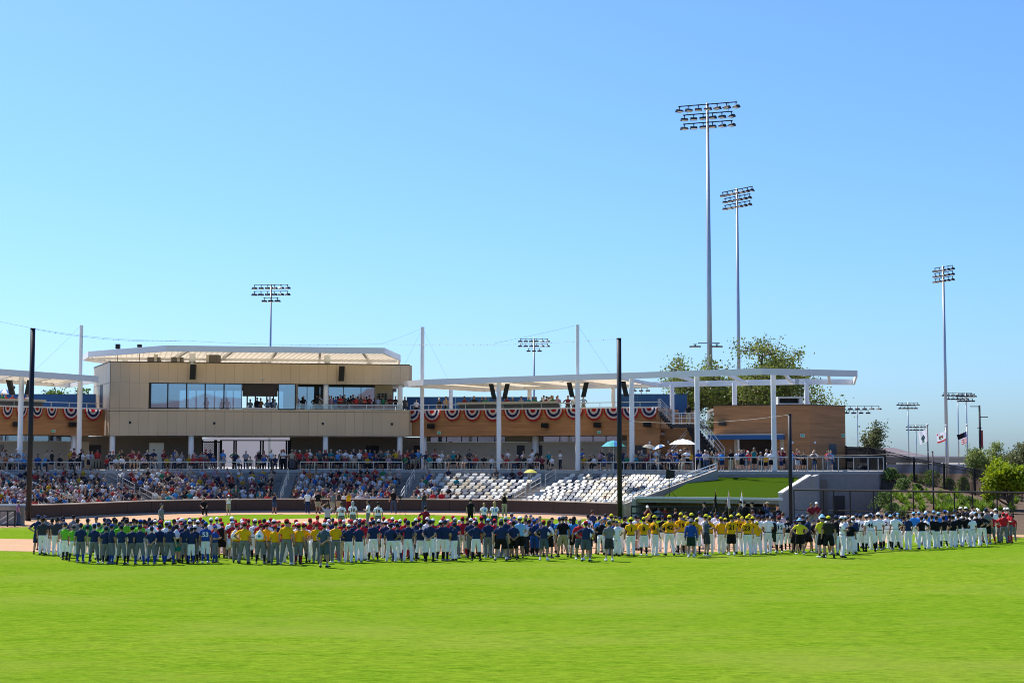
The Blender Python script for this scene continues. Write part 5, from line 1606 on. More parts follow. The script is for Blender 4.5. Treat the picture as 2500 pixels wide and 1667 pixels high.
# the other blocks, mostly under people: one mass of seats
other = MB()
blocks = [(marks[i] + .8, marks[i + 1] - .75) for i in range(0, 4)]
vs_b = {}
for c, me in SEATW.items():
    vs_b[c] = ([v.co.copy() for v in me.vertices], [tuple(p.vertices) for p in me.polygons])
ci = {'white': 0, 'tan': 1, 'navy': 2}
for (s0_, s1_) in blocks:
    for k in range(NROW):
        n = int((s1_ - s0_) / PITCH)
        for i in range(n):
            s = lerp(s0_, s1_, (i + .5) / n)
            p, q = row_pos(k, s)
            px = 1250 + F * p.x / p.y
            if px < -60: continue
            occ = rs.random() < (.95 if px > 330 else .86)
            if k == 0 and px < 620: occ = rs.random() < .45
            if occ: occupied_spots.append((p, q, k)); 
            if occ and rs.random() < .75: continue
            c = rs.choices(('white', 'tan', 'navy'), (.33, .32, .35))[0]
            V, Fc = vs_b[c]
            ang = math.atan2(q.y, q.x) - math.pi / 2
            ca, sa = math.cos(ang), math.sin(ang)
            other.add([(p.x + v.x * ca - v.y * sa, p.y + v.x * sa + v.y * ca, ROW0 + ROW_H * k + v.z) for v in V], Fc, ci[c])
tag(other.build('stadium_seats', [MATS['seat_white'], MATS['seat_tan'], MATS['seat_navy']]), 'folding seats scattered under the seated spectators behind home plate', 'seats', kind='stuff')

# ================================================================== PEOPLE
SKIN, SHIRT, PANTS, SOCK, SHOE, HAIR, BELT = range(7)
class Body:
    def __init__(s, hi): s.v, s.f, s.l, s.hi = [], [], [], hi
    def loft(s, rings, labs, closed=True):
        o = len(s.v); n = len(rings[0])
        for r, l in zip(rings, labs):
            s.v += r; s.l += [l] * n
        for i in range(len(rings) - 1):
            for k in range(n):
                k2 = (k + 1) % n
                s.f.append((o + i * n + k, o + i * n + k2, o + (i + 1) * n + k2, o + (i + 1) * n + k))
        s.f.append(tuple(o + k for k in reversed(range(n))))
        s.f.append(tuple(o + (len(rings) - 1) * n + k for k in range(n)))
    def limb(s, st, n=None):
        """stations (point, radius, label) -> tapered closed tube"""
        n = n or (12 if s.hi else 5)
        out = []
        st = [(p, r if isinstance(r, tuple) else (r, r), l) for p, r, l in st]
        for (p, r, l), (p2, r2, l2) in zip(st[:-1], st[1:]):
            p, p2 = Vector(p), Vector(p2)
            m = max(1, int((p2 - p).length / .03)) if s.hi else 1
            for k in range(m): out.append((p.lerp(p2, k / m), (lerp(r[0], r2[0], k / m), lerp(r[1], r2[1], k / m)), l))
        out.append((Vector(st[-1][0]), st[-1][1], st[-1][2]))
        rings, ref = [], None
        for i, (p, r, l) in enumerate(out):
            a = out[min(i + 1, len(out) - 1)][0] - out[max(i - 1, 0)][0]
            if a.length < 1e-6: a = Vector((0, 0, 1))
            a.normalize()
            if ref is None: ref = Vector((0, 1, 0)) if abs(a.y) < .9 else Vector((0, 0, 1))
            x = a.cross(ref); x.normalize(); y = x.cross(a) * -1
            ref = -y
            rr_ = r if isinstance(r, tuple) else (r, r)
            rings.append([p + rr_[0] * math.cos(2 * math.pi * k / n) * x + rr_[1] * math.sin(2 * math.pi * k / n) * -y for k in range(n)])
        s.loft(rings, [l for _, _, l in out])
    def stack(s, st, n=None):
        """horizontal elliptical sections (cx, cy, z, rx, ry, label)"""
        n = n or (18 if s.hi else 7)
        out = []
        for a, b in zip(st[:-1], st[1:]):
            m = max(1, int(abs(b[2] - a[2]) / .025)) if s.hi else 1
            for k in range(m): out.append([lerp(a[i], b[i], k / m) for i in range(5)] + [a[5]])
        out.append(list(st[-1]))
        rings = [[Vector((c[0] + c[3] * math.cos(2 * math.pi * k / n), c[1] + c[4] * math.sin(2 * math.pi * k / n), c[2])) for k in range(n)] for c in out]
        s.loft(rings, [c[5] for c in out])

ARMS = {  # elbow, wrist for the side x > 0
    'a': ((.245, -.03, 1.13), (.255, .05, .88)), 'w': ((.255, -.02, 1.13), (.275, .04, .88)), 'h': ((.40, -.10, 1.17), (.20, .02, 1.02)),
    'b': ((.27, -.10, 1.13), (.05, -.17, .96)), 'f': ((.25, .07, 1.13), (-.05, .20, 1.17)), 'u': ((.36, .08, 1.55), (.11, .0, 1.73)),
    'c': ((.22, .17, 1.27), (.07, .20, 1.55)), 'v': ((.24, -.12, 1.14), (.25, -.02, .90)), 'r': ((.22, .14, 1.13), (.10, .36, 1.10)),
    'o': ((.33, .12, 1.40), (.08, .15, 1.66)), 'j': ((.26, .02, 1.13), (.05, .18, .98)), 'x': ((.40, -.10, 1.17), (.20, .02, 1.02)), 's': ((.24, .10, 1.16), (.12, .33, 1.05))}
def figure(pose, bottom, hi, sleeve='short'):
    B = Body(hi)
    sit = pose == 's'
    dz = -.44 if sit else 0.0
    lean = .06 if sit else (.05 if pose in 'r' else 0.0)
    def up(p): return Vector((p[0], p[1] - (.0 if not sit else -.0) + lean * (p[2] - .95), p[2] + dz))
    T_ = lambda cx, cy, z, rx, ry, l: (cx, cy + lean * (z - .95), z + dz, rx, ry, l)
    hem = .97 if pose in 'arvjos' else 1.0
    B.stack([T_(0, 0, .84, .135, .105, PANTS), T_(0, -.008, .91, .168, .125, PANTS), T_(0, -.005, hem - .025, .163, .12, BELT), T_(0, -.004, hem, .163, .12, SHIRT), T_(0, 0, hem + .004, .180, .132, SHIRT),
             T_(0, .0, 1.10, .158, .118, SHIRT), T_(0, .0, 1.26, .175, .124, SHIRT), T_(0, -.005, 1.345, .172, .112, SHIRT), T_(0, -.010, 1.40, .142, .095, SHIRT), T_(0, -.012, 1.445, .092, .078, SHIRT), T_(0, -.012, 1.478, .064, .064, SKIN),
             T_(0, -.005, 1.50, .056, .058, SKIN), T_(0, .005, 1.56, .056, .06, SKIN)])
    B.stack([T_(0, .012, 1.515, .030, .040, SKIN), T_(0, .022, 1.535, .052, .068, SKIN), T_(0, .016, 1.57, .066, .085, SKIN), T_(0, .006, 1.62, .074, .096, SKIN), T_(0, .002, 1.665, .077, .099, SKIN),
             T_(0, 0, 1.705, .070, .090, HAIR), T_(0, 0, 1.735, .050, .064, HAIR), T_(0, 0, 1.75, .02, .03, HAIR)], 16 if hi else 7)
    if hi:
        B.limb([(up((0, .085, 1.645)), .010, SKIN), (up((0, .112, 1.612)), .016, SKIN), (up((0, .098, 1.603)), .012, SKIN)], 6)
        for s in (-1, 1): B.limb([(up((s * .070, -.004, 1.60)), .014, SKIN), (up((s * .084, -.008, 1.635)), .020, SKIN), (up((s * .074, -.004, 1.655)), .012, SKIN)], 6)
    wr = []
    for s in (-1, 1):
        e, w = ARMS[pose]
        if pose == 'x' and s < 0: e, w = ARMS['a']
        if pose == 'o' and s < 0: e, w = ARMS['j']
        sw = .22 if (pose == 'v') else 0
        sh = up((s * .168, -.01, 1.365)); el = up((s * e[0], e[1] + s * sw * .5, e[2])); wt = up((s * w[0], w[1] + s * sw, w[2]))
        ins = up((s * .09, -.005, 1.385))
        if sleeve == 'long':
            B.limb([(ins, .048, SHIRT), (sh, .060, SHIRT), (el, .050, SHIRT), (wt, .042, SHIRT), (wt, .030, SKIN), (wt + (wt - el).normalized() * .03, .028, SKIN)])
        else:
            m = sh.lerp(el, .72)
            B.limb([(ins, .048, SHIRT), (sh, .058, SHIRT), (m, .064, SHIRT), (m + (el - sh).normalized() * .003, .046, SKIN), (el, .041, SKIN), (el.lerp(wt, .4), .042, SKIN), (wt, .028, SKIN), (wt + (wt - el).normalized() * .02, .028, SKIN)])
        hd = (wt - el).normalized()
        if pose in 'bfju': hd = (hd + Vector((-s * .4, 0, 0))).normalized()
        B.limb([(wt, .028, SKIN), (wt + hd * .05, (.042, .02), SKIN), (wt + hd * .095, (.040, .017), SKIN)], 8 if hi else 5)
        wr.append((wt, hd, s))
    for s in (-1, 1):
        spread = {'w': .20, 'h': .17, 'b': .15, 'f': .14, 'x': .17}.get(pose, .115)
        fy = .20 * s if pose == 'v' else 0.0
        hip = Vector((s * .088, 0, .90 + dz))
        if sit: kn, an = Vector((s * .13, .42, .50)), Vector((s * .12, .40, .085))
        else: kn, an = Vector((s * lerp(.10, spread, .5), .015 + fy * .55 + .02, .49)), Vector((s * spread, -.015 + fy, .085))
        if pose == 'x' and s > 0: kn, an = kn + Vector((.03, .07, 0)), an + Vector((.05, .03, 0))
        d1, d2 = (kn - hip), (an - kn)
        if bottom == 'L':
            st = [(hip, .105, PANTS), (hip + d1 * .5, .092, PANTS), (kn, .074, PANTS), (kn + d2 * .5, .068, PANTS), (kn + d2 * .97, .064, PANTS), (kn + d2 * .98, .04, SHOE), (an, .042, SHOE)]
        elif bottom == 'K':
            st = [(hip, .105, PANTS), (hip + d1 * .5, .096, PANTS), (kn, .082, PANTS), (kn + d2 * .20, .080, PANTS), (kn + d2 * .26, .062, PANTS), (kn + d2 * .27, .055, SOCK), (kn + d2 * .42, .058, SOCK), (kn + d2 * .75, .044, SOCK), (an, .040, SOCK)]
        else:
            e = .93 if not sit else .80
            st = [(hip, .108, PANTS), (hip + d1 * .5, .105, PANTS), (hip + d1 * e, .104, PANTS), (hip + d1 * (e + .01), .062, SKIN), (kn, .056, SKIN), (kn + d2 * .35, .057, SKIN), (kn + d2 * .8, .038, SKIN), (kn + d2 * .85, .042, SOCK), (an, .042, SOCK)]
        B.limb(st)
        out = Vector((s * .35, 1, 0)).normalized() if not pose == 'v' else Vector((s * .1, 1, 0)).normalized()
        f0 = Vector((an.x, an.y, .045))
        B.limb([(f0 - out * .085, .036, SHOE), (f0 - out * .02, (.043, .048), SHOE), (f0 + out * .10, (.048, .036), SHOE), (f0 + out * .165 + Vector((0, 0, -.012)), (.036, .024), SHOE)], 10 if hi else 5)
    return B, wr

HI = {}
def hi_mesh(pose, bottom, sleeve):
    key = (pose, bottom, sleeve)
    if key in HI: return HI[key]
    B, wr = figure(pose, bottom, True, sleeve)
    me = bpy.data.meshes.new('raw'); me.from_pydata([tuple(v) for v in B.v], [], B.f); me.update()
    o = bpy.data.objects.new('raw', me); col.objects.link(o)
    md = o.modifiers.new('r', 'REMESH'); md.mode = 'VOXEL'; md.voxel_size = .0165; md.use_smooth_shade = True
    dg_ = bpy.context.evaluated_depsgraph_get()
    m2 = bpy.data.meshes.new_from_object(o.evaluated_get(dg_))
    bpy.data.objects.remove(o); bpy.data.meshes.remove(me)
    kd = KDTree(len(B.v))
    for i, v in enumerate(B.v): kd.insert(v, i)
    kd.balance()
    n = len(m2.polygons)
    lab = np.zeros(n, dtype=np.int32)
    for i, p in enumerate(m2.polygons):
        c = p.center
        l = B.l[kd.find(c)[1]]
        if l == SKIN and c.z > 1.565 and abs(c.x) < .1 and c.y < .02 - max(0, (1.64 - c.z)) * .5 and pose != 's':
            if math.hypot(c.x, c.y) < .12: l = HAIR
        lab[i] = l
    # five separate fingers on each hand, rooted in the palm
    vs = [v.co.copy() for v in m2.vertices]; fs = [tuple(p.vertices) for p in m2.polygons]; labs = list(lab)
    for wt, hd, s in wr:
        side = hd.cross(Vector((0, 1, 0)) if abs(hd.y) < .9 else Vector((0, 0, 1))).normalized()
        curl = side.cross(hd).normalized()
        for k in range(5):
            if k < 4:
                base = wt + hd * .085 + side * (-.027 + .018 * k); L = (.065, .075, .07, .055)[k]; dd = hd
            else:
                base = wt + hd * .04 + side * .030 * (1 if s > 0 else -1); L = .055; dd = (hd + side * (.8 if s > 0 else -.8)).normalized()
            pts = [base, base + dd * L * .5 + curl * .004, base + dd * L * .85 + curl * .022]
            mb = MB(); mb.path(pts, [.0095, .009, .0065], 4)
            o0 = len(vs); vs += [Vector(v) for v in mb.v]; fs += [tuple(i + o0 for i in f) for f in mb.f]; labs += [SKIN] * len(mb.f)
    bpy.data.meshes.remove(m2)
    m3 = bpy.data.meshes.new('person'); m3.from_pydata(vs, [], fs); m3.update()
    m3.polygons.foreach_set('material_index', np.array(labs, dtype=np.int32)); m3.polygons.foreach_set('use_smooth', [True] * len(fs))
    for _ in range(7): m3.materials.append(WHITE)
    bvh = BVHTree.FromPolygons(vs, fs)
    HI[key] = (m3, bvh)
    return HI[key]

COLS = {'n': ('navy', (.018, .034, .095)), 'k': ('black', (.012, .012, .014)), 'g': ('grey', (.19, .195, .205)), 'w': ('white', (.87, .86, .88)), 'l': ('lime green', (.17, .50, .035)), 'G': ('green', (.015, .19, .07)),
        'r': ('red', (.50, .022, .030)), 'y': ('gold', (.80, .42, .006)), 'b': ('royal blue', (.015, .065, .30)), 's': ('sky blue', (.04, .24, .62)), 'm': ('maroon', (.15, .014, .025)), 't': ('slate', (.075, .10, .125)),
        'c': ('charcoal', (.045, .047, .055)), 'o': ('dark olive', (.035, .032, .022)), 'h': ('khaki', (.42, .35, .22)), 'Y': ('yellow', (.66, .58, .03)), 'p': ('pale pink', (.55, .46, .50)), 'j': ('blue denim', (.045, .075, .14)),
        'v': ('violet blue', (.12, .15, .34)), 'L': ('light blue', (.25, .50, .72)), 'e': ('dark green', (.018, .04, .03)), 'S': ('pale grey', (.45, .47, .49)), 'T': ('teal', (.01, .20, .22)), 'P': ('dusty purple', (.24, .12, .22)), 'O': ('orange', (.55, .15, .03))}
HAIRC = {'d': ('dark', (.012, .010, .009)), 'b': ('brown', (.07, .035, .018)), 'g': ('grey', (.40, .38, .36)), 'l': ('blond', (.42, .29, .12))}
def cloth(c): return M('cloth_' + c, COLS[c][1], .85, .10, 9, bump=.15, spec=.15)
SKINS = [M('skin_%d' % i, c, .55, .06, 6) for i, c in enumerate(((.46, .27, .19), (.38, .21, .14), (.30, .16, .10), (.50, .31, .23)))]
for k, (nm, c) in HAIRC.items(): M('hair_' + k, c, .7, .2, 30)
BELTM = M('belt_black', (.015, .014, .014), .5)
SHOES = [M('shoe_black', (.02, .02, .022), .5), M('shoe_white', (.7, .7, .7), .5), M('shoe_grey', (.22, .22, .24), .6)]
def cap_mesh(kind):
    mb = MB()
    if kind == 'cap':
        mb.ellipsoid((0, -.004, 1.672), (.088, .108, .10), 18, 6, 0, 0, 90)
        mb.ellipsoid((0, -.004, 1.672), (.087, .107, .02), 18, 2, 0, -90, 0)
        n = 9; top, bot = [], []
        for k in range(n):
            a = math.radians(20 + 140 * k / (n - 1))
            for r, z in ((1.0, 1.678), (1.0, 1.67)):
                pass
            x0, y0 = math.cos(a) * .086, -.004 + math.sin(a) * .106
            x1, y1 = math.cos(a) * .082, .03 + math.sin(a) * .165
            dz = -.018 * (math.cos(a) ** 2)
            top.append(((x0, y0, 1.684 + dz * .5), (x1, y1, 1.672 + dz)))
        vs = [p for t in top for p in t] + [(p[0], p[1], p[2] - .008) for t in top for p in t]
        fs = [(2 * k, 2 * k + 1, 2 * k + 3, 2 * k + 2) for k in range(n - 1)] + [(2 * n + 2 * k + 2, 2 * n + 2 * k + 3, 2 * n + 2 * k + 1, 2 * n + 2 * k) for k in range(n - 1)] + [(2 * k + 1, 2 * n + 2 * k + 1, 2 * n + 2 * k + 3, 2 * k + 3) for k in range(n - 1)]
        mb.add(vs, fs, 1)
        mb.ellipsoid((0, -.004, 1.772), (.012, .012, .008), 6, 3, 1)
    elif kind == 'bucket':
        mb.ellipsoid((0, -.002, 1.675), (.090, .110, .095), 18, 6, 0, 0, 90)
        n = 20
        vs = [(math.cos(2 * math.pi * k / n) * r[0], math.sin(2 * math.pi * k / n) * r[1], r[2]) for r in ((.088, .108, 1.69), (.16, .18, 1.645), (.16, .18, 1.637), (.086, .106, 1.68)) for k in range(n)]
        mb.add(vs, [(j * n + k, j * n + (k + 1) % n, (j + 1) * n + (k + 1) % n, (j + 1) * n + k) for j in range(3) for k in range(n)])
    elif kind == 'short':
        mb.ellipsoid((0, -.014, 1.66), (.084, .104, .105), 16, 6, 0, 8, 90)
        mb.ellipsoid((0, -.040, 1.635), (.080, .078, .075), 14, 8, 0, -80, 60)
    elif kind == 'long':
        mb.ellipsoid((0, -.014, 1.66), (.086, .106, .105), 16, 6, 0, 8, 90)
        B = Body(True); B.limb([((0, -.04, 1.68), (.085, .075), 0), ((0, -.055, 1.58), (.09, .06), 0), ((0, -.085, 1.47), (.080, .042), 0), ((0, -.10, 1.40), (.045, .028), 0)], 12)
        mb.add(B.v, B.f)
    elif kind == 'tail':
        B = Body(True); B.limb([((0, -.09, 1.67), .03, 0), ((0, -.13, 1.62), .04, 0), ((0, -.115, 1.50), .022, 0)], 8)
        mb.add(B.v, B.f)
    return mb
CAPS = {}
def head_mesh(kind, mats):
    key = (kind, tuple(m.name for m in mats))
    if key not in CAPS: CAPS[key] = cap_mesh(kind).mesh({'cap': 'cap', 'bucket': 'bucket_hat'}.get(kind, 'hair'), mats if kind == 'cap' else mats[:1], True)
    return CAPS[key]
fm = MB()
for s in (-1, 1): fm.ellipsoid((s * .032, .094, 1.648), (.013, .008, .007), 8, 4)
for s in (-1, 1): fm.box(s * .032 - .016, s * .032 + .016, .092, .100, 1.664, 1.669)
fm.box(-.022, .022, .093, .101, 1.572, 1.577)
FACE = fm.mesh('face_features', MATS['hair_d'])

def number_mesh(txt, bvh, size=.27, z0=1.13):
    cu = bpy.data.curves.new('t', 'FONT'); cu.body = txt; cu.size = size; cu.align_x = 'CENTER'; cu.offset = .008; cu.resolution_u = 3; cu.fill_mode = 'FRONT'
    o = bpy.data.objects.new('t', cu); col.objects.link(o)
    me = bpy.data.meshes.new_from_object(o.evaluated_get(bpy.context.evaluated_depsgraph_get()))
    bm = bmesh.new(); bm.from_mesh(me); bmesh.ops.triangulate(bm, faces=bm.faces[:])
    bmesh.ops.subdivide_edges(bm, edges=[e for e in bm.edges if e.calc_length() > .05], cuts=1)
    for v in bm.verts:
        x, z = v.co.x, v.co.y + z0
        h = bvh.ray_cast(Vector((x, -1, z)), Vector((0, 1, 0)))
        y = (h[0].y if h[0] is not None else -.12) - .012
        v.co = Vector((x, y, z))
    m2 = bpy.data.meshes.new('jersey_number'); bm.to_mesh(m2); bm.free()
    bpy.data.objects.remove(o); bpy.data.curves.remove(cu); bpy.data.meshes.remove(me)
    return m2

PEOPLE = []
rp_ = random.Random(99)
def face_yaw(f):
    return {'F': math.pi, 'R': -math.pi / 2, 'L': math.pi / 2, 'B': 0.0, 'Q': -.75, 'q': .75}[f]
def add_person(px, d, z, H, head, shirt, bot, sock, pose, face, num, group, vis, bag=None, extra=None):
    bc, bt = bot[1], bot[0]
    sleeve = 'long' if shirt.endswith('+') else 'short'
    shirt = shirt[0]
    pose = pose if pose in ARMS else 'a'
    if pose == 'a' and not num and face == 'B' and rp_.random() < .55: pose = rp_.choice('wxxhjjfb')
    me, bvh = hi_mesh(pose, bt, sleeve)
    sc = H / (1.775 if head[0] not in 'HX' else 1.765)
    yaw = face_yaw(face) + rp_.uniform(-.42, .42) * (.5 if num else 1)
    x = GX(px, d)
    w = sc * rp_.uniform(.96, 1.10)
    if extra == 'big': w = sc * 1.28
    o = place('person', me, (x, d, z), yaw, (w * (-1 if (not num and rp_.random() < .5) else 1), w * 1.02, sc))
    hair = rp_.choice('ddddbb')
    skin = SKINS[rp_.choices((0, 1, 2, 3), (4, 4, 2, 3))[0]]
    shoe = SHOES[rp_.choices((0, 1, 2), (5, 3, 2))[0]]
    if bt == 'L' and bc == 'w' and rp_.random() < .5: shoe = SHOES[1]
    if head[0] in 'HX': hair = head[1]
    for i, m in enumerate((skin, cloth(shirt), cloth(bc), cloth(sock), shoe, MATS['hair_' + hair], BELTM if pose not in 'arvjos' or bc in 'wg' else cloth(shirt))):
        o.material_slots[i].link = 'OBJECT'; o.material_slots[i].material = m
    if head[0] == 'H':
        place('hair', head_mesh('short', [MATS['hair_' + hair]]), parent=o)
    elif head[0] == 'X':
        place('hair', head_mesh('long', [MATS['hair_' + hair]]), parent=o)
    elif head[0] == 'B':
        place('bucket_hat', head_mesh('bucket', [cloth(head[1])]), parent=o)
    else:
        place('cap', head_mesh('cap', [cloth(head[0]), cloth(head[1] if len(head) > 1 and head[1] in COLS else head[0])]), parent=o)
        if head.endswith('~'): place('ponytail', head_mesh('tail', [MATS['hair_b']]), parent=o)
    if face in 'FRL': place('face_features', FACE, parent=o)
    if num:
        t_, nc = num.split(':') if ':' in num else (num, 'k')
        nm = number_mesh(t_, bvh); nm.materials.append(cloth(nc)); place('jersey_number', nm, parent=o)
    PEOPLE.append(dict(o=o, px=px, head=head, shirt=shirt, bot=bot, sock=sock, num=num, group=group, vis=vis, pose=pose, face=face, bag=bag, z=z))
    return o

# rows: x, head row, foot row (0 = feet hidden) in an enlarged crop; headgear, shirt, legs, socks, pose+facing, number
T1_ = """455 828 1285 n n Sn k hB|510 858 1295 k c Lw k aB|615 866 1288 k c Lw k aB|668 855 1300 k~ c Lw k aB|738 845 1280 k n Lk k aB|770 915 1352 n l Kw k aQ|860 828 0 k g Lg k aB|865 935 1368 g l Kw e aB
905 868 0 k g Lw k aB|945 920 1385 n n Kg b aB|1020 945 1368 n l Lw k aB|1022 868 0 n G Lw k aB|1100 930 1392 n n Kg n wB|1120 848 0 n w Lg k aF|1150 915 1350 n l Lw k aB|1215 862 0 n G Lw k aB|1235 958 1393 n n Kg k aB|1258 868 0 n G Lw k aB
1265 903 0 n G Lw k aB|1300 930 1398 b n Kg b jQ|1325 855 0 k G Lw k aB|1345 872 0 k G Lw k aB|1388 905 1350 n l Lw k aB|1412 940 1405 n n Kg k wB|1440 850 0 k G Lw k aB|1470 872 1350 k l Lw k aB|1535 950 1400 n n Kg k hB
1550 868 0 k G Lw k aB|1580 882 0 k l Lw k aB|1625 880 1360 b l Lw k aB|1622 938 1402 n n Kg b wB|1668 880 0 k r Lw k aB|1695 895 0 n r Lw k aB|1728 858 0 Hd n Lw k aB|1750 892 0 n w Lw k aB|1757 960 1402 n n Kg b aB|1793 885 0 w w Lw k aB|1858 890 0 r r Lw k aB
1850 935 1395 n n Kg b wB|1925 895 0 w w Lw k aB|1957 895 0 w w Lw k aB|1963 935 1400 n n Kg b wB|2012 875 0 k n Lw k aB|2045 935 1380 Xd k ST k aB|2085 870 0 w w Lw k aB|2062 860 0 r r Lw k aB|2130 900 0 n n Lg k aB|2142 935 1392 n n Kg k aB
2185 860 0 n n Lw k aB|2190 880 0 w w Lw k aB|2212 965 1392 n n Kw b aB|2252 945 1388 wn n Kg k aB|2283 885 1350 w p Kw k aB|2312 855 0 r r Lw k aB|2342 880 0 n n Lg k aB"""
T2_ = """22 905 1388 b b Kw b aB 53:w|82 862 0 w w Lw k aB|132 950 1385 b b Kg b fR|148 855 0 w w Lw k aB|190 862 0 r r Lw k aB|208 905 1325 r k Sk k aB|320 848 1338 w w Kw k aB 11:n|357 880 0 r r Lw k aB|375 920 1385 r y Lg k aB|432 878 0 w w Lw k aB|467 905 1395 r y Lg k xB
512 872 0 r r Lw k aB|587 872 1340 w w Kw k aB 2:n|640 880 0 r r Lg k aB|655 922 1395 r y Kg k wB|690 870 0 Hd k Lw k aB|722 912 1388 r y Lg k aB|737 892 0 w w Lw k aB|765 862 0 r r Lw k aB|802 880 0 wn n Lw k aB|817 940 1400 r y Lg k aB|948 870 1405 r y Lg k wB
905 930 0 r r Lw m aB|1055 880 0 r r Lw k aB|1087 925 1403 r y Kg m aB|1066 910 0 w w Lw k aB|1140 920 1382 r y Kg k aB|1155 912 0 w w Lw k aB|1215 862 0 r r Lw r aB|1300 833 0 r r Lw r aB|1292 910 1388 r y Lg k aB|1385 880 0 r r Lw k aB|1380 915 1438 S t St S bB
1430 878 0 wn n Lw k aB|1475 865 0 n n Lw k aB|1510 900 1385 r y Lg k aB|1562 880 1350 r r Kw r aB|1606 930 1370 n n Lh k aB|1657 932 1380 w n Lw k fB|1690 880 0 r r Lw k aB|1733 890 0 wn n Lw k aB|1777 920 1380 n n Lw k aB|1790 886 0 n n Lw k uB|1822 885 0 r r Lw k aB
1898 905 0 n n Lw k aB|1925 850 0 r r Lw k aB|1942 885 1368 n n Kw k wB|2002 878 0 wn n Lw k aB|2060 850 0 r r Lw k aB|2082 890 0 w n Lw k aB|2140 922 1370 n n Lw k xB|2160 855 0 wn n Lg k aB|2215 918 1368 n n Kw n aB|2205 888 0 r r Lw k aB|2247 878 0 w n Lw k aB|2307 862 1340 r r Kw r aB|2338 890 1370 n n Lw k aB"""
T3_ = """75 868 0 w n Lw k aB|112 858 0 r r Lw k aB|45 905 0 k t Lt k aB|130 920 1365 n n Kw k aB|205 855 0 w w Lw k aB|237 880 1370 n n Kw k aB|272 870 0 w r Lw k aB|375 865 0 r r Lw k aB|360 890 1360 wn n Kw k fB|410 885 1362 n n Kw k jQ|500 838 0 r r Lw r aB|522 862 1330 S n Lg k aB
515 912 1360 n n Lw k jq|610 845 1320 r r Kw r aB|662 850 0 Hb k Lg k aB|705 865 1330 w n Kg k aB|765 895 1360 n n Kw k hB|760 858 0 w n Lw k aB|826 838 1310 r r Sr k aB|902 868 1330 L n Lg k aB|976 872 1310 r r Sk k aB|1052 868 0 g n Lw k aB|1050 895 1358 k n Sk w wB
1102 850 1330 S n Lg k aB|1172 803 0 g v Lg k aB|1192 895 1350 k n Sk k bB|1266 842 1330 w L Sk k aB|1337 828 0 Hd k Lk k aF|1375 880 1300 k c Kb k wB 21:w|1432 880 0 b n Kb k aB|1495 838 0 Xl b Lb k aB|1540 885 1358 r n St w aB|1602 885 1330 Xb k Sk k aQ|1720 852 0 b s Sk k aB|1757 838 1318 g k Sh k wB
1887 845 1318 Xd s Sk k aB|1950 878 1352 Hg r St w vF|2022 895 1370 r n St w hQ|2047 820 0 k w Lk k aB|2097 775 0 Hb n Lk k aB|2177 838 1285 Hd s Sk k aB|2247 815 0 Hd k Lk k aB|2287 885 1365 g g Sc w fB|2315 815 1292 Y y Lw k aB 9"""
T4_ = """12 880 1292 Y y Lw k aB|110 845 0 k k Lw k aB|185 855 1308 Y y Lw k aB 1|242 825 0 n w Lw k aB|332 852 1303 Y y Kw k aB 8|375 720 0 w m Lw k cF|457 832 1300 Y y Lw k aQ 18|547 830 0 n k Lw k aB|627 828 1300 Y y Lw k hB 42|695 755 0 Hb k Lk k aB|757 800 1290 Y y Kw k aB 19
802 835 0 Y y Lw k aB|818 792 0 Hd k Lk k aB|880 805 1310 Y y Lw k aB 34|872 868 1322 Bg b+ Se w aB|942 862 1285 Y y Kw k aQ|970 785 0 n w Lw k aB|1048 820 1310 Y t Sc k fR|1087 838 1280 Y y Lw k aB 15|1150 800 0 Hb w Lw k aB|1177 830 0 n w Lw k aB|1217 850 1280 Y y Lw k aB|1267 862 1280 Y y Kw k aB 3
1335 825 1300 Y y Sk w aB 21|1420 810 1280 Y y Lw k aB 10|1517 840 1300 Y y Lw k aB 23|1542 818 0 Y y Lw k aB|1580 845 1285 Y y Lw k aB 9|1582 770 0 Hb k Lk k aB|1642 825 1280 n w Lw k aB|1627 905 1285 Y y Lw k aB|1692 832 0 nr w Lw k aB|1752 815 1280 n w Lw k aB|1805 825 1270 nr w Se w aB
1882 838 1270 m w Kw k aB 12|1977 845 1250 n k Kw k aB 34:w|2062 885 0 n n Sk k aB|2117 862 1290 BL Y Sk k hB|2087 840 0 n n Lk k aB|2155 825 0 g k Lk k aB|2212 830 1270 g n Sk k vR|1870 805 0 n k Lk k aF|1925 800 0 Hb p Lg k aB|1245 830 0 n w Lw k aB|1600 815 0 n w Lw k aB"""
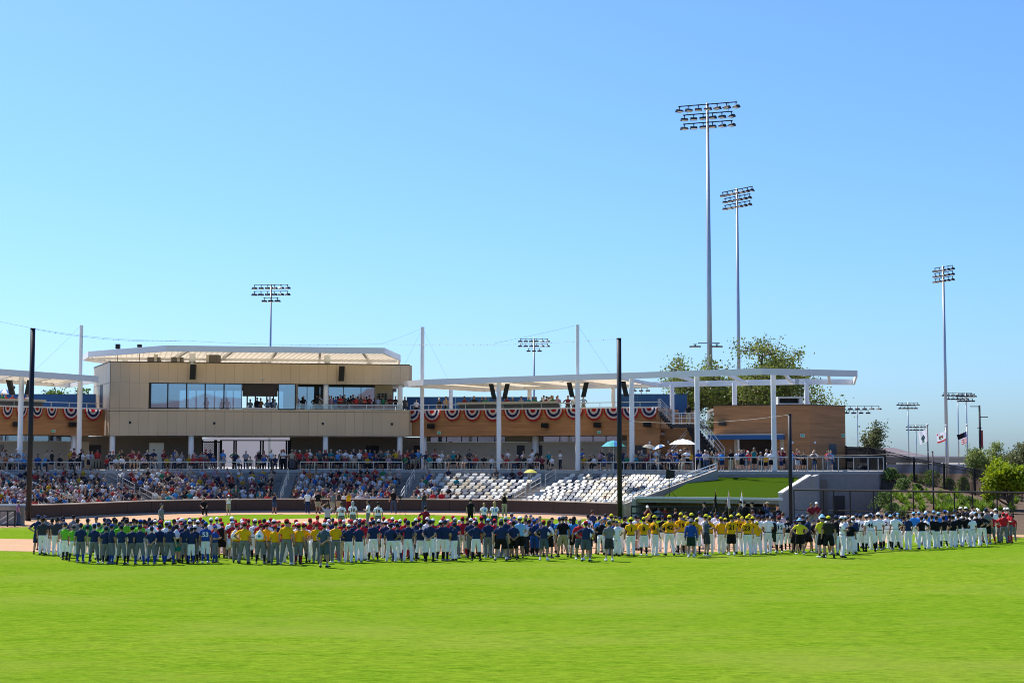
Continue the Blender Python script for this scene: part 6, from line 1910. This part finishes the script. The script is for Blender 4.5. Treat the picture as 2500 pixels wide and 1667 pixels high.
T5_ = """22 820 1325 BL Y Sk k aB|95 838 1328 Y o Sk k wB|182 830 1290 n k SS w aB|252 840 1325 wn w Lw k fR 27|287 840 0 w w Lw k aB|377 840 1262 wn w Lw k oB|417 815 0 n w Lw k aB|460 818 1250 n w Kw k aB 16|530 825 0 w w Lw k aB|572 812 1255 nw w Kw k wB 46|612 828 0 n w Lw k aB|665 800 1240 wn w Kw k aB|705 825 1215 n w Kw k aB 8
762 800 1228 nw w Kw k wB 21|805 825 0 L L Lw k aB|857 800 1240 nw w Kw k xB|957 838 1225 k k Lw k bB|1005 822 1235 kO n Lw k aB|1072 795 0 L s Lw k aB|1132 790 0 L s Lw k aB|1162 840 1230 n k Lw k hB|1205 800 0 L s Lw k aB|1217 830 1225 Hd w Lw k aQ|1280 830 1220 k k Lw k aB|1302 778 0 L s Lw k aB|1330 840 1220 kr k Lw k aB
1355 795 0 L s Lw k aB|1412 840 1215 kr k Kw k aB|1432 770 0 b b Lw k aB|1480 825 0 k k Lw k aB|1517 835 1210 kr k Lw k aQ|1545 770 0 n k Lw k aB|1582 815 1200 k k Lw k aB|1612 735 0 w k Lw k aB|1642 800 0 k k Lw k aB|1672 735 0 w n Lw k aB|1682 810 1200 k k Lw k xB|1737 830 1200 Hd w Lw k aB|1747 720 0 Hd k Lw k aB|1802 750 0 w n Lw k aB
1792 800 1195 k k Lw k aB|1857 800 1190 kw k Lw k xB|1902 750 1170 nw g Sk k aB|1967 810 1165 k r Kg r aB|2012 755 1110 w w Lw k aB|2057 820 1155 Hd r Lg k oB|2102 800 1160 r r Lg k aB|2150 745 0 w r Lg k aB|2172 775 1155 Hd r Kg r fL|2208 830 1140 k r Lg k aB"""
def zoomxy(base, zx, zy): return base + zx / 4.704, 1080 + zy / 4.704
seen_front = []
for base, tab in ((0, T1_), (500, T2_), (1000, T3_), (1500, T4_), (2000, T5_)):
    for row in tab.replace('\n', '|').split('|'):
        f = row.split()
        if float(f[2]): seen_front.append((base + float(f[0]) / 4.704, Gd(1080 + (float(f[2]) - 4) / 4.704)))
for base, tab in ((0, T1_), (500, T2_), (1000, T3_), (1500, T4_), (2000, T5_)):
    for row in tab.replace('\n', '|').split('|'):
        f = row.split()
        px, yh = zoomxy(base, float(f[0]), float(f[1]))
        zf = float(f[2])
        if zf:
            yf = 1080 + (zf - 4) / 4.704
            d = Gd(yf); H = P(px, yh, d).z
        else:
            H = rp_.uniform(1.60, 1.74)
            d = Gd(yh, H)
            near = [q for x, q in seen_front if abs(x - px) < 24]
            if near and d < min(near) + 1.3:
                d = min(near) + 1.3; H = P(px, yh, d).z
        H = min(max(H, 1.25), 1.98)
        pf = f[7]
        add_person(px, d, 0.004, H, f[3], f[4], f[5], f[6], pf[0], pf[1], f[8] if len(f) > 8 else None, 'teams gathered on the outfield grass', bool(zf), extra='big' if (base, f[0]) == (1000, '1050') else None)
# people in front of the wall, on the infield
T6_ = [(0, 2345, 560, 845, 'k k Lk k sF'), (0, 1865, 700, 0, 'Hd g Lk k vR'), (0, 225, 660, 960, 'S P Lj k aQ'), (500, 280, 600, 838, 'w w Sh k cF'), (500, 805, 575, 820, 'Hd n Sj k cF'), (500, 1185, 550, 820, 'Hb w Ln k aF'), (500, 1305, 548, 820, 'k k Sh k aF'), (500, 1475, 560, 822, 'g g Sh k aF'),
       (500, 1545, 553, 815, 'w c Sh k cF'), (500, 1655, 560, 822, 'Xd y Lm k cF'), (500, 1415, 698, 0, 'Hb p Lk k uB'), (500, 1575, 680, 0, 'Hb w Lg k aB 18:m'), (500, 1705, 670, 0, 'Xg w Lg k aB 18:m'), (500, 1880, 662, 0, 'Hd w Lg k fL 18:m'), (500, 1995, 680, 0, 'Hd w Lg k aB 18:m'),
       (500, 1868, 575, 800, 'S g Lg k aR'), (500, 2170, 530, 815, 'Hg k Lj k vB'), (1000, 170, 565, 828, 'Hd c Lj k cF'), (1000, 270, 555, 805, 'Hd r Sc k fF'), (1000, 370, 548, 803, 'Hg r Lg k aF'), (1000, 185, 725, 0, 'Hd m Lk k aB'), (1000, 700, 640, 0, 'g k Lk k aB'),
       (1000, 855, 690, 0, 'Hl w Ln k aB 18:s'), (1000, 975, 675, 0, 'Xl w Ln k aB 18:s'), (1000, 1090, 570, 862, 'h k Lh k cF')]
for base, zx, zh, zf, spec in T6_:
    f = spec.split(); px, yh = zoomxy(base, zx, zh)
    if zf: d = Gd(1080 + (zf - 3) / 4.704); H = P(px, yh, d).z
    else: H = 1.78 if f[0] != 'Hl' else 1.6; d = Gd(yh, H)
    add_person(px, d, .012, min(max(H, 1.45), 1.95), f[0], f[1], f[2], f[3], f[4][0], f[4][1], f[5] if len(f) > 5 else None, 'people on the infield before the wall', True)
# colour guard and others by the dugout
for zx, zh, spec in ((1025, 680, 'k k Lk k aL'), (1150, 645, 'k k Lk k jL'), (1290, 655, 'k k Lk k jL'), (1440, 668, 'k k Lk k jL'), (1575, 680, 'k k Lk k aL'), (1750, 680, 'h n Ln k cL'), (2255, 690, 'Xb m Lg k jF'), (2312, 682, 'w m Lg k jF'), (1485, 675, 'k k Lk k aF'), (1865, 708, 'k k Lk k aF')):
    f = spec.split(); px, yh = zoomxy(1500, zx, zh); H = 1.84 if f[1] != 'm' else 1.68
    d = Gd(yh, H)
    add_person(px, d, .012, H, f[0], f[1] + ('+' if f[1] in 'kn' else ''), f[2], f[3], f[4][0], f[4][1], None, 'uniformed officers and helpers by the dugout', True)
# people along the tall deck rail
T7_ = [(25, 805, 'n b Lk k rF'), (130, 808, 'w p Lj k rF'), (280, 835, 'Hb g Sh k aF'), (368, 825, 'Hd s Sn w rF'), (495, 800, 'k k Lh k rF'), (588, 815, 'Hd w Sh k aF'), (655, 810, 'h n Sk k rF'), (700, 862, 'n n Sj k rF'), (830, 775, 'g T Sk k cF'), (925, 838, 'S g Sk k rF'), (995, 870, 'S y Sk k rF'), (1075, 810, 'Hd w Sk w rF'),
       (1220, 850, 'Hb P Sn k rF'), (1238, 780, 'w m Sk k aF'), (1452, 820, 'Hd c SS k rF'), (1545, 825, 'k k Sk k rF'), (1690, 825, 'h k Lj k rF'), (1905, 815, 'Hb P Lg k rF'), (-135, 788, 'k w Sk k fF'), (-225, 805, 'w k Sk k aF'), (70, 815, 'k b Lk k aF')]
for zx, zy, spec in T7_:
    f = spec.split(); px, yh = 1700 + zx / 5.88, 960 + zy / 5.88
    d = RD + (.68 if f[4][0] == 'r' else 1.4)
    H = min(max(P(px, yh, d).z - CF, 1.3), 1.95)
    add_person(px, d, CF + .004, H, f[0], f[1], f[2], f[3], f[4][0], f[4][1], None, 'onlookers along the deck railing', True)
add_person(1682, 134.7, z_l + .004, 1.85, 'k', 'k', 'Lh', 'k', 'a', 'F', None, 'officer on the stair', True)

# carried things
def bag_thing(px, d, z, kind, label, c, yaw=0):
    mb = MB()
    if kind == 'drawstring_bag':
        B = Body(True); B.stack([(0, 0, 0, .04, .03, 0), (0, -.02, .05, .17, .075, 0), (0, -.015, .22, .165, .07, 0), (0, 0, .36, .06, .03, 0), (0, 0, .40, .03, .015, 0)], 14); mb.add(B.v, B.f)
    else:
        B = Body(True); B.stack([(0, 0, 0, .12, .07, 0), (0, -.03, .06, .17, .11, 0), (0, -.03, .32, .165, .10, 0), (0, 0, .44, .10, .06, 0)], 14); mb.add(B.v, B.f)
    t = thing(kind, label, 'bag', (GX(px, d), d, z))
    t.rotation_euler.z = yaw
    mb.build('bag_body', cloth(c), t, True, world=False)
    for s in (-1, 1):
        m = MB(); m.path([(s * .10, .02, .38), (s * .12, .10, .46), (s * .12, .14, .44)], .012, 5); m.build('strap', cloth('k' if c == 'w' else c), t, world=False)
for zb, zx, zf, kind, c, lab in ((500, 362, 1385, 'drawstring_bag', 'w', 'white drawstring bag with dark emblem on a gold shirt, first of two'), (500, 640, 1395, 'drawstring_bag', 'w', 'white drawstring bag with teal emblem on a gold shirt in black socks'), (0, 2040, 1380, 'drawstring_bag', 'w', 'white drawstring bag on the person in teal shorts'),
                                 (2000, 400, 1262, 'backpack', 'n', 'large dark navy backpack on a player in white'), (1500, 1812, 1270, 'backpack', 'k', 'black sling bag across the white shirt of a person in dark shorts'), (1000, 1615, 1330, 'drawstring_bag', 'w', 'white drawstring bag on the long haired person in black')):
    d = Gd(1080 + (zf - 4) / 4.704); px = zb + zx / 4.704
    bag_thing(px, d - .20, .98 if kind == 'drawstring_bag' else .95, kind, lab, c)
    if kind == 'drawstring_bag' and zb == 500:
        mb = MB(); mb.ellipsoid((0, 0, 0), (.06, .012, .06), 14, 8); o = mb.build('emblem', M('emblem_' + str(zx), (.02, .025, .04) if zx == 362 else (.02, .25, .28), .7)); o.parent = [q for q in bpy.data.objects if q.name.startswith('drawstring_bag') and q.parent is None][-1]; o.location = (0, -.085, .16)
for zb, zx, zh, zf, lab in ((500, 280, 600, 838, 'white capped photographer'), (500, 805, 575, 820, 'person in denim shorts'), (500, 1545, 553, 815, 'person in charcoal'), (1000, 1090, 570, 862, 'photographer in the khaki trousers'), (1000, 170, 565, 828, 'person in charcoal and jeans')):
    px, yh = zoomxy(zb, zx, zh); d = Gd(1080 + (zf - 3) / 4.704); H = P(px, yh, d).z
    t = thing('camera', 'black camera held up by the ' + lab + ' at the wall', 'camera', (GX(px, d), d - .27, H * .895), 'press cameras')
    mb = MB(); mb.box(-.07, .07, -.03, .05, -.05, .05); mb.build('camera_body', SPK, t, world=False)
    mb = MB(); mb.tube((0, -.03, 0), (0, -.20, 0), .035, .045, 12); mb.build('lens', SPK, t, world=False)
# ceremonial flags carried by the guard
for zx, zh, c1, c2, lab in ((1158, 535, 'k', 'y', 'dark'), (1308, 540, 'p', 'y', 'pale gold'), (1458, 545, 'w', 'y', 'white')):
    px, yt = zoomxy(1500, zx, zh); d = Gd(1080 + 660 / 4.704, 1.84) - .25
    z = P(px, yt, d).z
    t = thing('ceremonial_flag', 'furled %s ceremonial flag on a staff held by a dark uniformed officer' % lab, 'flag', (GX(px, d), d, .9), 'colour guard flags')
    mb = MB(); mb.tube((0, 0, 0), (0, 0, z - .9 - .12), .016, .016, 8); mb.build('staff', M('staff_wood', (.35, .2, .09), .5), t, world=False)
    mb = MB(); mb.tube((0, 0, z - 1.02), (0, 0, z - .9), .025, .003, 8); mb.build('spearhead', M('brass', (.6, .42, .12), .3, metal=.8), t, world=False)
    B = Body(True); B.limb([((0, 0, z - 1.05), .02, 0), ((.01, 0, z - 1.25), .05, 1), ((-.02, 0, z - 1.6), .075, 1), ((.03, .01, z - 1.95), .085, 1), ((.02, 0, z - 2.05), .03, 1)], 10)
    mb = MB(); mb.add(B.v, B.f); mb.build('furled_cloth', cloth(c1), t, True, world=False)
    mb = MB(); mb.tube((.03, -.02, z - 1.25), (.03, -.03, z - 1.05), .03, .02, 8); mb.build('tassel', cloth(c2), t, world=False)

# labels for people
BOTW = {'L': 'trousers', 'K': 'knee-length trousers', 'S': 'shorts'}
def describe(p):
    h = p['head']
    hw = ('%s-haired' % HAIRC[h[1]][0] if h[0] == 'H' else 'long %s-haired' % HAIRC[h[1]][0] if h[0] == 'X' else None)
    gear = None if hw else ('%s bucket hat' % COLS[h[1]][0] if h[0] == 'B' else '%s cap' % COLS[h[0]][0])
    who = (hw + ' person') if hw else 'person'
    sh = COLS[p['shirt']][0]
    if p['num']:
        n = p['num'].split(':')[0]
        return '%s in %s shirt numbered %s and %s %s' % (who, sh, cardw(int(n)), COLS[p['bot'][1]][0], BOTW[p['bot'][0]].split()[-1])
    if not p['vis']:
        return '%s%s and %s shirt half hidden in the crowd' % (who + ' with ' if gear else who + ' in ', gear or 'line', sh) if gear else '%s in %s shirt half hidden in the crowd' % (who, sh)
    s = '%s in %s shirt, %s %s' % (who, sh, COLS[p['bot'][1]][0], BOTW[p['bot'][0]].split()[-1] if p['bot'][0] != 'K' else 'knee trousers')
    if p['bot'][0] == 'K': s += ', %s socks' % COLS[p['sock']][0]
    if gear: s += ', ' + gear
    return s
by = {}
for p in sorted(PEOPLE, key=lambda q: q['px']):
    dsc = describe(p)
    if p['group'].startswith('onlookers'): dsc += ' at deck rail'
    elif p['group'].startswith('people on'): dsc += ' near the wall'
    by.setdefault(dsc, []).append(p)
for dsc, lst in by.items():
    for i, p in enumerate(lst):
        lab = dsc if len(lst) == 1 else '%s, %s from left' % (dsc, ordw(i + 1))
        w = lab.split()
        if len(w) > 16: lab = lab.replace('half hidden in the crowd', 'half hidden').replace(' near the wall', ' by wall')
        tag(p['o'], lab, 'person', p['group'])

# ================================================================== THE REST OF THE CROWD (one mass)
LO = []
for pose, bot in (('s', 'L'), ('s', 'S'), ('s', 'L'), ('a', 'L'), ('f', 'L'), ('a', 'S'), ('j', 'L'), ('h', 'S')):
    B, wr = figure(pose, bot, False)
    LO.append((pose, np.array([tuple(v) for v in B.v]), B.f, B.l))
capv = MB(); capv.ellipsoid((0, 0, 1.67), (.09, .11, .11), 8, 3, 0, 0, 90); capv.add([(-.07, .08, 1.68), (.07, .08, 1.68), (.06, .18, 1.665), (-.06, .18, 1.665)], [(0, 1, 2, 3)])
hairv = MB(); hairv.ellipsoid((0, -.015, 1.66), (.085, .105, .11), 8, 3, 0, 5, 90); hairv.ellipsoid((0, -.04, 1.60), (.085, .075, .12), 7, 4, 0, -80, 70)
pal = [((.025, .024, .026), 16), ((.03, .035, .075), 10), ((.085, .08, .08), 10), ((.76, .74, .74), 19), ((.30, .29, .30), 9), ((.19, .035, .045), 9), ((.48, .045, .04), 9), ((.04, .12, .36), 6), ((.08, .28, .58), 3), ((.03, .19, .09), 3), ((.44, .34, .24), 8), ((.42, .26, .32), 8), ((.02, .22, .26), 2), ((.5, .3, .02), 2), ((.5, .16, .05), 1), ((.30, .38, .5), 6)]
capc = [((.7, .7, .7), 5), ((.012, .014, .03), 6), ((.02, .02, .02), 6), ((.4, .03, .03), 2), ((.4, .34, .24), 2)]
skc = [(.48, .28, .19), (.40, .23, .15), (.31, .175, .11), (.52, .32, .22)]
hrc = [(.012, .010, .009), (.03, .018, .012), (.07, .04, .02), (.3, .2, .1), (.35, .33, .3)]
ptc = [(.015, .016, .02), (.03, .05, .10), (.30, .26, .19), (.10, .10, .11), (.04, .04, .05)]
rc = random.Random(5)
VV, FF, CC_ = [], [], []
off = 0
def crowd_one(x, y, z, yaw, sc, kind, shirt=None, pants=None, cap=None):
    global off
    pose, V, Fl, Ll = rc.choice([q for q in LO if (q[0] == 's') == (kind == 'sit')])
    dz = -.44 if pose == 's' else 0
    cols = {SKIN: rc.choice(skc), SHIRT: shirt or rc.choices([p[0] for p in pal], [p[1] for p in pal])[0], PANTS: pants or rc.choice(ptc), SOCK: (.3, .3, .3), SHOE: rc.choice(((.02, .02, .02), (.5, .5, .5))), HAIR: rc.choice(hrc)}
    cols[BELT] = cols[SHIRT]
    hat = rc.random() < .42 or cap is not None
    hm = capv if hat else hairv
    hv_ = np.array(hm.v) + np.array((0, 0.006 if pose == 's' else 0, dz))
    hc_ = rc.choices([p[0] for p in capc], [p[1] for p in capc])[0] if hat else cols[HAIR]
    if cap is not None: hc_ = cap
    lean = rc.uniform(-.05, .22) if pose == 's' else rc.uniform(-.03, .06)
    A_ = np.vstack([V, hv_])
    A_ = A_ * np.array((sc * rc.uniform(.95, 1.18), sc, sc))
    base = .46 if pose == 's' else .9
    up_ = A_[:, 2] > base * sc
    A_[up_, 1] += lean * (A_[up_, 2] - base * sc)
    ca, sa = math.cos(yaw), math.sin(yaw)
    W = np.stack([A_[:, 0] * ca - A_[:, 1] * sa + x, A_[:, 0] * sa + A_[:, 1] * ca + y, A_[:, 2] + z], 1)
    VV.append(W)
    for f in Fl:
        FF.append(tuple(i + off for i in f)); CC_.append((cols[max(Ll[i] for i in f[:1])], len(f)))
    o2 = off + len(V)
    for f in hm.f:
        FF.append(tuple(i + o2 for i in f)); CC_.append((hc_, len(f)))
    off += len(A_)
def towards_cam(x, y): return math.atan2(x, y) * -1 + math.pi
for p, q, k in occupied_spots:
    y_ = math.atan2(q.y, q.x) + math.pi / 2 + rc.uniform(-.3, .3)
    crowd_one(p.x + rc.uniform(-.08, .08) - q.x * .05, p.y - q.y * .05, ROW0 + ROW_H * k, y_, rc.uniform(.86, 1.04), 'sit')
# seated and standing on the concourse behind the low rail
for rowi, (o_, kind, prob) in enumerate(((FRONT + .75, 'sit', .78), (FRONT + 1.6, 'mix', .8), (FRONT + 2.4, 'stand', .75), (FRONT + 3.1, 'stand', .65), (FRONT + 4.0, 'stand', .55), (FRONT + 5.0, 'stand', .4))):
    s = .5
    while s < WS[-1] - .5:
        s += rc.uniform(.42, .72)
        p, q = wp_at(s); e = p + q * o_
        px = 1250 + F * e.x / e.y
        if px < -40 or px > 1690: continue
        pr = prob
        if px < 260 or px > 1000: pr *= (1.0 if rowi < 2 else .62 if rowi < 4 else .15)
        if any(abs(s - a) < .6 for a in a_s) and rowi == 0: continue
        if rc.random() > pr: continue
        kd_ = kind if kind != 'mix' else rc.choice(('sit', 'stand'))
        crowd_one(e.x, e.y, CF, math.atan2(q.y, q.x) + math.pi / 2 + rc.uniform(-.5, .5), rc.uniform(.90, 1.04), kd_)
# terraces
def line_crowd(AA, CC, nn, z, pxs, back=.6):
    for px in pxs:
        e = AA.lerp(CC, on_line(px, AA, CC)) - nn * (back + rc.uniform(0, .5))
        crowd_one(e.x, e.y, z, rc.uniform(-.5, .5) + math.pi, rc.uniform(.92, 1.04), 'stand')
line_crowd(RA2, RC2, rn, 8.5 - .25 + .0, [1003, 1061, 1079, 1122, 1149, 1165, 1175, 1205, 1228, 1243, 1264, 1281, 1299, 1315, 1324, 1332, 1341, 1350, 1355, 1319, 1328, 1378, 1394, 1418, 1337], .7)
line_crowd(LA, LC, ln, 8.25, [2, 13, 22, 41, 58, 66, 78], .7)
line_crowd(A, C, fn, ZW0 - .40, [725, 742, 774, 781, 804, 810, 821, 832, 843, 858, 864, 871, 883, 890, 904, 925, 937, 956, 968, 991], .9)
line_crowd(A, C, fn, ZW0 - .10 - .6, [502, 540, 553, 610, 627, 636, 653, 665, 671], 1.2)
# dugout
for k in range(14):
    e = F0.lerp(F1, rc.uniform(.06, .95)) - dn * rc.uniform(.2, 2.4)
    crowd_one(e.x, e.y, -.7, rc.uniform(-.8, .8) + math.pi, rc.uniform(.9, 1.0), 'stand')
# further back on the right deck
for k in range(26):
    px = rc.uniform(1560, 2040); d_ = rc.uniform(124.5, 130)
    crowd_one(GX(px, d_), d_, CF, rc.uniform(-1.2, 1.2) + math.pi, rc.uniform(.85, 1.03), 'stand' if px > 1690 else rc.choice(('sit', 'stand')))
# back rows of the teams, seen only in the gaps between the players in front
zones = [(60, 170, 'cg', 'kn', 'w'), (170, 400, 'lGn', 'kn', 'wg'), (400, 560, 'wnr', 'wnr', 'wg'), (560, 860, 'rwm', 'rrw', 'wg'), (860, 1250, 'rnw', 'rwn', 'wg'), (1250, 1500, 'bskw', 'kbg', 'kwc'), (1500, 1860, 'ywk', 'Ynk', 'w'), (1860, 2180, 'wkn', 'nwk', 'w'), (2180, 2400, 'ksw', 'kLw', 'w'), (2400, 2462, 'rw', 'kw', 'g')]
for z0_, z1_, sh_, cp_, pt_ in zones:
    for k in range(int((z1_ - z0_) / 13)):
        px = rc.uniform(z0_, z1_)
        near = [q for x_, q in seen_front if abs(x_ - px) < 30]
        if not near: continue
        d_ = min(near) + rc.uniform(2.2, 7.5)
        crowd_one(GX(px, d_), d_, .004, rc.uniform(-.5, .5), rc.uniform(.84, .93), 'stand', COLS[rc.choice(sh_)][1], COLS[rc.choice(pt_)][1], COLS[rc.choice(cp_)][1])
VA = np.vstack(VV)
cm_ = bpy.data.meshes.new('spectator_crowd')
cm_.from_pydata(VA.tolist(), [], FF)
ca_ = cm_.color_attributes.new('Col', 'FLOAT_COLOR', 'CORNER')
arr = np.repeat(np.array([c for c, _ in CC_]), np.array([n for _, n in CC_]), axis=0)
buf = np.ones((len(arr), 4), dtype=np.float32); buf[:, :3] = arr
ca_.data.foreach_set('color', buf.ravel())
m, nt, b = new_mat('crowd_clothes')
at = nt.nodes.new('ShaderNodeVertexColor'); at.layer_name = 'Col'
nt.links.new(at.outputs[0], b.inputs['Base Color']); b.inputs['Roughness'].default_value = .8; b.inputs['Specular IOR Level'].default_value = .15
cm_.materials.append(m)
cm_.polygons.foreach_set('use_smooth', [True] * len(FF))
co = bpy.data.objects.new('spectator_crowd', cm_); col.objects.link(co)
tag(co, 'packed crowd of spectators filling stands and terraces, and back rows of the teams', 'crowd', kind='stuff')
